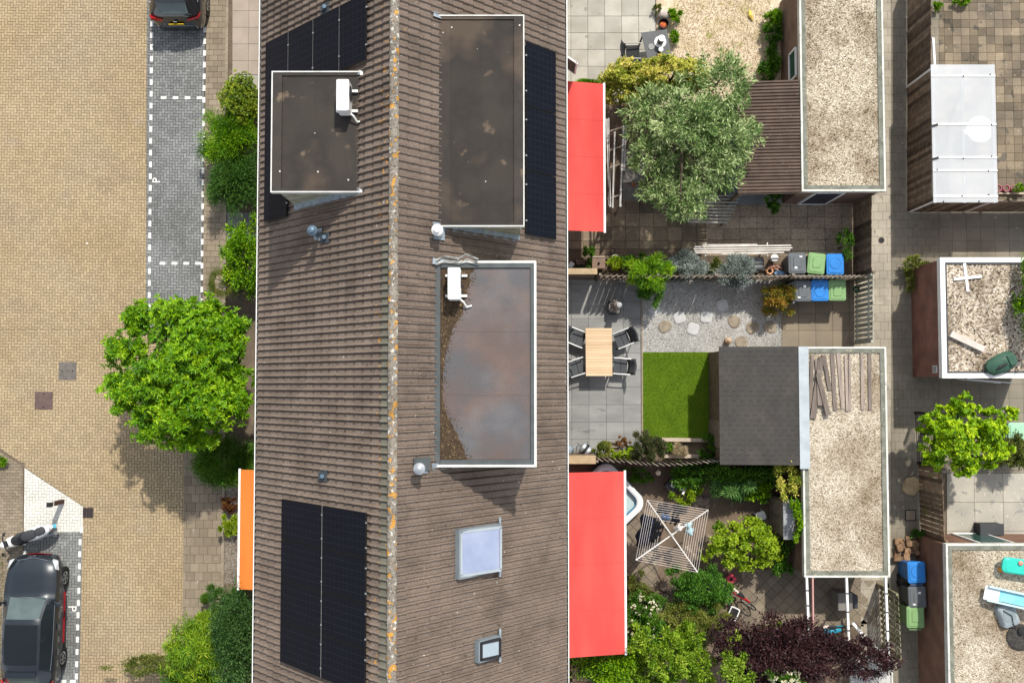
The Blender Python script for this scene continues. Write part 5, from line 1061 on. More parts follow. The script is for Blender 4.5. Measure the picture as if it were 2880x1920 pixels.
# ------------------------------------------------------------------ wheelie bins
def bin_proto(col, name, round_panel):
    body = M('bin_body_'+name, tuple(c*.75 for c in col), tuple(c*.6 for c in col), rough=.5, scale=5); lid = M('bin_lid_'+name, col, tuple(min(1, c*1.12) for c in col), rough=.28, scale=6)
    def make(label, px, py, rz, group=None, open_=False):
        q = P(px, py, 1.05); root = thing('wheelie_bin', label, 'bin', (q.x, q.y, GZ), rz, group); bld = local_builder(root)
        bld(MB().rrect((0, 0), .56, .66, 0.02, .97, .06, taper=.78), 'body', body)
        l = bld(MB().rrect((0, -.0), .6, .72, .97, 1.03, .07, ch=.02), 'lid', lid)
        bld(MB().rrect((0, 0), .5, .6, 1.028, 1.05, .06, ch=.015), 'lid_step', lid, l)
        if round_panel: bld(MB().lathe((0, -.03, 1.045), [(.19, 0), (.19, .02), (.17, .022), (.165, .012)], 26), 'lid_panel', lid, l)
        else: bld(MB().rrect((0, -.03), .27, .36, 1.045, 1.068, .05, ch=.01), 'lid_panel', lid, l)
        bld(MB().rrect((0, -.03), .29, .38, 1.045, 1.052, .05) if not round_panel else MB().lathe((0, -.03, 1.045), [(.205, 0), (.205, .006)], 26), 'panel_groove', body, l)
        if name == 'grey': bld(MB().box((.06, .16, 1.07), (.09, .07, .006)), 'sticker', WHITE, l); bld(MB().box((-.12, -.22, 1.054), (.1, .05, .006)), 'sticker', WHITE, l)
        bld(MB().tube([(-.2, .37, .95), (-.2, .42, .98), (.2, .42, .98), (.2, .37, .95)], .02, 8), 'handle', body)
        for sg in (-1, 1): bld(MB().lathe((0, 0, 0), [(.1, -.03), (.1, .03)], 14, M=Matrix.Translation((sg*.26, .3, .1)) @ Matrix.Rotation(PI/2, 4, 'Y')), 'wheel', TYRE)
        return root
    return make
binK, binG, binB = bin_proto((.115, .125, .135), 'grey', False), bin_proto((.19, .32, .14), 'green', False), bin_proto((.035, .19, .52), 'blue', True)
binK('grey wheelie bin between the junk heap and a green bin, lid hinge to the fence', 2242, 740, R(180+1)); binG('green wheelie bin standing askew between a grey and a blue bin', 2296, 741, R(180-6)); binB('blue wheelie bin at the garage end of the upper row', 2349, 743, R(180))
binK('dark grey wheelie bin with stickers beside the orange leaved shrub', 2257, 818, R(0)); binB('blue wheelie bin between a dark grey and a green bin, below the slat fence', 2306, 817, 0); binG('green wheelie bin beside the slatted gate', 2355, 816, 0)
binB('blue wheelie bin in the alley beside the heap of firewood', 2578, 1609, R(182)); binK('dark bin with half open lid between the blue and green alley bins', 2580, 1679, R(2)); binG('green wheelie bin last in the alley row against the brown brick shed', 2575, 1735, R(180))
bin_proto((.3, .52, .36), 'mint', False)('pale mint green bin in the yard behind the bright green tree', 2866, 1213, R(90))
# ------------------------------------------------------------------ garden furniture
SLING = M('grey_textilene', (.075, .08, .085), (.06, .065, .07), rough=.75, fine=.12, fscale=120); ARMW = M('pale_armrest', (.6, .6, .59), (.55, .55, .54), rough=.45, metal=.2)
def garden_chair(label, px, py, rz, group=None, arm=ARMW, sling=SLING):
    """sling chair facing local -x"""
    q = P(px, py, .5); root = thing('garden_chair', label, 'chair', (q.x, q.y, GZ), rz, group); bld = local_builder(root)
    for y0_, y1_ in ((-.24, -.005), (.005, .24)) if False else ((-.24, .24),):
        bld(MB().add([(-.27, y0_, .45), (-.02, y0_, .425), (.2, y0_, .42), (.2, y1_, .42), (-.02, y1_, .425), (-.27, y1_, .45), (-.27, y0_, .43), (-.02, y0_, .405), (.2, y0_, .4), (.2, y1_, .4), (-.02, y1_, .405), (-.27, y1_, .43)], [(0,1,4,5), (1,2,3,4), (11,10,7,6), (10,9,8,7), (0,6,7,1), (1,7,8,2), (2,8,9,3), (3,9,10,4), (4,10,11,5), (5,11,6,0)]), 'seat', sling)
    bld(MB().box((-.03, 0, .434), (.012, .47, .012)), 'seat_seam', BLACK)
    n = 6; m = MB(); vs = []
    for t in range(5):
        z = .43 + .13*t; x = .2 + .055*t
        for k in range(n+1): y = -.25+.5*k/n; vs.append((x + .05*(1-(2*k/n-1)**2), y, z))
    m.add(vs, [(t*(n+1)+k, t*(n+1)+k+1, (t+1)*(n+1)+k+1, (t+1)*(n+1)+k) for t in range(4) for k in range(n)]); o = bld(m, 'backrest', sling, smooth=True); md = o.modifiers.new('so', 'SOLIDIFY'); md.thickness = .02
    for sg in (-1, 1):
        bld(MB().tube([(-.3, sg*.27, .64), (-.1, sg*.275, .66), (.12, sg*.27, .66), (.3, sg*.27, .66)], .022, 8), 'armrest', arm)
        for x, z1 in ((-.27, .64), (.24, .66)): bld(MB().tube([(x*1.1, sg*.27, 0), (x, sg*.27, z1)], .016, 6), 'leg', BLACK)
        bld(MB().tube([(-.27, sg*.26, .43), (.2, sg*.26, .41), (.43, sg*.26, .96)], .014, 6), 'side_rail', BLACK)
garden_chair('dark grey sling chair at the slatted table, turned askew beside the patio statue', 1752, 952, R(22)); garden_chair('dark grey sling chair at the slatted table, on the lawn side', 1748, 1030, R(-4))
garden_chair('dark grey sling chair under the eaves at the slatted table, on the statue side', 1622, 950, R(180-22)); garden_chair('dark grey sling chair under the eaves at the slatted table, towards the barbecue', 1622, 1033, R(180+18))
def slat_table(label, quad, z, mat, n, cross, leg=WOODG, legs=.06):
    xs = [P(x, y, z) for x, y in quad]; c = sum(xs, Vector())/4; root = thing('garden_table', label, 'table', (c.x, c.y, GZ)); rnd = random.Random(label)
    a, b_, c_, d = xs      # top-left, top-right, bottom-right, bottom-left
    for i in range(n):
        t0, t1 = (i+.03)/n, (i+.97)/n; p = [a.lerp(d, t0), b_.lerp(c_, t0), b_.lerp(c_, t1), a.lerp(d, t1)]
        MB().prism([tuple(q.xy) for q in p], z-.03, z, tone=rnd.random(), inset=.003, ch=.003).build('slat', mat, root)
    for u, v in ((.06, .06), (.94, .06), (.94, .94), (.06, .94)):
        q = a.lerp(b_, u).lerp(d.lerp(c_, u), v); MB().box((q.x, q.y, (z-.03+GZ)/2), (legs, legs, z-.03-GZ)).build('leg', leg, root)
    for u in (.05, .95): MB().bar(a.lerp(b_, u)-Vector((0, 0, .055)), d.lerp(c_, u)-Vector((0, 0, .055)), .04, .05).build('apron', leg, root)
    return root
slat_table('pale wooden slatted garden table with four dark chairs', ((1646.5, 922.5), (1721, 922.5), (1722.5, 1057), (1648, 1057)), .76, M('pale_teak', (.62, .45, .29), (.55, .39, .24), scale=2, rough=.7, tone=.12, fine=.1, stretch=(.3, 3, 1)), 17, False)
slat_table('weathered grey garden table under the silver leaved tree', ((1754, 418), (1818, 418), (1815, 566), (1751, 566)), .74, M('grey_board', (.17, .165, .15), (.11, .105, .095), scale=3, rough=.9, tone=.15, fine=.2), 3, False)
q = P(1782, 520, .78); solo(MB().lathe((q.x, q.y, .741), [(.07, 0), (.08, .05), (.06, .06), (.05, .02)], 14), 'bowl', TERRA, 'small terracotta bowl on the weathered grey table', 'bowl')
# dark table with two pots in the top garden
a = [P(x, y, .74) for x, y in ((1803, 92), (1876, 83), (1892, 180), (1828, 196))]; c = sum(a, Vector())/4; root = thing('garden_table', 'dark grey garden table with two white lidded lanterns on it', 'table', (c.x, c.y, GZ))
MB().prism([tuple(p.xy) for p in a], .71, .74, inset=.008, ch=.004).build('table_top', M('slate_top', (.1, .105, .11), (.085, .09, .095), rough=.5, scale=3), root)
for p in a: q = p.lerp(c, .12); MB().box((q.x, q.y, .37), (.05, .05, .68)).build('leg', BLACK, root)
for p, q in zip(a, a[1:]+a[:1]): MB().bar(p.lerp(c, .06)-Vector((0, 0, .05)), q.lerp(c, .06)-Vector((0, 0, .05)), .03, .04).build('apron', BLACK, root)
for px, py, r, h, lab in ((1857, 118, .11, .34, 'taller white lidded lantern on a tray on the dark garden table'), (1856, 146, .08, .22, 'smaller white lidded black lantern on the dark garden table')):
    q = P(px, py, .75); root = thing('lantern', lab, 'lantern', (q.x, q.y, .742)); MB().lathe((q.x, q.y, .742), [(r*.9, 0), (r, .02), (r, h-.02), (r*.9, h)], 18).build('body', BLACK if r < .1 else MGREY, root); MB().lathe((q.x, q.y, .742+h), [(r*1.05, 0), (r*1.05, .03), (r*.4, .045)], 18).build('lid', WHITE, root)
    if r > .1: MB().lathe((q.x, q.y, .7415), [(.2, 0), (.21, .014), (.19, .008)], 24).build('tray', WHITE, root)
q = P(1832, 131, .75); solo(MB().lathe((q.x, q.y, .742), [(.09, 0), (.11, .018), (.09, .014)], 20), 'dish', M('glass_dish', (.3, .3, .29), (.27, .27, .26), rough=.2), 'flat glass dish on the dark garden table', 'dish')
garden_chair('black sling chair beside the dark garden table in the sun', 1777, 148, R(180), arm=M('white_arm', (.4, .4, .39), (.36, .36, .35), rough=.5), sling=M('charcoal_sling', (.03, .031, .033), (.025, .026, .028), rough=.7))
q = P(1866, 68, .3); root = thing('fire_bowl', 'black fire bowl with orange contents beside the dark table', 'fire bowl', (q.x, q.y, GZ)); MB().lathe((q.x, q.y, GZ), [(.1, 0), (.17, .15), (.19, .36), (.17, .36), (.14, .16), (.05, .1)], 20).build('bowl', BLACK, root, smooth=True); MB().lathe((q.x, q.y, GZ+.2), [(.13, 0), (.1, .03), (.03, .05)], 12).build('filling', M('orange_filling', (.6, .2, .03), (.35, .03, .05), scale=12), root)
q = P(1866, 42, .2); solo(loft([(q.x-.22, q.y, .18, .05, .06), (q.x-.12, q.y+.02, .2, .16, .16), (q.x+.05, q.y, .2, .18, .17), (q.x+.2, q.y-.02, .16, .1, .1)]), 'sack', M('pale_sack', (.48, .42, .38), (.4, .35, .31), scale=6), 'pale sack lying behind the fire bowl', 'sack', smooth=True)
q = P(2112, 45, .05); solo(MB().tube([(q.x-.05, q.y+.2, .05), (q.x-.02, q.y, .06), (q.x+.06, q.y-.16, .05)], [.04, .09, .03], 8), 'watering_toy', M('pale_yellow', (.65, .5, .12), (.6, .45, .1)), 'pale yellow toy lying on the dry grass', 'toy')
# statue on a black pedestal
q = P(1727, 866, .3); root = thing('statue', 'small pale figure statue on a black square pedestal on the grey patio', 'statue', (q.x, q.y, GZ))
MB().rrect((q.x, q.y), .46, .46, GZ, .42, .06, taper=.8, ch=.02).build('pedestal', BLACK, root); MB().rrect((q.x, q.y), .38, .38, .419, .432, .05).build('pedestal_top', M('mossy_slate', (.17, .165, .155), (.08, .08, .075), scale=12), root)
SKIN = M('statue_stone', (.42, .37, .34), (.12, .09, .08), scale=9, rough=.6); T_ = lambda x, y, z: (q.x+x, q.y+y, z)
m = MB(); m.tube([T_(-.03, .03, .43), T_(.0, .04, .62), T_(.05, .03, .8), T_(.06, .03, .98), T_(.06, .03, 1.1)], [.1, .12, .1, .13, .05], 12); m.tube([T_(.05, .13, 1.0), T_(-.06, .2, .85), T_(-.12, .12, .75)], [.045, .035, .025], 8); m.tube([T_(.06, -.08, 1.0), T_(-.02, -.16, .86), T_(-.12, -.08, .78)], [.045, .035, .025], 8); m.tube([T_(-.02, -.04, .5), T_(-.12, -.08, .46), T_(-.17, -.1, .44)], [.06, .05, .03], 8); m.build('figure', SKIN, root, smooth=True)
m = MB(); m.lathe(T_(.07, .03, 1.08), [(.03, 0), (.08, .04), (.095, .1), (.08, .17), (.03, .2)], 14); m.build('head', SKIN, root, smooth=True); m = MB(); m.lathe(T_(.075, .03, 1.16), [(.1, 0), (.105, .06), (.08, .12), (.02, .145)], 14); m.build('hair', M('statue_hair', (.5, .5, .5), (.25, .25, .26), scale=20), root, smooth=True)
# stepping stones
STW = M('pale_stepping_stone', (.47, .47, .465), (.4, .4, .395), scale=4, rough=.8, fine=.08); STB = M('brown_stepping_stone', (.3, .25, .19), (.2, .17, .13), scale=5, rough=.9, fine=.15)
rnd = random.Random(3)
def stone(px, py, r, mat, lab, grp, sq):
    q = P(px, py, 0); n = 16; a0 = rnd.random()*6; pts = []
    for k in range(n):
        a = 2*PI*k/n; rr = r*(1+.1*math.cos(4*a+a0*4) if sq else 1+.07*math.sin(2*a+a0)+.05*math.sin(3*a+2*a0))*(1+rnd.uniform(-.02, .02)); pts.append((q.x+rr*math.cos(a), q.y+rr*math.sin(a)))
    solo(MB().prism(pts, .015, .06, inset=.025, ch=.015), 'stepping_stone', mat, lab, 'stepping stone', grp)
for x, y in ((1841, 872), (1911, 893), (1949, 925), (1986, 891), (2031, 859)): stone(x, y, .225, STW, 'pale rounded stepping stone in the gravel bed', 'pale stepping stones', True)
for x, y in ((1870, 918), (2064, 904), (2115, 921), (2165, 920), (2085, 962)): stone(x, y, .225, STB, 'rough brown stepping stone in the gravel bed', 'brown stepping stones', False)
q = P(2048, 958, .2); root = thing('garden_lamp', 'small cone shaped terracotta lantern at the edge of the gravel bed', 'lantern', (q.x, q.y, .02)); MB().lathe((q.x, q.y, .02), [(.1, 0), (.12, .1), (.1, .22)], 14).build('base', TERRA, root, smooth=True); MB().lathe((q.x, q.y, .24), [(.12, 0), (.08, .06), (.02, .12)], 14).build('cap', M('pale_terracotta', (.5, .36, .25), (.42, .3, .2)), root, smooth=True)
# raised bed sleepers along the lawn
SLEEP = M('pale_sleeper', (.48, .4, .32), (.4, .33, .26), scale=3, rough=.85, fine=.12)
for lab, p0, p1 in (('pale timber sleeper between the lawn and the planting bed', (1862, 1236), (2012, 1238)), ('pale timber sleeper at the back of the planting bed by the bowed fence', (1868, 1282), (1966, 1283))):
    a, b_ = P(*p0, .2), P(*p1, .2); solo(MB().bar(a+Vector((0, 0, -.09)), b_+Vector((0, 0, -.09)), .13, .2), 'timber_sleeper', SLEEP, lab, 'sleeper', bevel=.01)
# kettle barbecue
q = P(1645, 1262, .6); root = thing('barbecue', 'grey steel barbecue drum on a stand beside the tan capped wall', 'barbecue', (q.x, q.y, GZ)); bld = local_builder(root)
T = Matrix.Translation((q.x, q.y, .72)) @ Matrix.Rotation(R(-38), 4, 'Z') @ Matrix.Rotation(PI/2, 4, 'Y')
MB().lathe((0, 0, 0), [(.05, -.16), (.2, -.15), (.2, .15), (.05, .16)], 20, M=T).build('drum', METAL, root); MB().lathe((0, 0, 0), [(.205, -.05), (.205, -.03), (.205, .03), (.205, .05)], 20, M=T).build('drum_band', BLACK, root)
for dx, dy in ((-.2, .14), (.2, -.14), (-.12, -.18), (.12, .18)): MB().tube([(q.x+dx*1.1, q.y+dy*1.1, GZ), (q.x+dx*.7, q.y+dy*.7, .62)], .014, 6).build('leg', BLACK, root)
MB().tube([(q.x-.32, q.y-.1, .7), (q.x-.4, q.y+.05, .72), (q.x-.25, q.y+.18, .7)], .013, 6).build('handle', METAL, root)
q = P(1600, 1265, .5); solo(MB().lathe((q.x, q.y, GZ), [(.1, 0), (.16, .15), (.17, .4), (.12, .5), (.03, .53)], 16), 'gas_bottle', M('blue_grey_bottle', (.25, .3, .36), (.2, .25, .3), rough=.4), 'rounded blue grey bottle under the eaves near the barbecue', 'bottle', smooth=True)
# planters along the slat fence
def pot(label, px, py, r, h, mat, cat='pot', z=0, soil=True, name='plant_pot'):
    q = P(px, py, h); root = thing(name, label, cat, (q.x, q.y, GZ+z)); MB().lathe((q.x, q.y, GZ+z), [(r*.75, 0), (r, h), (r*.88, h), (r*.82, h*.75)], 20).build('pot', mat, root, smooth=True); MB().lathe((q.x, q.y, GZ+z+h*.78), [(r*.84, 0), (r*.5, .01)], 16).build('compost', SOIL, root); return root
def boxplanter(label, px, py, w_, d_, h, mat, rz=0):
    q = P(px, py, h); root = thing('box_planter', label, 'planter', (q.x, q.y, GZ), rz); bld = local_builder(root)
    for x, y, a, b_ in ((0, d_/2, w_, .03), (0, -d_/2, w_, .03), (w_/2, 0, .03, d_-.03), (-w_/2, 0, .03, d_-.03)): bld(MB().box((x, y, h/2), (a, b_, h)), 'side_board', mat)
    bld(MB().box((0, 0, h*.4), (w_-.03, d_-.03, h*.8)), 'compost', SOIL); bld(MB().box((0, 0, h+.012), (w_+.06, .05, .02)), 'rim', mat); return root
CRATE = M('brown_crate', (.22, .15, .115), (.17, .12, .09), scale=5, rough=.85)
q = P(1684, 738, .8); root = thing('wooden_chest', 'square brown wooden chest with a knob beside the tan capped wall', 'chest', (q.x, q.y, GZ)); MB().rrect((q.x, q.y), .42, .4, GZ, .72, .02).build('body', CRATE, root); MB().rrect((q.x, q.y), .46, .42, .722, .77, .02, ch=.01).build('lid', CRATE, root); MB().lathe((q.x, q.y-.03, .77), [(.03, 0), (.045, .05), (.01, .09)], 10).build('knob', BLACK, root); MB().bar((q.x-.22, q.y+.2, .79), (q.x+.2, q.y+.2, .79), .03, .03).build('lath', SLEEP, root)
boxplanter('small square brown box planter by the house wall', 1632, 734, .24, .2, .4, CRATE)
pot('white rimmed pot with a bright green plant on the slat fence side', 1730, 727, .14, .4, M('white_pot', (.62, .58, .5), (.5, .46, .4), rough=.5)); pot('small dark pot next to the white rimmed pot', 1708, 722, .11, .3, BLACK); pot('small black pot lying in the dark flower bed', 1724, 705, .09, .16, BLACK)
q = P(1634, 748, .2); solo(MB().tube([(q.x+.14*math.cos(a*.7)*(1-.02*a), q.y+.09*math.sin(a*.7), .05+.012*a) for a in range(26)], .018, 6), 'garden_hose', M('green_hose', (.02, .16, .08), (.015, .12, .06), rough=.4), 'coiled green garden hose beside the small box planter', 'hose')
q = P(1606, 745, .8); solo(MB().box((q.x, q.y, .7), (.16, .2, .3), R(-35)), 'meter_box', M('pale_box', (.5, .54, .56), (.45, .5, .52)), 'pale grey box fixed by the house wall above the tan capped wall', 'box')
# bundle of white poles
WP_ = M('old_white_pole', (.62, .58, .53), (.5, .46, .41), scale=3, rough=.6); rnd = random.Random(5)
root = thing('pole_rack', 'rack of long white poles lying above the bins and silver shrubs', 'poles', tuple(P(2090, 700, 0)))
for k, (x0, y0_, x1, y1_) in enumerate(((1953, 694, 2225, 690), (1951, 700, 2228, 697), (1953, 706, 2222, 703), (1956, 711, 2205, 710), (1975, 689, 2130, 688), (2030, 714, 2160, 712))): MB().bar(P(x0, y0_, .95), P(x1, y1_, .95+.03*(k % 2)), .045, .04, tone=rnd.random()).build('pole', WP_, root)
for px in (1984, 2158): a = P(px, 700, .9); MB().bar((a.x, a.y+.22, .9), (a.x, a.y-.25, .9), .04, .04).build('support', WP_, root); MB().box((a.x, a.y, .46), (.05, .05, .86)).build('post', WP_, root)
# white frame standing beside the red awning
root = thing('pergola', 'tall frame of grey white beams beside the shorter red awning', 'frame', tuple(P(1733, 460, 0)))
for x0, y0_, x1, y1_, wd in ((1706, 335, 1716, 582, .07), (1712, 333, 1713, 578, .04), (1729, 370, 1723, 585, .05), (1754, 352, 1744, 582, .06), (1761, 352, 1755, 480, .05)): MB().bar(P(x0, y0_, 1.9), P(x1, y1_, 1.9), wd, .07).build('beam', M('white_grey_beam', (.42, .41, .39), (.3, .29, .27), scale=4, rough=.7), root)
for y in (372, 425, 474, 560): MB().bar(P(1708, y, 1.85), P(1750, y-14, 1.85), .05, .05).build('rung', WOODG, root)
for x, y in ((1710, 340), (1748, 360), (1716, 580), (1746, 578)): q = P(x, y, 1.85); MB().box((q.x, q.y, .95), (.07, .07, 1.86)).build('post', WOODG, root)
# slatted rack under the tree
a, b_, c_, d = [P(x, y, .8) for x, y in ((1968, 546), (2087, 546), (2044, 631), (1930, 628))]; c = (a+b_+c_+d)/4; root = thing('slatted_rack', 'grey slatted rack sticking out below the silver leaved tree', 'rack', (c.x, c.y, GZ))
for i in range(9): t = (i+.5)/9; MB().bar(a.lerp(d, t), b_.lerp(c_, t), .045, .025, tone=random.random()).build('slat', M('silver_slat', (.36, .36, .34), (.28, .28, .26), rough=.6), root)
for u in (.08, .92): MB().bar(a.lerp(b_, u)-Vector((0, 0, .04)), d.lerp(c_, u)-Vector((0, 0, .04)), .04, .05).build('bearer', WOODG, root)
for p in (a, b_, c_, d): q = p.lerp(c, .15); MB().box((q.x, q.y, .4), (.05, .05, .74)).build('leg', WOODG, root)
# junk by the bins
q = P(2129, 741, .5); root = thing('storage_tub', 'black plastic tub chair between the silver shrub and the white bucket', 'tub', (q.x, q.y, GZ)); MB().rrect((q.x, q.y), .5, .46, GZ, .5, .08, taper=.8, ch=.03).build('tub', DGREY, root); MB().rrect((q.x, q.y+.02), .38, .3, .5, .52, .06).build('lid', MGREY, root)
q = P(2179, 725, .4); root = thing('bucket', 'round white bucket with lid above the junk heap', 'bucket', (q.x, q.y, GZ)); MB().lathe((q.x, q.y, GZ), [(.1, 0), (.125, .34)], 18).build('bucket', WHITE, root, smooth=True); MB().lathe((q.x, q.y, GZ+.34), [(.135, 0), (.135, .025), (.11, .03)], 18).build('lid', WHITE, root)
for lab, px, py, col, sh in (('orange brown coiled strap in the junk heap by the grey bin', 2165, 762, (.4, .2, .1), 0), ('blue and white cloth in the junk heap by the grey bin', 2196, 768, (.16, .28, .5), 1), ('reddish sticks in the junk heap by the grey bin', 2180, 749, (.3, .12, .08), 2)):
    q = P(px, py, .3); mt = M('junk_'+str(sh), col, tuple(min(1, c*2.2+.1) for c in col), scale=14, rough=.7)
    if sh == 0: m = MB().tube([(q.x+.13*math.cos(a)*(1-.02*a), q.y+.11*math.sin(a), .22+.008*a) for a in range(16)], .03, 6)
    elif sh == 1: m = loft([(q.x-.2, q.y, .2, .04, .03), (q.x-.08, q.y+.03, .26, .1, .07), (q.x+.08, q.y-.02, .25, .09, .06), (q.x+.22, q.y, .2, .05, .03)])
    else: m = MB().bar((q.x-.25, q.y-.05, .3), (q.x+.2, q.y+.06, .34), .03, .03).bar((q.x-.1, q.y+.12, .32), (q.x+.24, q.y-.1, .36), .03, .03).bar((q.x-.2, q.y+.05, .28), (q.x+.1, q.y-.13, .33), .025, .025)
    solo(m, ('strap', 'cloth', 'sticks')[sh], mt, lab, ('strap', 'cloth', 'sticks')[sh])
q = P(2400, 815, .3); solo(MB().tube([(q.x+(.1-.002*a)*math.cos(a*.9), q.y+(.1-.002*a)*math.sin(a*.9), .5+.01*a) for a in range(24)], .016, 6), 'hose_reel', M('dark_green_hose', (.012, .1, .05), (.01, .08, .04)), 'dark green hose reel behind the green bin at the slatted gate', 'hose')
root = thing('white_rail', 'short white post and rail beside the dark grey bin with stickers', 'rail', tuple(P(2233, 822, 0))); a, b_ = P(2231, 796, .9), P(2233, 850, .9); MB().bar(a, b_, .05, .05).build('rail', WHITE, root)
for p in (a, b_): MB().box((p.x, p.y, .46), (.06, .06, .86)).build('post', WHITE, root)

# ------------------------------------------------------------------ paddling pool, dryer, washing
pc = P(1702, 1411, .4); cx, cy = pc.x, pc.y; root = thing('paddling_pool', 'white and blue inflatable paddling pool half under the longer red awning', 'paddling pool', (cx, cy, GZ))
def octo(k, dz, h=1.06, r=.42, rot=R(43)):
    h -= k; r = max(.1, r-k*.6); out = []
    for qx, qy, a0 in ((1, 1, 0), (-1, 1, 90), (-1, -1, 180), (1, -1, 270)):
        for t in range(9): a = R(a0+90*t/8); x, y = qx*(h-r)+r*math.cos(a), qy*(h-r)+r*math.sin(a); out.append((cx+x*math.cos(rot)-y*math.sin(rot), cy+x*math.sin(rot)+y*math.cos(rot), dz))
    return out
def rings(lv, close=True):
    m = MB(); vs = []; n = len(lv[0])
    for l in lv: vs += l
    return m.add(vs, [(i*n+k, i*n+(k+1) % n, (i+1)*n+(k+1) % n, (i+1)*n+k) for i in range(len(lv)-1) for k in range(n)])
PB = M('pool_blue', (.02, .28, .5), (.015, .24, .44), rough=.35)
rings([octo(.06, GZ), octo(-.0, .12), octo(.0, .22), octo(.07, .27), octo(.05, .36)]).build('outer_tube', PB, root, smooth=True)
rings([octo(.03, .33), octo(.0, .38), octo(.02, .45), octo(.1, .49), octo(.18, .46), octo(.21, .4)]).build('rim_tube', M('pool_white', (.75, .77, .78), (.68, .72, .75), rough=.35), root, smooth=True)
rings([octo(.2, .42), octo(.23, .3), octo(.24, .1)]).build('inner_wall', PB, root, smooth=True)
m = MB(); l = octo(.235, .22); m.add(l, [tuple(range(len(l)))]); m.build('water', M('pool_water', (.42, .53, .54), (.36, .47, .48), rough=.06, spec=.5), root)
q0 = [P(x, y, 1.95) for x, y in ((1820, 1405), (1992, 1433), (1962, 1608), (1788, 1574))]; c = P(1889, 1504, 1.75); base = Vector((c.x, c.y, 0)); root = thing('rotary_dryer', 'square rotary clothes dryer spread open over the bare garden', 'clothes dryer', (c.x, c.y, GZ))
DRY_ = M('white_steel', (.72, .7, .67), (.62, .6, .57), rough=.4); MB().tube([(c.x, c.y, GZ), (c.x, c.y, 1.85)], .03, 10).build('pole', METAL, root); hub = Vector((c.x, c.y, 1.72)); MB().lathe((c.x, c.y, 1.68), [(.05, 0), (.06, .05), (.04, .16)], 12).build('hub', DRY_, root)
for p in q0: MB().bar(hub, p, .032, .032).build('arm', DRY_, root)
ln = MB(); LINE = M('washing_line', (.72, .66, .62), (.6, .55, .52), rough=.6)
for k in range(9):
    t = .42+.58*k/8; pp = [hub.lerp(p, t)+Vector((0, 0, .02)) for p in q0]
    for i in range(4):
        m = MB(); m.tube([pp[i], pp[i].lerp(pp[(i+1) % 4], .5)-Vector((0, 0, .015)), pp[(i+1) % 4]], .0055, 5); m.build('line', LINE, root)
def sock(label, a, b_, col, wd=.09, drop=.3, grp=None, z=1.88, nm='washing', cat='washing'):
    """cloth folded over a line between picture points a and b"""
    p, q = P(*a, z), P(*b_, z); d = (q-p).normalized(); nn = Vector((-d.y, d.x, 0)); m = MB(); vs = []; n = 7; sec = [(-.13, -drop), (-.09, -.12), (-.03, -.01), (0, .012), (.03, -.01), (.09, -.12), (.12, -drop*.9)]
    for i in range(n+1):
        t = i/n; o_ = p.lerp(q, t)
        for s_, h in sec: vs.append(o_ + nn*(s_*(1+.5*math.sin(i*1.7))+.012*math.sin(i*2.1)) + Vector((0, 0, h*(1+.06*math.sin(i*2.3)))))
    k = len(sec); m.add(vs, [(i*k+j, i*k+j+1, (i+1)*k+j+1, (i+1)*k+j) for i in range(n) for j in range(k-1)])
    mt = M('cloth_%d_%d_%d' % tuple(int(c*100) for c in col), col, tuple(c*.75 for c in col), scale=9, rough=.9); o = solo(m, nm, mt, label, cat, grp, smooth=True); md = o.modifiers.new('so', 'SOLIDIFY'); md.thickness = .008
NAVY, BLK, TEAL, GRB = (.008, .012, .03), (.008, .008, .01), (.4, .56, .6), (.08, .12, .2)
for k in range(3): sock('dark navy garment hung over the outer lines of the rotary dryer', (1822-k*.5+k*9, 1450+k*6), (1799+k*10, 1540-k*3), NAVY if k != 1 else (.006, .008, .02), grp='dark washing on the pool side of the dryer')
for k in range(3): sock('black garment hung over the inner lines of the rotary dryer', (1843+k*7, 1455+k*10), (1829+k*8, 1535-k*10), BLK, grp='black washing near the dryer pole', drop=.25)
sock('black sock hung over the far lines of the rotary dryer', (1895, 1433), (1920, 1439), BLK, drop=.15); sock('grey blue cloth on the far lines of the rotary dryer', (1860, 1452), (1886, 1458), GRB, drop=.2); sock('small black garment next to the grey blue cloth on the rotary dryer', (1888, 1459), (1912, 1466), BLK, drop=.18); sock('black garment over the outermost far lines of the rotary dryer', (1850, 1430), (1888, 1437), (.03, .028, .03), drop=.2)
sock('pale teal towel over the lines on the shrub side of the rotary dryer', (1937, 1470), (1945, 1506), TEAL, drop=.22); sock('white cloth hanging next to the dryer pole', (1905, 1478), (1915, 1492), (.6, .58, .55), drop=.15)

# ------------------------------------------------------------------ smaller things in garden C
q = P(1890, 1366, .5); root = thing('smoker', 'dark square garden stand with a round steel pan near the clothes dryer', 'stand', (q.x, q.y, GZ), R(45)); bld = local_builder(root); bld(MB().rrect((0, 0), .36, .36, .0, .45, .02, taper=.9), 'stand', DGREY); bld(MB().lathe((.03, 0, .45), [(.13, 0), (.14, .08), (.12, .08), (.1, .03)], 20), 'pan', BLACK); bld(MB().lathe((.04, 0, .5), [(.1, 0), (.08, .05), (.02, .06)], 18), 'pan_lid', METAL)
q = P(1850, 1328, .6); root = thing('garden_lamp', 'round cream globe lamp on a thin post beside the bowed fence', 'lamp', (q.x, q.y, GZ)); MB().tube([(q.x, q.y, GZ), (q.x, q.y, .6)], .015, 6).build('post', BLACK, root); MB().lathe((q.x, q.y, .58), [(.03, 0), (.08, .03), (.1, .1), (.08, .17), (.02, .2)], 16).build('globe', M('cream_globe', (.6, .5, .38), (.5, .4, .3), rough=.4), root, smooth=True)
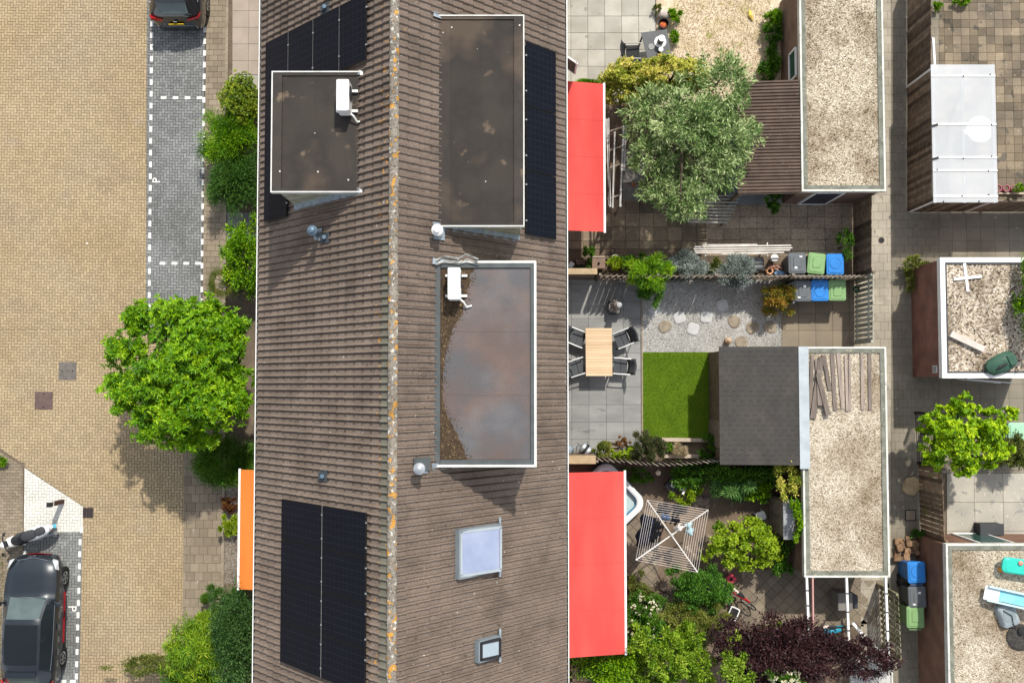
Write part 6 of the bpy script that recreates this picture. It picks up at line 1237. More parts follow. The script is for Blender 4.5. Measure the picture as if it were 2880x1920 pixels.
q = P(1926, 1374, .4); root = thing('bird_figure', 'white bird figure with spread wings among the green plants', 'figure', (q.x, q.y, GZ)); MB().tube([(q.x, q.y, GZ), (q.x, q.y, .5)], .01, 6).build('stick', BLACK, root); loft([(q.x-.18, q.y-.04, .5, .01, .01), (q.x-.06, q.y, .52, .05, .04), (q.x+.08, q.y+.02, .54, .06, .05), (q.x+.2, q.y+.04, .55, .02, .02)]).build('body', WHITE, root, smooth=True); MB().add([(q.x-.04, q.y, .55), (q.x+.1, q.y+.02, .56), (q.x-.08, q.y-.18, .6), (q.x-.14, q.y-.14, .59)], [(0,1,2,3)]).add([(q.x, q.y+.02, .55), (q.x+.1, q.y+.05, .56), (q.x+.22, q.y+.16, .6), (q.x+.05, q.y+.12, .59)], [(0,1,2,3)]).build('wings', WHITE, root)
pot('large black round pot with a leafy plant below the green bed', 2079, 1394, .22, .35, BLACK)
STONE = M('grey_brown_stone', (.24, .19, .15), (.14, .11, .09), scale=6, rough=.9, fine=.2)
def rock(label, px, py, r, mat, grp=None, h=.5, name='rock', z=0):
    q = P(px, py, .1); SEED[0] += 1; rg = random.Random(SEED[0]); m = MB(); n = 9; prof = [(r*.85, 0), (r, h*r*.5), (r*.75, h*r*1.1), (r*.3, h*r*1.35)]; m.lathe((q.x, q.y, GZ+z), prof, n)
    m.v = [(x+rg.uniform(-.12, .12)*r, y+rg.uniform(-.12, .12)*r, zz+rg.uniform(-.05, .05)*r) for x, y, zz in m.v]; solo(m, name, mat, label, name, grp)
for x, y, r in ((1960, 1402, .2), (1975, 1412, .16), (1987, 1405, .14), (1990, 1420, .12), (1957, 1415, .13)): rock('grey brown rock in the heap beside the yellow green plants', x, y, r, STONE, 'rocks in the heap')
q = P(2138, 1449, .3); root = thing('plastic_stool', 'white plastic stool beside the dark bed', 'stool', (q.x, q.y, GZ), R(20)); bld = local_builder(root); bld(MB().rrect((0, 0), .34, .3, .36, .4, .08, ch=.01), 'seat', WHITE)
for x in (-.12, .12):
    for y in (-.1, .1): bld(MB().tube([(x*1.2, y*1.2, 0), (x, y, .37)], .02, 6), 'leg', WHITE)
xa, xb, ya, yb = RECT(2203, 1404, 2241, 1517, 1.95); root = thing('garden_cabinet', 'tall garden cabinet with a grey panelled roof against the garage wall', 'cabinet', ((xa+xb)/2, (ya+yb)/2, GZ)); xb = min(xb, G2[0]+.05)
MB().slab(xa+.04, xb, ya+.04, yb-.04, GZ, 1.88).build('body', WOODD, root)
for i in range(3): MB().slab(xa, xb, ya+(yb-ya)*i/3+.006, ya+(yb-ya)*(i+1)/3-.006, 1.9+.012*(i == 1), 1.95+.012*(i == 1), tone=(.2, .9, .4)[i]).build('roof_panel', M('cabinet_roof', (.27, .28, .29), (.2, .21, .22), scale=4, tone=.3), root)
MB().slab(xa+.02, xa+.045, ya+.1, (ya+yb)/2-.01, .1, 1.8).build('door', WOODG, root); MB().slab(xa+.02, xa+.045, (ya+yb)/2+.01, yb-.1, .1, 1.8).build('door', WOODG, root)
q = P(2051, 1623, .1); root = thing('parasol_base', 'pink red square parasol base standing on the bare soil', 'parasol base', (q.x, q.y, GZ), R(45)); bld = local_builder(root); bld(MB().rrect((0, 0), .31, .31, .3, .36, .03, taper=.85, ch=.02), 'base', M('pink_red', (.62, .08, .12), (.55, .06, .1), rough=.45)); bld(MB().lathe((0, 0, .36), [(.05, 0), (.05, .03), (.03, .03), (.03, -.02)], 14), 'socket', BLACK); bld(MB().rrect((0, 0), .12, .12, .0, .3, .02), 'stem', MATS['pink_red'])
for x, y, r in ((1866, 1650, .16), (1882, 1662, .13), (1872, 1676, .12), (1893, 1655, .1)): rock('brown paving stone stacked beside the white flowered shrub', x, y, r, STONE, 'stacked brown stones', .7)
pot('black pot beside the longer red awning edge', 1770, 1628, .12, .3, BLACK)
# bicycle
def bicycle(label, a, b_, col, lean=.0, k=1.0):
    p, q = P(*a, .5), P(*b_, .5); rz = math.atan2(q.y-p.y, q.x-p.x); root = thing('bicycle', label, 'bicycle', (p.x, p.y, GZ), rz); bld = local_builder(root); L = (q-p).length; r = .3*k
    def tl(pts, rad, n=6): m = MB(); return m.tube([(x, y+z*lean, z) for x, y, z in pts], rad, n)
    x0, x1 = r*.95, L-r*.95
    for x in (x0, x1):
        w_ = bld(tl([(x+r*math.cos(2*PI*i/20), 0, r+r*math.sin(2*PI*i/20)) for i in range(21)], .022), 'wheel', TYRE); m = MB()
        for i in range(8): m.tube([(x, r*lean, r), (x+r*.95*math.cos(2*PI*i/8), (r+r*.95*math.sin(2*PI*i/8))*lean, r+r*.95*math.sin(2*PI*i/8))], .004, 4)
        bld(m, 'spokes', METAL, w_)
    mt = M('bike_'+str(int(col[0]*100))+str(int(col[2]*100)), col, tuple(c*.8 for c in col), rough=.3, coat=.5); bb = (x0+(x1-x0)*.45, 0, r*.9); st = (x0+(x1-x0)*.36, 0, r*2.3); hd = (x1-.12, 0, r*2.35)
    for p_, q_ in ((bb, st), (bb, hd), (st, hd), ((x0, 0, r), bb), ((x0, 0, r), st)): bld(tl([p_, q_], .022), 'frame_tube', mt)
    bld(tl([hd, (x1, 0, r)], .02), 'fork', WHITE); bld(tl([(hd[0]+.02, -.28, hd[2]+.16), (hd[0]+.06, -.1, hd[2]+.15), hd, (hd[0]+.06, .1, hd[2]+.15), (hd[0]+.02, .28, hd[2]+.16)], .014), 'handlebar', BLACK)
    sd = bld(loft([(st[0]-.13, st[2]*lean, st[2]+.1, .08, .03), (st[0], st[2]*lean, st[2]+.11, .07, .03), (st[0]+.14, st[2]*lean, st[2]+.1, .02, .02)]), 'saddle', BLACK); bld(MB().lathe((0, 0, 0), [(.08, -.01), (.08, .01)], 14, M=Matrix.Translation((bb[0], bb[1]+.05+bb[2]*lean, bb[2])) @ Matrix.Rotation(PI/2, 4, 'X')), 'chainring', METAL)
    bld(tl([(x0-.05, 0, r*2.1), (x0+.2, 0, r*2.15)], .05, 8), 'rear_mudguard', M('pale_mudguard', (.65, .55, .5), (.6, .5, .45)))
bicycle('red and white bicycle leaning by the purple leaved tree', (2034, 1648), (2122, 1722), (.5, .02, .025), .25)
bicycle('teal bicycle under the white pergola rails', (2292, 1776), (2398, 1770), (.02, .25, .32), .3)
q = P(2330, 1775, .8); solo(loft([(q.x-.15, q.y-.02, .7, .06, .04), (q.x-.05, q.y-.05, .74, .14, .09), (q.x+.15, q.y, .76, .1, .06), (q.x+.45, q.y+.04, .74, .05, .04)]), 'rain_cover', M('teal_cloth', (.02, .27, .4), (.015, .2, .3), scale=8, rough=.4), 'teal cover draped over the bicycle under the pergola', 'cover', smooth=True)
a, b_ = P(2398, 1750, .9), P(2430, 1788, .9); solo(MB().bar(a, b_, .09, .08), 'white_tube', WHITE, 'white plastic gutter piece leaning behind the pergola', 'gutter piece')
q = P(2378, 1692, .8); root = thing('cabinet', 'grey garden cabinet under the middle pergola rail', 'cabinet', (q.x, q.y, GZ)); MB().rrect((q.x, q.y), .5, .6, GZ, .8, .02, ch=.02).build('body', M('cabinet_grey', (.2, .19, .17), (.16, .15, .135)), root); MB().slab(q.x+.26, q.x+.45, q.y-.24, q.y+.2, GZ, .72).build('drawer_unit', DGREY, root)
q = P(2012, 1652, .4); solo(loft([(q.x-.2, q.y+.12, .35, .06, .08), (q.x-.05, q.y+.02, .42, .16, .14), (q.x+.12, q.y-.08, .4, .14, .12), (q.x+.24, q.y-.15, .35, .05, .05)]), 'blue_bag', M('blue_tarp', (.04, .2, .5), (.2, .4, .65), scale=7, rough=.4), 'bright blue bag half hidden by the dark green bush', 'bag', smooth=True)
q = P(2046, 1684, .4); solo(loft([(q.x-.1, q.y+.12, .3, .05, .06), (q.x, q.y, .38, .12, .1), (q.x+.1, q.y-.14, .32, .06, .06)]), 'blue_bag', M('pale_blue_tarp', (.2, .36, .6), (.32, .48, .68), scale=7, rough=.4), 'pale blue bag between the bush and the red bicycle', 'bag', smooth=True)
q = P(2064, 1726, .5); root = thing('plastic_crate', 'white and grey plastic tub behind the red bicycle', 'crate', (q.x, q.y, GZ), R(-25)); bld = local_builder(root); bld(MB().rrect((0, 0), .3, .42, .0, .4, .05, taper=.85), 'tub', M('grey_tub', (.28, .34, .37), (.24, .3, .33))); bld(MB().rrect((0, 0), .34, .46, .38, .42, .06), 'rim', WHITE); bld(MB().rrect((0, 0), .27, .38, .415, .424, .05), 'inside', BLACK)  # flat black panel on top paints in the shaded interior of the tub
# firewood and bins in the alley
LOG = M('cut_log', (.3, .19, .11), (.18, .11, .07), scale=7, tone=.3, rough=.9)
rnd = random.Random(9)
for k, (x, y) in enumerate(((2533, 1524), (2531, 1540), (2552, 1520), (2565, 1528), (2575, 1535), (2556, 1546), (2568, 1550), (2578, 1549), (2529, 1556), (2531, 1571), (2550, 1567), (2543, 1533))):
    q = P(x, y, .3); a = R(rnd.uniform(70, 110) if k % 3 else rnd.uniform(-20, 20)); d = Vector((math.cos(a), math.sin(a), 0))*rnd.uniform(.12, .2); z = rnd.uniform(.1, .4)
    m = MB(); m.bar(Vector((q.x, q.y, z))-d, Vector((q.x, q.y, z))+d, rnd.uniform(.13, .22), rnd.uniform(.12, .18), tone=rnd.random()); solo(m, 'log', LOG, 'split log in the firewood heap beside the blue alley bin', 'log', 'firewood heap', bevel=.02)
q = P(1626, 1897, .4); root = thing('log_stack', 'stack of round cut logs under the eaves below the longer red awning', 'log stack', (q.x, q.y, GZ)); 
for j in range(5):
    for i in range(4): MB().lathe((q.x-.21+i*.13+(.065 if j % 2 else 0), q.y-.25+j*.115, GZ+.0), [(.062, 0), (.062, .5)], 10, tone=random.random()).build('log', M('log_ends', (.55, .42, .27), (.4, .27, .16), scale=9, tone=.25), root)
rock('large flat tan stone on the alley paving beside the brown fence', 2566, 1366, .34, M('tan_stone', (.48, .37, .22), (.38, .28, .16), scale=4, rough=.9), h=.25)
# planks on garage 2
PLANK = M('old_plank', (.28, .23, .195), (.17, .14, .12), scale=3, rough=.9, tone=.4, fine=.2, stretch=(3, .4, 1)); rnd = random.Random(4)
for k, (x0, y0_, x1, y1_, wd, zz) in enumerate(((2284, 1000, 2278, 1148, .09, 0), (2310, 1004, 2286, 1176, .15, .05), (2303, 1040, 2306, 1140, .12, .1), (2300, 1050, 2330, 1168, .12, .14), (2316, 998, 2334, 1096, .1, .02), (2340, 993, 2349, 1154, .1, 0), (2357, 993, 2371, 1150, .1, 0), (2378, 998, 2383, 1156, .07, .01), (2389, 994, 2390, 1154, .06, 0), (2423, 992, 2426, 1152, .08, 0), (2445, 992, 2447, 1152, .085, 0), (2312, 1100, 2322, 1165, .09, .02), (2298, 1010, 2302, 1080, .12, .02))):
    solo(MB().bar(P(x0, y0_, 2.475+zz), P(x1, y1_, 2.475+zz), wd*1.25, .045, tone=.95 if k == 7 else rnd.random()*.8), 'plank', PLANK, 'old weathered plank lying on the pale gravel garage roof', 'plank', 'planks on the garage roof')
# things on shed 3
z = 2.47
root = thing('plank_cross', 'white cross of two planks on the gravel roof of the red brick shed', 'planks', tuple(P(2719, 781, z))); MB().bar(P(2712, 740, z), P(2722, 820, z), .09, .04).build('plank', WHITE, root); MB().bar(P(2683, 785, z+.035), P(2761, 777, z+.035), .09, .035).build('plank', WHITE, root)
solo(MB().bar(P(2673, 938, z+.06), P(2766, 982, z+.06), .2, .14), 'box_beam', M('pale_timber', (.55, .5, .45), (.48, .43, .38), scale=3), 'pale timber box beam lying on the gravel roof of the red brick shed', 'beam')
STICK = M('pale_stick', (.5, .42, .33), (.4, .33, .26), rough=.8)
for pts in (((2704, 822), (2690, 850)), ((2748, 920), (2822, 902)), ((2748, 932), (2776, 968)), ((2704, 870), (2702, 900), (2690, 930)), ((2715, 868), (2733, 855)), ((2750, 880), (2772, 888)), ((2830, 955), (2832, 990)), ((2735, 915), (2745, 930))): m = MB(); m.tube([P(*p, z) for p in pts], .016, 5); solo(m, 'stick', STICK, 'pale stick lying on the gravel roof of the red brick shed', 'stick', 'sticks on the shed roof')
for pts in (((2385, 285), (2370, 295), (2360, 320), (2356, 345)), ((2375, 228), (2350, 256))): m = MB(); m.tube([P(*p, z) for p in pts], .014, 5); solo(m, 'stick', STICK, 'pale bent twig on the tan gravel garage roof', 'stick', 'twigs on the long garage roof')
q = P(2816, 1021, 2.6); root = thing('wheelbarrow_tray', 'dark green plastic wheelbarrow tray upturned on the gravel roof', 'wheelbarrow', (q.x, q.y, 2.45), R(25)); bld = local_builder(root); GRP = M('dark_green_plastic', (.035, .085, .06), (.05, .11, .075), rough=.45, scale=6)
bld(loft([(-.52, 0, .12, .12, .1), (-.4, 0, .16, .26, .15), (0, 0, .18, .32, .2), (.25, 0, .19, .3, .24), (.42, 0, .16, .24, .2), (.46, 0, .12, .2, .14)], 10), 'tray', GRP, smooth=True); bld(MB().rrect((.24, 0), .22, .38, .38, .44, .05, ch=.02), 'rib_panel', GRP); bld(loft([(-.32, -.08, .33, .02, .02), (-.2, -.07, .36, .05, .03), (.0, -.05, .385, .04, .02), (.08, -.05, .38, .01, .01)]), 'recess_shade', BLACK); bld(MB().tube([(.4, .12, .1), (.62, .2, .06)], .015, 6), 'handle', WOODG); bld(MB().tube([(.44, -.1, .1), (.66, -.12, .06)], .015, 6), 'handle', WOODG)  # black lump on the tray paints in the shade of a hollow
# toys on shed 4
z = 2.45; SL = M('slide_blue', (.18, .5, .62), (.3, .6, .7), scale=2, rough=.3)
a, b_ = P(2768, 1664, z+.2), P(2920, 1698, z+.5); d = (b_-a).normalized(); nn = Vector((-d.y, d.x, 0)).normalized(); root = thing('toy_slide', 'pale blue plastic toy slide lying on the gravel roof', 'slide', ((a.x+b_.x)/2, (a.y+b_.y)/2, z)); W_ = .22
def strip(o0, o1, h0, h1, nm, mt, t0=0.0, t1=1.0): p, q = a.lerp(b_, t0), a.lerp(b_, t1); MB().add([p+nn*o0+Vector((0, 0, h0)), p+nn*o1+Vector((0, 0, h1)), q+nn*o1+Vector((0, 0, h1)), q+nn*o0+Vector((0, 0, h0))], [(0,1,2,3)]).build(nm, mt, root)
MB().bar(a.lerp(b_, .0), a.lerp(b_, .28), W_*2, .04).build('foot_end', M('slide_white', (.75, .76, .76), (.66, .7, .72), rough=.35), root); MB().bar(a.lerp(b_, .282), b_, W_*2-.1, .04).build('chute', SL, root)
for sg in (-1, 1): MB().bar(a.lerp(b_, .05)+nn*sg*W_+Vector((0, 0, .06)), b_+nn*sg*W_+Vector((0, 0, .06)), .05, .14).build('side_rail', M('slide_edge', (.45, .66, .7), (.5, .7, .74), rough=.3), root)
q = P(2840, 1595, z+.45); root = thing('sand_table', 'teal plastic play table with an orange leg on the gravel roof', 'play table', (q.x+.5, q.y, z)); TL = M('teal_plastic', (.03, .42, .33), (.04, .5, .4), rough=.35)
MB().rrect((q.x+.55, q.y-.02), 1.5, .5, z+.3, z+.42, .16, R(-8), ch=.04).build('basin', TL, root); MB().tube([(q.x-.08, q.y-.16, z), (q.x-.06, q.y-.1, z+.32)], [.08, .06], 10).build('leg', M('orange_plastic', (.62, .3, .07), (.55, .25, .05), rough=.4), root); MB().tube([(q.x+1.1, q.y-.2, z), (q.x+1.1, q.y-.14, z+.32)], [.08, .06], 10).build('leg', MATS['orange_plastic'], root); MB().tube([(q.x+.2, q.y+.14, z), (q.x+.2, q.y+.1, z+.32)], [.08, .06], 10).build('leg', MATS['orange_plastic'], root)
MB().lathe((q.x+.35, q.y+.14, z+.42), [(.06, 0), (.08, .05), (.02, .08)], 10).build('toy_knob', M('toy_pink', (.6, .2, .2), (.5, .3, .2), scale=20), root)
q = P(2842, 1732, z+.3); root = thing('toy_chair', 'light grey plastic seat lying on the gravel roof', 'seat', (q.x, q.y, z), R(20)); bld = local_builder(root); GP = M('light_grey_plastic', (.3, .34, .36), (.25, .29, .31), rough=.35, scale=3)
bld(MB().rrect((0, 0), .56, .72, .0, .26, .12, taper=1.08, ch=.06), 'shell', GP, smooth=True); bld(MB().rrect((0, .02), .36, .4, .262, .275, .1), 'seat_hollow_shade', M('seat_hollow_shade', (.24, .28, .3), (.2, .24, .26), rough=.35)); bld(MB().tube([(-.2, .4, .05), (-.12, .2, .3), (.05, .0, .31), (.0, -.25, .3), (.1, -.5, .1)], .014, 6), 'cord', BLACK)  # darker grey plate on the shell paints in the shade of a hollow
q = P(2872, 1792, z+.1); root = thing('rubber_mat', 'round black rubber disc lying on the gravel roof', 'disc', (q.x, q.y, z)); MB().lathe((q.x, q.y, z), [(.42, 0), (.43, .05), (.38, .07), (.12, .06), (.1, .04)], 28).build('disc', M('old_rubber', (.06, .055, .05), (.03, .028, .026), scale=9, fine=.3), root); MB().lathe((q.x+.02, q.y+.2, z+.06), [(.12, 0), (.12, .06), (.03, .08)], 16).build('hub', BLACK, root)
# yard items at the right edge
q = P(2785, 1487, .4); root = thing('storage_box', 'black storage box against the brown brick shed', 'storage box', (q.x, q.y, .03)); MB().rrect((q.x, q.y), .78, .36, .03, .5, .02).build('box', BLACK, root); MB().rrect((q.x, q.y), .82, .4, .5, .54, .02, ch=.01).build('lid', DGREY, root)
for x in (2808, 2830, 2852): pot('pink flower pot in the row below the patio cover', x, 530, .115, .22, M('pink_pot', (.6, .2, .27), (.52, .16, .22), rough=.5))['group'] = 'pink pots in a row'
solo(MB().bar(P(2802, 544, .1), P(2880, 545, .1), .06, .1), 'timber_edge', SLEEP, 'pale timber edge under the row of pink pots', 'edging')
root = thing('gate_bar', 'white upright gate frame at the corner of the patio cover', 'gate frame', tuple(P(2626, 150, 0))); a, b_ = P(2624, 108, 2.0), P(2629, 196, 2.0); MB().bar(a, b_, .07, .06).build('top_bar', WHITE, root)
for p in (a, b_): MB().box((p.x, p.y, 1.0), (.06, .06, 1.95)).build('post', WHITE, root)
# ------------------------------------------------------------------ plants
GREEN = LEAF('leaf_fresh_green', (.03, .105, .002), (.12, .285, .003), (.32, .5, .01)); DKG = LEAF('leaf_dark_green', (.018, .06, .005), (.052, .145, .008), (.13, .26, .02)); LIME = LEAF('leaf_lime', (.08, .16, .004), (.22, .34, .008), (.4, .5, .03))
SILV = LEAF('leaf_silver', (.05, .12, .022), (.22, .33, .1), (.52, .6, .3), rough=.5); GREY = LEAF('leaf_grey', (.1, .13, .11), (.24, .28, .25), (.42, .46, .43), rough=.6); YEL = LEAF('leaf_variegated', (.07, .15, .008), (.38, .4, .04), (.75, .62, .16), rough=.5)
PURP = LEAF('leaf_purple', (.015, .006, .008), (.04, .016, .019), (.085, .035, .036), rough=.5, trans=.2); OLIVE = LEAF('leaf_olive', (.04, .065, .01), (.12, .15, .025), (.22, .23, .05)); ORNG = LEAF('leaf_orange', (.06, .1, .01), (.2, .19, .02), (.4, .2, .03)); MOSSY = LEAF('leaf_yellowgreen', (.05, .09, .01), (.17, .2, .03), (.3, .3, .07)); WHF = LEAF('petals_cream', (.5, .48, .25), (.65, .62, .4), (.75, .73, .6), trans=.15)
tree = lambda *a, **k: plant(*a, part='crown', stem='trunk', **k)
tree('street_tree', 'large glossy bright green tree in front of the house with its shadow on the road', 'tree', 530, 1045, 120, 140, 3.7, 1.5, GREEN, leaf=(.16, .062), cover=2.6, trunk=.14, whorl=7, spread=.26, clumps=40, shell=(.3, 1.0), lumpy=.1, low=-.35, lobes=((392, 895, 48, 44, 3.0, .6), (360, 985, 52, 52, 3.1, .7), (360, 1110, 60, 62, 3.2, .7), (445, 1185, 66, 60, 3.2, .8), (545, 1225, 64, 42, 3.2, .7), (500, 890, 70, 48, 3.2, .8), (575, 890, 58, 50, 3.2, .8), (560, 990, 90, 80, 4.1, .9), (470, 1070, 90, 80, 4.0, .9), (590, 1120, 80, 80, 4.0, .9), (650, 960, 52, 80, 3.4, .9), (655, 1110, 48, 80, 3.4, .9), (312, 1062, 18, 10, 3.0, .2)))
plant('mounded_shrub', 'mounded yellow green shrub beside the front path', 'shrub', 679, 290, 46, 58, .9, .8, LEAF('leaf_yellow_tip', (.04, .1, .005), (.13, .2, .01), (.45, .48, .03)), leaf=(.085, .05), cover=3.6, whorl=6, spread=.3, clumps=80, shell=(.7, .95), lumpy=.05)
plant('feathery_shrub', 'feathery green shrub below the mounded yellow green shrub', 'shrub', 657, 400, 56, 62, .9, .8, GREEN, leaf=(.13, .022), cover=3.2, spread=.4, base_tone=.4); plant('feathery_shrub', 'feathery dark green shrub at the grey slab path', 'shrub', 662, 512, 56, 74, .9, .8, LEAF('leaf_mid_green', (.02, .07, .01), (.05, .13, .015), (.1, .21, .03)), leaf=(.13, .022), cover=3.2, spread=.35)
plant('small_leaf_shrub', 'round leaved green shrub between the palm and the gutter', 'shrub', 690, 740, 44, 92, 1.1, .9, GREEN, leaf=(.085, .055), cover=3, spread=.25)
plant('box_hedge', 'dark clipped hedge beside the orange awning', 'hedge', 640, 1300, 74, 50, .8, .6, DKG, leaf=(.055, .03), cover=3.4, spread=.3, shell=(.7, 1), clumps=80, lumpy=.06, base_tone=.6)
plant('red_shrub', 'small dark red shrub under the edge of the orange awning', 'shrub', 648, 1420, 18, 18, .3, .3, LEAF('leaf_red', (.05, .012, .01), (.13, .04, .015), (.2, .1, .02)), leaf=(.06, .03), trunk=.02); plant('small_leaf_shrub', 'small bright green shrub beside the orange awning', 'shrub', 652, 1480, 20, 30, .35, .35, LIME, leaf=(.06, .035), trunk=.02)
plant('round_hedge', 'smooth rounded green hedge below the orange awning', 'hedge', 622, 1690, 44, 42, .7, .55, LEAF('leaf_hedge', (.025, .07, .005), (.06, .14, .008), (.11, .2, .015)), leaf=(.04, .02), cover=3.2, spread=.18, shell=(.85, 1), lumpy=.04)
plant('dark_shrub', 'tall dark blue green shrub against the front of the house', 'shrub', 668, 1790, 48, 135, 1.6, 1.2, LEAF('leaf_bluegreen', (.018, .055, .012), (.05, .125, .025), (.12, .22, .06)), leaf=(.09, .035), cover=2.6, spread=.3)
plant('bamboo', 'clump of yellow green bamboo beside the dark front shrub', 'bamboo', 557, 1812, 66, 70, 1.3, .9, LEAF('leaf_bamboo', (.04, .12, .004), (.16, .3, .008), (.4, .5, .03)), leaf=(.24, .03), cover=1.9, whorl=8, spread=.34, droop=.2, clumps=30, lobes=((600, 1755, 44, 30, 1.0, .6), (520, 1870, 40, 34, .9, .5), (620, 1860, 44, 44, 1.2, .7)))
plant('trailing_shrub', 'thin trailing branches reaching over the yellow road', 'shrub', 430, 1868, 78, 24, .8, .35, OLIVE, leaf=(.07, .04), cover=1.3, spread=.3, clumps=26, trunk=.02); plant('dark_shrub', 'dark green undergrowth below the bamboo', 'shrub', 560, 1905, 90, 35, .6, .5, DKG, leaf=(.09, .045), cover=2.4)
plant('verge_plants', 'green weeds at the kerb beside the parked scooter', 'plants', 2, 1292, 16, 14, .2, .2, GREEN, leaf=(.07, .03), trunk=.01); blades('verge_grass', [(-60, 1560), (14, 1560), (10, 1960), (-60, 1960)], LEAF('verge', (.08, .1, .02), (.16, .17, .05), (.28, .24, .1), rough=.8), 3500, .12, .03, 'rough dry verge grass beside the parked car', lean=.8, wd=.01)
# small fan palm
def palm(label, px, py, r, z, n, mat, nm='palm', w_=.03):
    q = P(px, py, z); root = thing(nm, label, 'palm', (q.x, q.y, GZ)); rg = random.Random(label); MB().tube([(q.x, q.y, 0), (q.x, q.y, z)], [.1, .07], 8).build('trunk', BARK, root)
    for i in range(n):
        a = 2*PI*i/n+rg.uniform(-.2, .2); L = r*rg.uniform(.75, 1.1); up = rg.uniform(.0, .45); V = []; F = []
        hub = Vector((q.x+math.cos(a)*L*.4, q.y+math.sin(a)*L*.4, z+up*L*.5)); m = MB(); m.tube([(q.x, q.y, z), hub], .012, 4, tone=.4)
        for j in range(13):
            b = a+(j-6)*.19; l = L*.62*(1-.05*abs(j-6)); tip = hub+Vector((math.cos(b)*l, math.sin(b)*l, -.12*l+up*l*.3)); s_ = Vector((-math.sin(b), math.cos(b), 0))*w_*.5; mid = hub.lerp(tip, .5)+Vector((0, 0, .02)); m.add([hub, mid+s_, tip, mid-s_], [(0,1,2), (0,2,3)], tone=rg.uniform(.2, .8))
        m.build('frond', mat, root)
palm('small fan palm in the corner between the street tree and the front shrub', 630, 795, .66, 1.6, 12, LEAF('leaf_palm', (.03, .06, .008), (.09, .12, .015), (.22, .2, .05)))
# garden D / A
plant('variegated_shrub', 'yellow green variegated hedge shrub below the dark garden table', 'shrub', 1765, 235, 74, 58, 1.5, .9, YEL, leaf=(.085, .045), cover=3.2, spread=.26, whorl=5); plant('variegated_shrub', 'yellow variegated shrub between the dry grass and the silver leaved tree', 'shrub', 1890, 215, 86, 46, 2.2, .9, YEL, leaf=(.085, .045), cover=3.2, spread=.26, whorl=5, base_tone=.58)
plant('low_ground_plants', 'strip of low green plants at the end of the red awning', 'plants', 1655, 233, 40, 7, .3, .25, GREEN, leaf=(.07, .03), trunk=.01)
SEED[0] += 3
tree('silver_tree', 'large silver leaved tree overhanging the brown ribbed roof', 'tree', 1925, 360, 80, 70, 3.4, .9, SILV, leaf=(.17, .042), cover=1.05, trunk=.12, spread=.24, clumps=26, shell=(.5, 1.02), lumpy=.1, low=-.25, droop=.1, lobes=((1950, 440, 90, 100, 1.7, .6), (2035, 250, 66, 88, 3.1, .9), (1840, 320, 74, 70, 2.8, .8), (2045, 385, 72, 72, 3.0, .8), (2010, 480, 66, 66, 2.9, .8), (1840, 440, 62, 60, 2.7, .8), (1925, 560, 66, 56, 2.6, .7), (1975, 330, 60, 60, 3.4, .7), (1900, 250, 50, 40, 2.8, .6), (1850, 530, 46, 40, 2.5, .6)))
plant('weed_clump', 'green weeds beside the fire bowl and sack', 'plants', 1900, 44, 16, 16, .25, .2, GREEN, leaf=(.1, .025), trunk=.01); plant('weed_clump', 'green weeds at the table side edge of the dry grass', 'plants', 1897, 104, 10, 14, .2, .18, GREEN, leaf=(.1, .025), trunk=.01); plant('weed_clump', 'small weed clump in the joint of the pale patio above the fire bowl', 'plants', 1849, 27, 9, 10, .2, .15, OLIVE, leaf=(.08, .025), trunk=.01)
plant('weed_clump', 'bright green clump at the wall edge of the dry grass', 'plants', 2174, 48, 22, 22, .3, .25, GREEN, leaf=(.12, .03), trunk=.01); plant('weed_clump', 'dark green clump at the foot of the garage wall', 'plants', 2172, 95, 20, 24, .3, .3, DKG, leaf=(.11, .03), trunk=.01); plant('weed_clump', 'dark green weeds beside the lean-to', 'plants', 2168, 180, 24, 46, .3, .3, DKG, leaf=(.11, .03), trunk=.01)
plant('ivy', 'dark ivy clump beside the garage door', 'ivy', 2175, 565, 20, 26, .7, .5, DKG, leaf=(.07, .045), trunk=.02)
plant('fern', 'bright green fern spilling over the weathered slat fence', 'fern', 1830, 768, 46, 34, 1.3, .6, GREEN, leaf=(.16, .02), cover=2.6, spread=.35, droop=.3); plant('fern', 'green plant hanging down onto the grey patio from the fence', 'fern', 1828, 808, 30, 38, .8, .5, LEAF('leaf_fern2', (.02, .08, .008), (.06, .17, .012), (.13, .27, .03)), leaf=(.11, .03), cover=2.6, spread=.3)
plant('low_bed_plant', 'dark green plant in the bed behind the white rimmed pot', 'shrub', 1790, 738, 34, 20, .5, .4, DKG, leaf=(.09, .03)); plant('low_bed_plant', 'bright yellow green plant growing out of the white rimmed pot', 'plants', 1732, 742, 18, 16, .5, .3, LIME, leaf=(.1, .025), trunk=.015); plant('low_bed_plant', 'dark climbing plant between the chest and the house wall', 'shrub', 1656, 722, 12, 24, .5, .4, DKG, leaf=(.08, .04), trunk=.015)
plant('silver_bush', 'silvery white bush next to the fern along the slat fence', 'shrub', 1940, 752, 44, 34, .9, .7, GREY, leaf=(.09, .022), cover=3, spread=.35); plant('silver_bush', 'silvery grey bush beside the black plastic tub', 'shrub', 2072, 762, 46, 42, .9, .7, GREY, leaf=(.09, .022), cover=2.7, spread=.35, base_tone=.42); plant('low_bed_plant', 'dull green plant between the two silvery bushes', 'shrub', 2003, 752, 22, 24, .6, .4, OLIVE, leaf=(.08, .03)); plant('ivy', 'dark ivy growing on the fence beside the upper row of bins', 'ivy', 2378, 690, 16, 40, .8, .6, DKG, leaf=(.06, .04), trunk=.02, cover=1.6)
plant('orange_shrub', 'orange and green leaved shrub beside the dark grey bin', 'shrub', 2182, 840, 40, 36, .7, .6, ORNG, leaf=(.09, .04), cover=2.8, spread=.3)
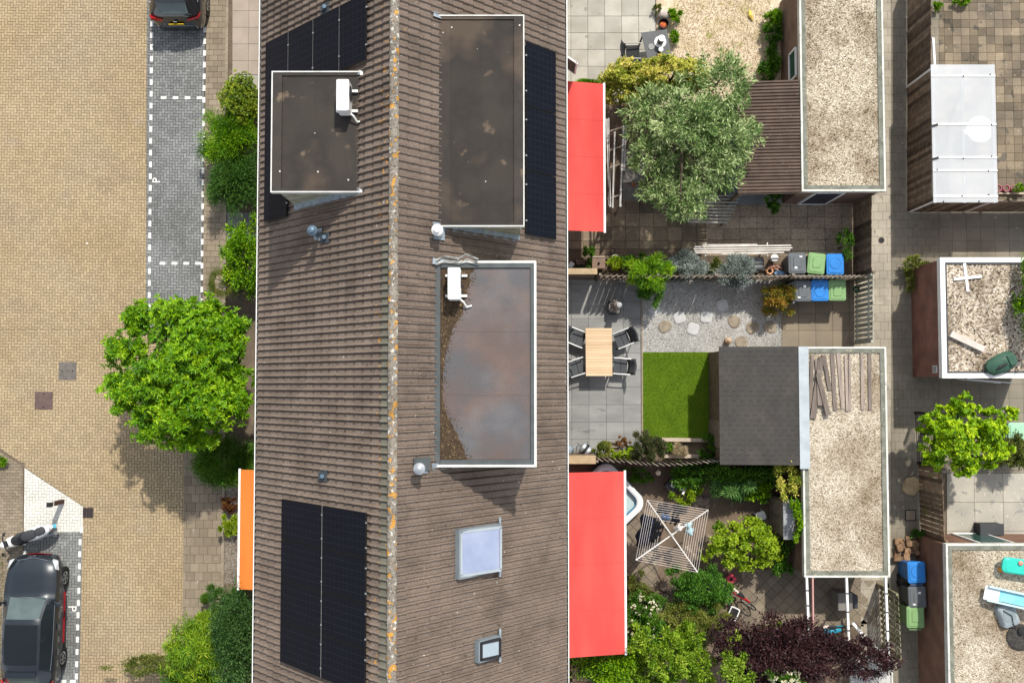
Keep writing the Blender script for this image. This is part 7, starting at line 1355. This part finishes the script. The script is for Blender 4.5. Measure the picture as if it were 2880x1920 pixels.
# garden B bed
plant('bed_shrub', 'rounded variegated shrub beside the grey barbecue', 'shrub', 1694, 1262, 21, 24, .6, .45, MOSSY, leaf=(.06, .03)); plant('bed_shrub', 'lime green leafy plant in front of the bowed fence', 'plants', 1768, 1276, 16, 18, .5, .3, LIME, leaf=(.1, .07), trunk=.015, whorl=6); plant('bed_shrub', 'large dark olive bush at the corner of the lawn', 'shrub', 1822, 1252, 38, 38, .9, .7, LEAF('leaf_darkolive', (.02, .035, .01), (.055, .075, .022), (.13, .12, .045)), leaf=(.06, .022), cover=3.2, spread=.25); plant('bed_shrub', 'dark green shrub at the end of the planting bed by the dark shed', 'shrub', 1992, 1258, 26, 30, .6, .5, DKG, leaf=(.07, .035)); plant('bed_shrub', 'straw coloured grass tuft in the planting bed', 'plants', 1908, 1264, 16, 12, .3, .2, DRYG, leaf=(.13, .012), trunk=.01); plant('bed_shrub', 'small green plant behind the lawn sleeper', 'plants', 1885, 1258, 8, 10, .25, .2, GREEN, leaf=(.06, .03), trunk=.01); plant('bed_shrub', 'yellow green plant in a white trough by the bowed fence', 'plants', 1736, 1280, 16, 10, .45, .2, LIME, leaf=(.06, .025), trunk=.01); plant('bed_shrub', 'small reddish brown plant at the edge of the grey patio', 'plants', 1752, 1242, 12, 10, .4, .2, LEAF('leaf_rust', (.1, .04, .015), (.22, .1, .04), (.32, .2, .08)), leaf=(.06, .025), trunk=.01)
pot('round blue rimmed pot beside the lime green plant', 1770, 1262, .13, .35, M('blue_rim_pot', (.35, .4, .48), (.3, .35, .42), rough=.4)); boxplanter('narrow white trough with a yellow green plant by the bowed fence', 1738, 1283, .5, .2, .3, M('white_trough', (.58, .55, .5), (.5, .47, .42))); boxplanter('dark square planter between the barbecue and the dark olive bush', 1730, 1256, .28, .28, .35, WOODG)
# garden C
plant('bed_shrub', 'dark green leafy plants behind the clothes dryer along the bowed fence', 'shrub', 1935, 1335, 42, 32, .6, .5, DKG, leaf=(.11, .05), cover=2.8); plant('bed_shrub', 'long leaved green plant in the big bed below the dark shed', 'plants', 2058, 1368, 52, 26, .7, .5, LEAF('leaf_lily', (.03, .1, .02), (.07, .18, .035), (.15, .28, .07)), leaf=(.24, .03), cover=2.4, whorl=9, spread=.3, clumps=14); plant('bed_shrub', 'mid green leafy plants beside the black round pot', 'plants', 2130, 1378, 38, 24, .6, .45, GREEN, leaf=(.13, .045), cover=2.6); plant('bed_shrub', 'dark green hedge growing below the dark shed roof', 'hedge', 2090, 1330, 120, 22, .8, .6, DKG, leaf=(.09, .05), cover=2.8); plant('bed_shrub', 'bright yellow green plants beside the heap of rocks', 'plants', 1932, 1392, 30, 24, .4, .35, LIME, leaf=(.11, .04), cover=2.4, trunk=.02, base_tone=.4); plant('bed_shrub', 'low dark plants at the bowed fence by the globe lamp', 'plants', 1800, 1335, 30, 18, .3, .25, DKG, leaf=(.08, .04), trunk=.015, cover=1.8)
plant('yellow_shrub', 'yellow flowered shrub against the garage wall', 'shrub', 2212, 1345, 28, 40, 1.9, .9, YEL, leaf=(.07, .04), cover=3); plant('yellow_shrub', 'green climbing shrub beside the grey roofed garden cabinet', 'shrub', 2240, 1455, 14, 52, 2.1, .5, GREEN, leaf=(.07, .045), cover=2.4)
plant('lime_shrub', 'round lime green shrub between the clothes dryer and the garage wall', 'shrub', 2096, 1526, 84, 62, 1.2, .7, LIME, leaf=(.1, .065), cover=2.8, whorl=5, spread=.2, trunk=.05, clumps=44); 
plant('bed_shrub', 'dark shrub at the garage wall behind the lime green shrub', 'shrub', 2195, 1570, 26, 46, .8, .6, DKG, leaf=(.08, .05), cover=2.2); plant('bed_shrub', 'small mixed green plants at the edge of the longer red awning', 'plants', 1792, 1645, 30, 34, .4, .35, OLIVE, leaf=(.08, .04), cover=2.2)
plant('round_bush', 'dense dark green bush beside the red bicycle', 'shrub', 1968, 1662, 66, 56, 1.1, .8, LEAF('leaf_dense', (.02, .075, .008), (.055, .16, .012), (.11, .25, .025)), leaf=(.08, .045), cover=3.2, spread=.22, clumps=50); plant('round_bush', 'olive yellow bush below the dense dark green bush', 'shrub', 1958, 1742, 64, 54, 1.1, .7, MOSSY, leaf=(.055, .025), cover=3.2, spread=.22)
def blooms(label, px, py, rx, ry, zc, rz, n=70):
    r_ = plant('flowering_shrub', label, 'shrub', px, py, rx, ry, zc, rz, DKG, leaf=(.085, .045), cover=2.6, spread=.3); rg = np.random.default_rng(n+px); s_ = S(zc); c = P(px, py, zc); d = norm(rg.normal(0, 1, (n, 3))); d[:, 2] = abs(d[:, 2]); pos = d*np.array([rx/s_, ry/s_, rz*1.02])+np.array(c); k = 7
    dd = norm(rg.normal(0, 1, (n*k, 3))+np.array([0, 0, .6])); V, F, T = leaf_arrays(rg, np.repeat(pos, k, 0), dd, np.full(n*k, .07), np.full(n*k, .06), rg.uniform(.2, 1, n*k)); np_mesh('blossom', V-np.array(r_.location), F, T, WHF, r_)
blooms('dark shrub with cream white flowers at the edge of the longer red awning', 1812, 1700, 44, 34, .9, .6, 46); blooms('dark green shrub with a few white flowers under the red awning end', 1800, 1760, 46, 50, 1.0, .7, 26)
plant('large_shrub', 'large yellow green leafy shrub at the end of the longer red awning', 'shrub', 1880, 1845, 62, 66, 2.2, 1.0, LEAF('leaf_bigshrub', (.05, .12, .006), (.16, .29, .012), (.34, .45, .04)), leaf=(.12, .05), cover=2.2, spread=.22, clumps=30, lumpy=.18, lobes=((1800, 1800, 34, 36, 1.9, .7), (1940, 1790, 36, 40, 2.0, .7), (1830, 1890, 50, 36, 1.8, .7), (1960, 1870, 44, 44, 1.9, .8))); plant('large_shrub', 'green shrub spreading along the house wall beneath the red awning', 'shrub', 1722, 1858, 90, 46, 1.2, .8, GREEN, leaf=(.1, .04), cover=2.2, spread=.35, lumpy=.2); plant('large_shrub', 'bright green shrub in front of the purple tree', 'shrub', 2072, 1885, 34, 52, 3.1, .7, LEAF('leaf_bigshrub2', (.06, .13, .006), (.18, .3, .015), (.36, .46, .06)), leaf=(.11, .05), cover=2.2, spread=.3, lumpy=.2)
tree('purple_tree', 'dark purple leaved tree at the foot of the pergola', 'tree', 2185, 1830, 150, 76, 2.5, .9, PURP, leaf=(.09, .05), cover=2.6, trunk=.08, spread=.26, clumps=70, lumpy=.16); tree('purple_tree', 'sparse purple branches spreading over the pale flat roof', 'tree', 2420, 1850, 86, 60, 2.9, .5, PURP, leaf=(.09, .05), cover=1.1, trunk=.06, spread=.25, clumps=40, lumpy=.2)
blooms('pale flowered shrub in front of the purple tree', 2205, 1900, 44, 26, 2.9, .5, 60); plant('bed_shrub', 'lime green plants along the timber edge by the diagonal paving', 'plants', 2195, 1775, 48, 18, .6, .35, LIME, leaf=(.08, .05), cover=2.4, trunk=.02); solo(MB().bar(P(2150, 1752, .15), P(2272, 1756, .15), .1, .15), 'timber_sleeper', SLEEP, 'pale timber sleeper at the edge of the diagonal paving', 'sleeper', bevel=.01)
# right side
tree('bright_tree', 'bright green tree beside the alley and the brown board fence', 'tree', 2705, 1225, 70, 66, 2.9, 1.0, LEAF('leaf_bright', (.05, .14, .001), (.2, .37, .003), (.46, .6, .012)), leaf=(.11, .075), cover=2.4, trunk=.1, whorl=6, spread=.2, clumps=30, lumpy=.1, shell=(.3, 1), lobes=((2630, 1190, 40, 44, 2.5, .7), (2630, 1270, 44, 44, 2.5, .7), (2700, 1145, 42, 36, 2.6, .7), (2780, 1200, 46, 44, 2.6, .7), (2790, 1270, 44, 40, 2.5, .7), (2720, 1310, 46, 34, 2.4, .6), (2840, 1165, 24, 16, 2.3, .3), (2670, 1230, 50, 50, 3.1, .7))); plant('bed_shrub', 'olive green shrub behind the bright green tree', 'shrub', 2848, 1270, 40, 44, .9, .7, OLIVE, leaf=(.08, .045)); tree('overhanging_tree', 'bright green tree overhanging the gravel roof of the red brick shed', 'tree', 2902, 850, 34, 120, 2.9, 1.0, GREEN, leaf=(.1, .055), cover=2.6, trunk=.08, spread=.25)
plant('weed_clump', 'yellow green weeds at the corner of the red brick shed', 'plants', 2572, 742, 28, 14, .5, .35, MOSSY, leaf=(.1, .03), cover=2.2, trunk=.015); plant('weed_clump', 'dark weeds along the red brick shed wall', 'plants', 2556, 790, 9, 40, .3, .25, OLIVE, leaf=(.09, .02), trunk=.01, cover=1.6); plant('weed_clump', 'small bright weed at the dark fence', 'plants', 2632, 20, 10, 10, .2, .2, GREEN, leaf=(.08, .04), trunk=.01); plant('weed_clump', 'bright green weeds at the top of the old yard paving', 'plants', 2706, 4, 18, 9, .2, .2, GREEN, leaf=(.1, .04), trunk=.01); plant('weed_clump', 'small green plants behind the pink pots', 'plants', 2868, 532, 12, 8, .3, .2, GREEN, leaf=(.07, .03), trunk=.01); plant('weed_clump', 'green weeds on top of the brown brick shed corner near the firewood', 'plants', 2576, 1500, 16, 8, .3, .2, DKG, leaf=(.08, .03), trunk=.01)
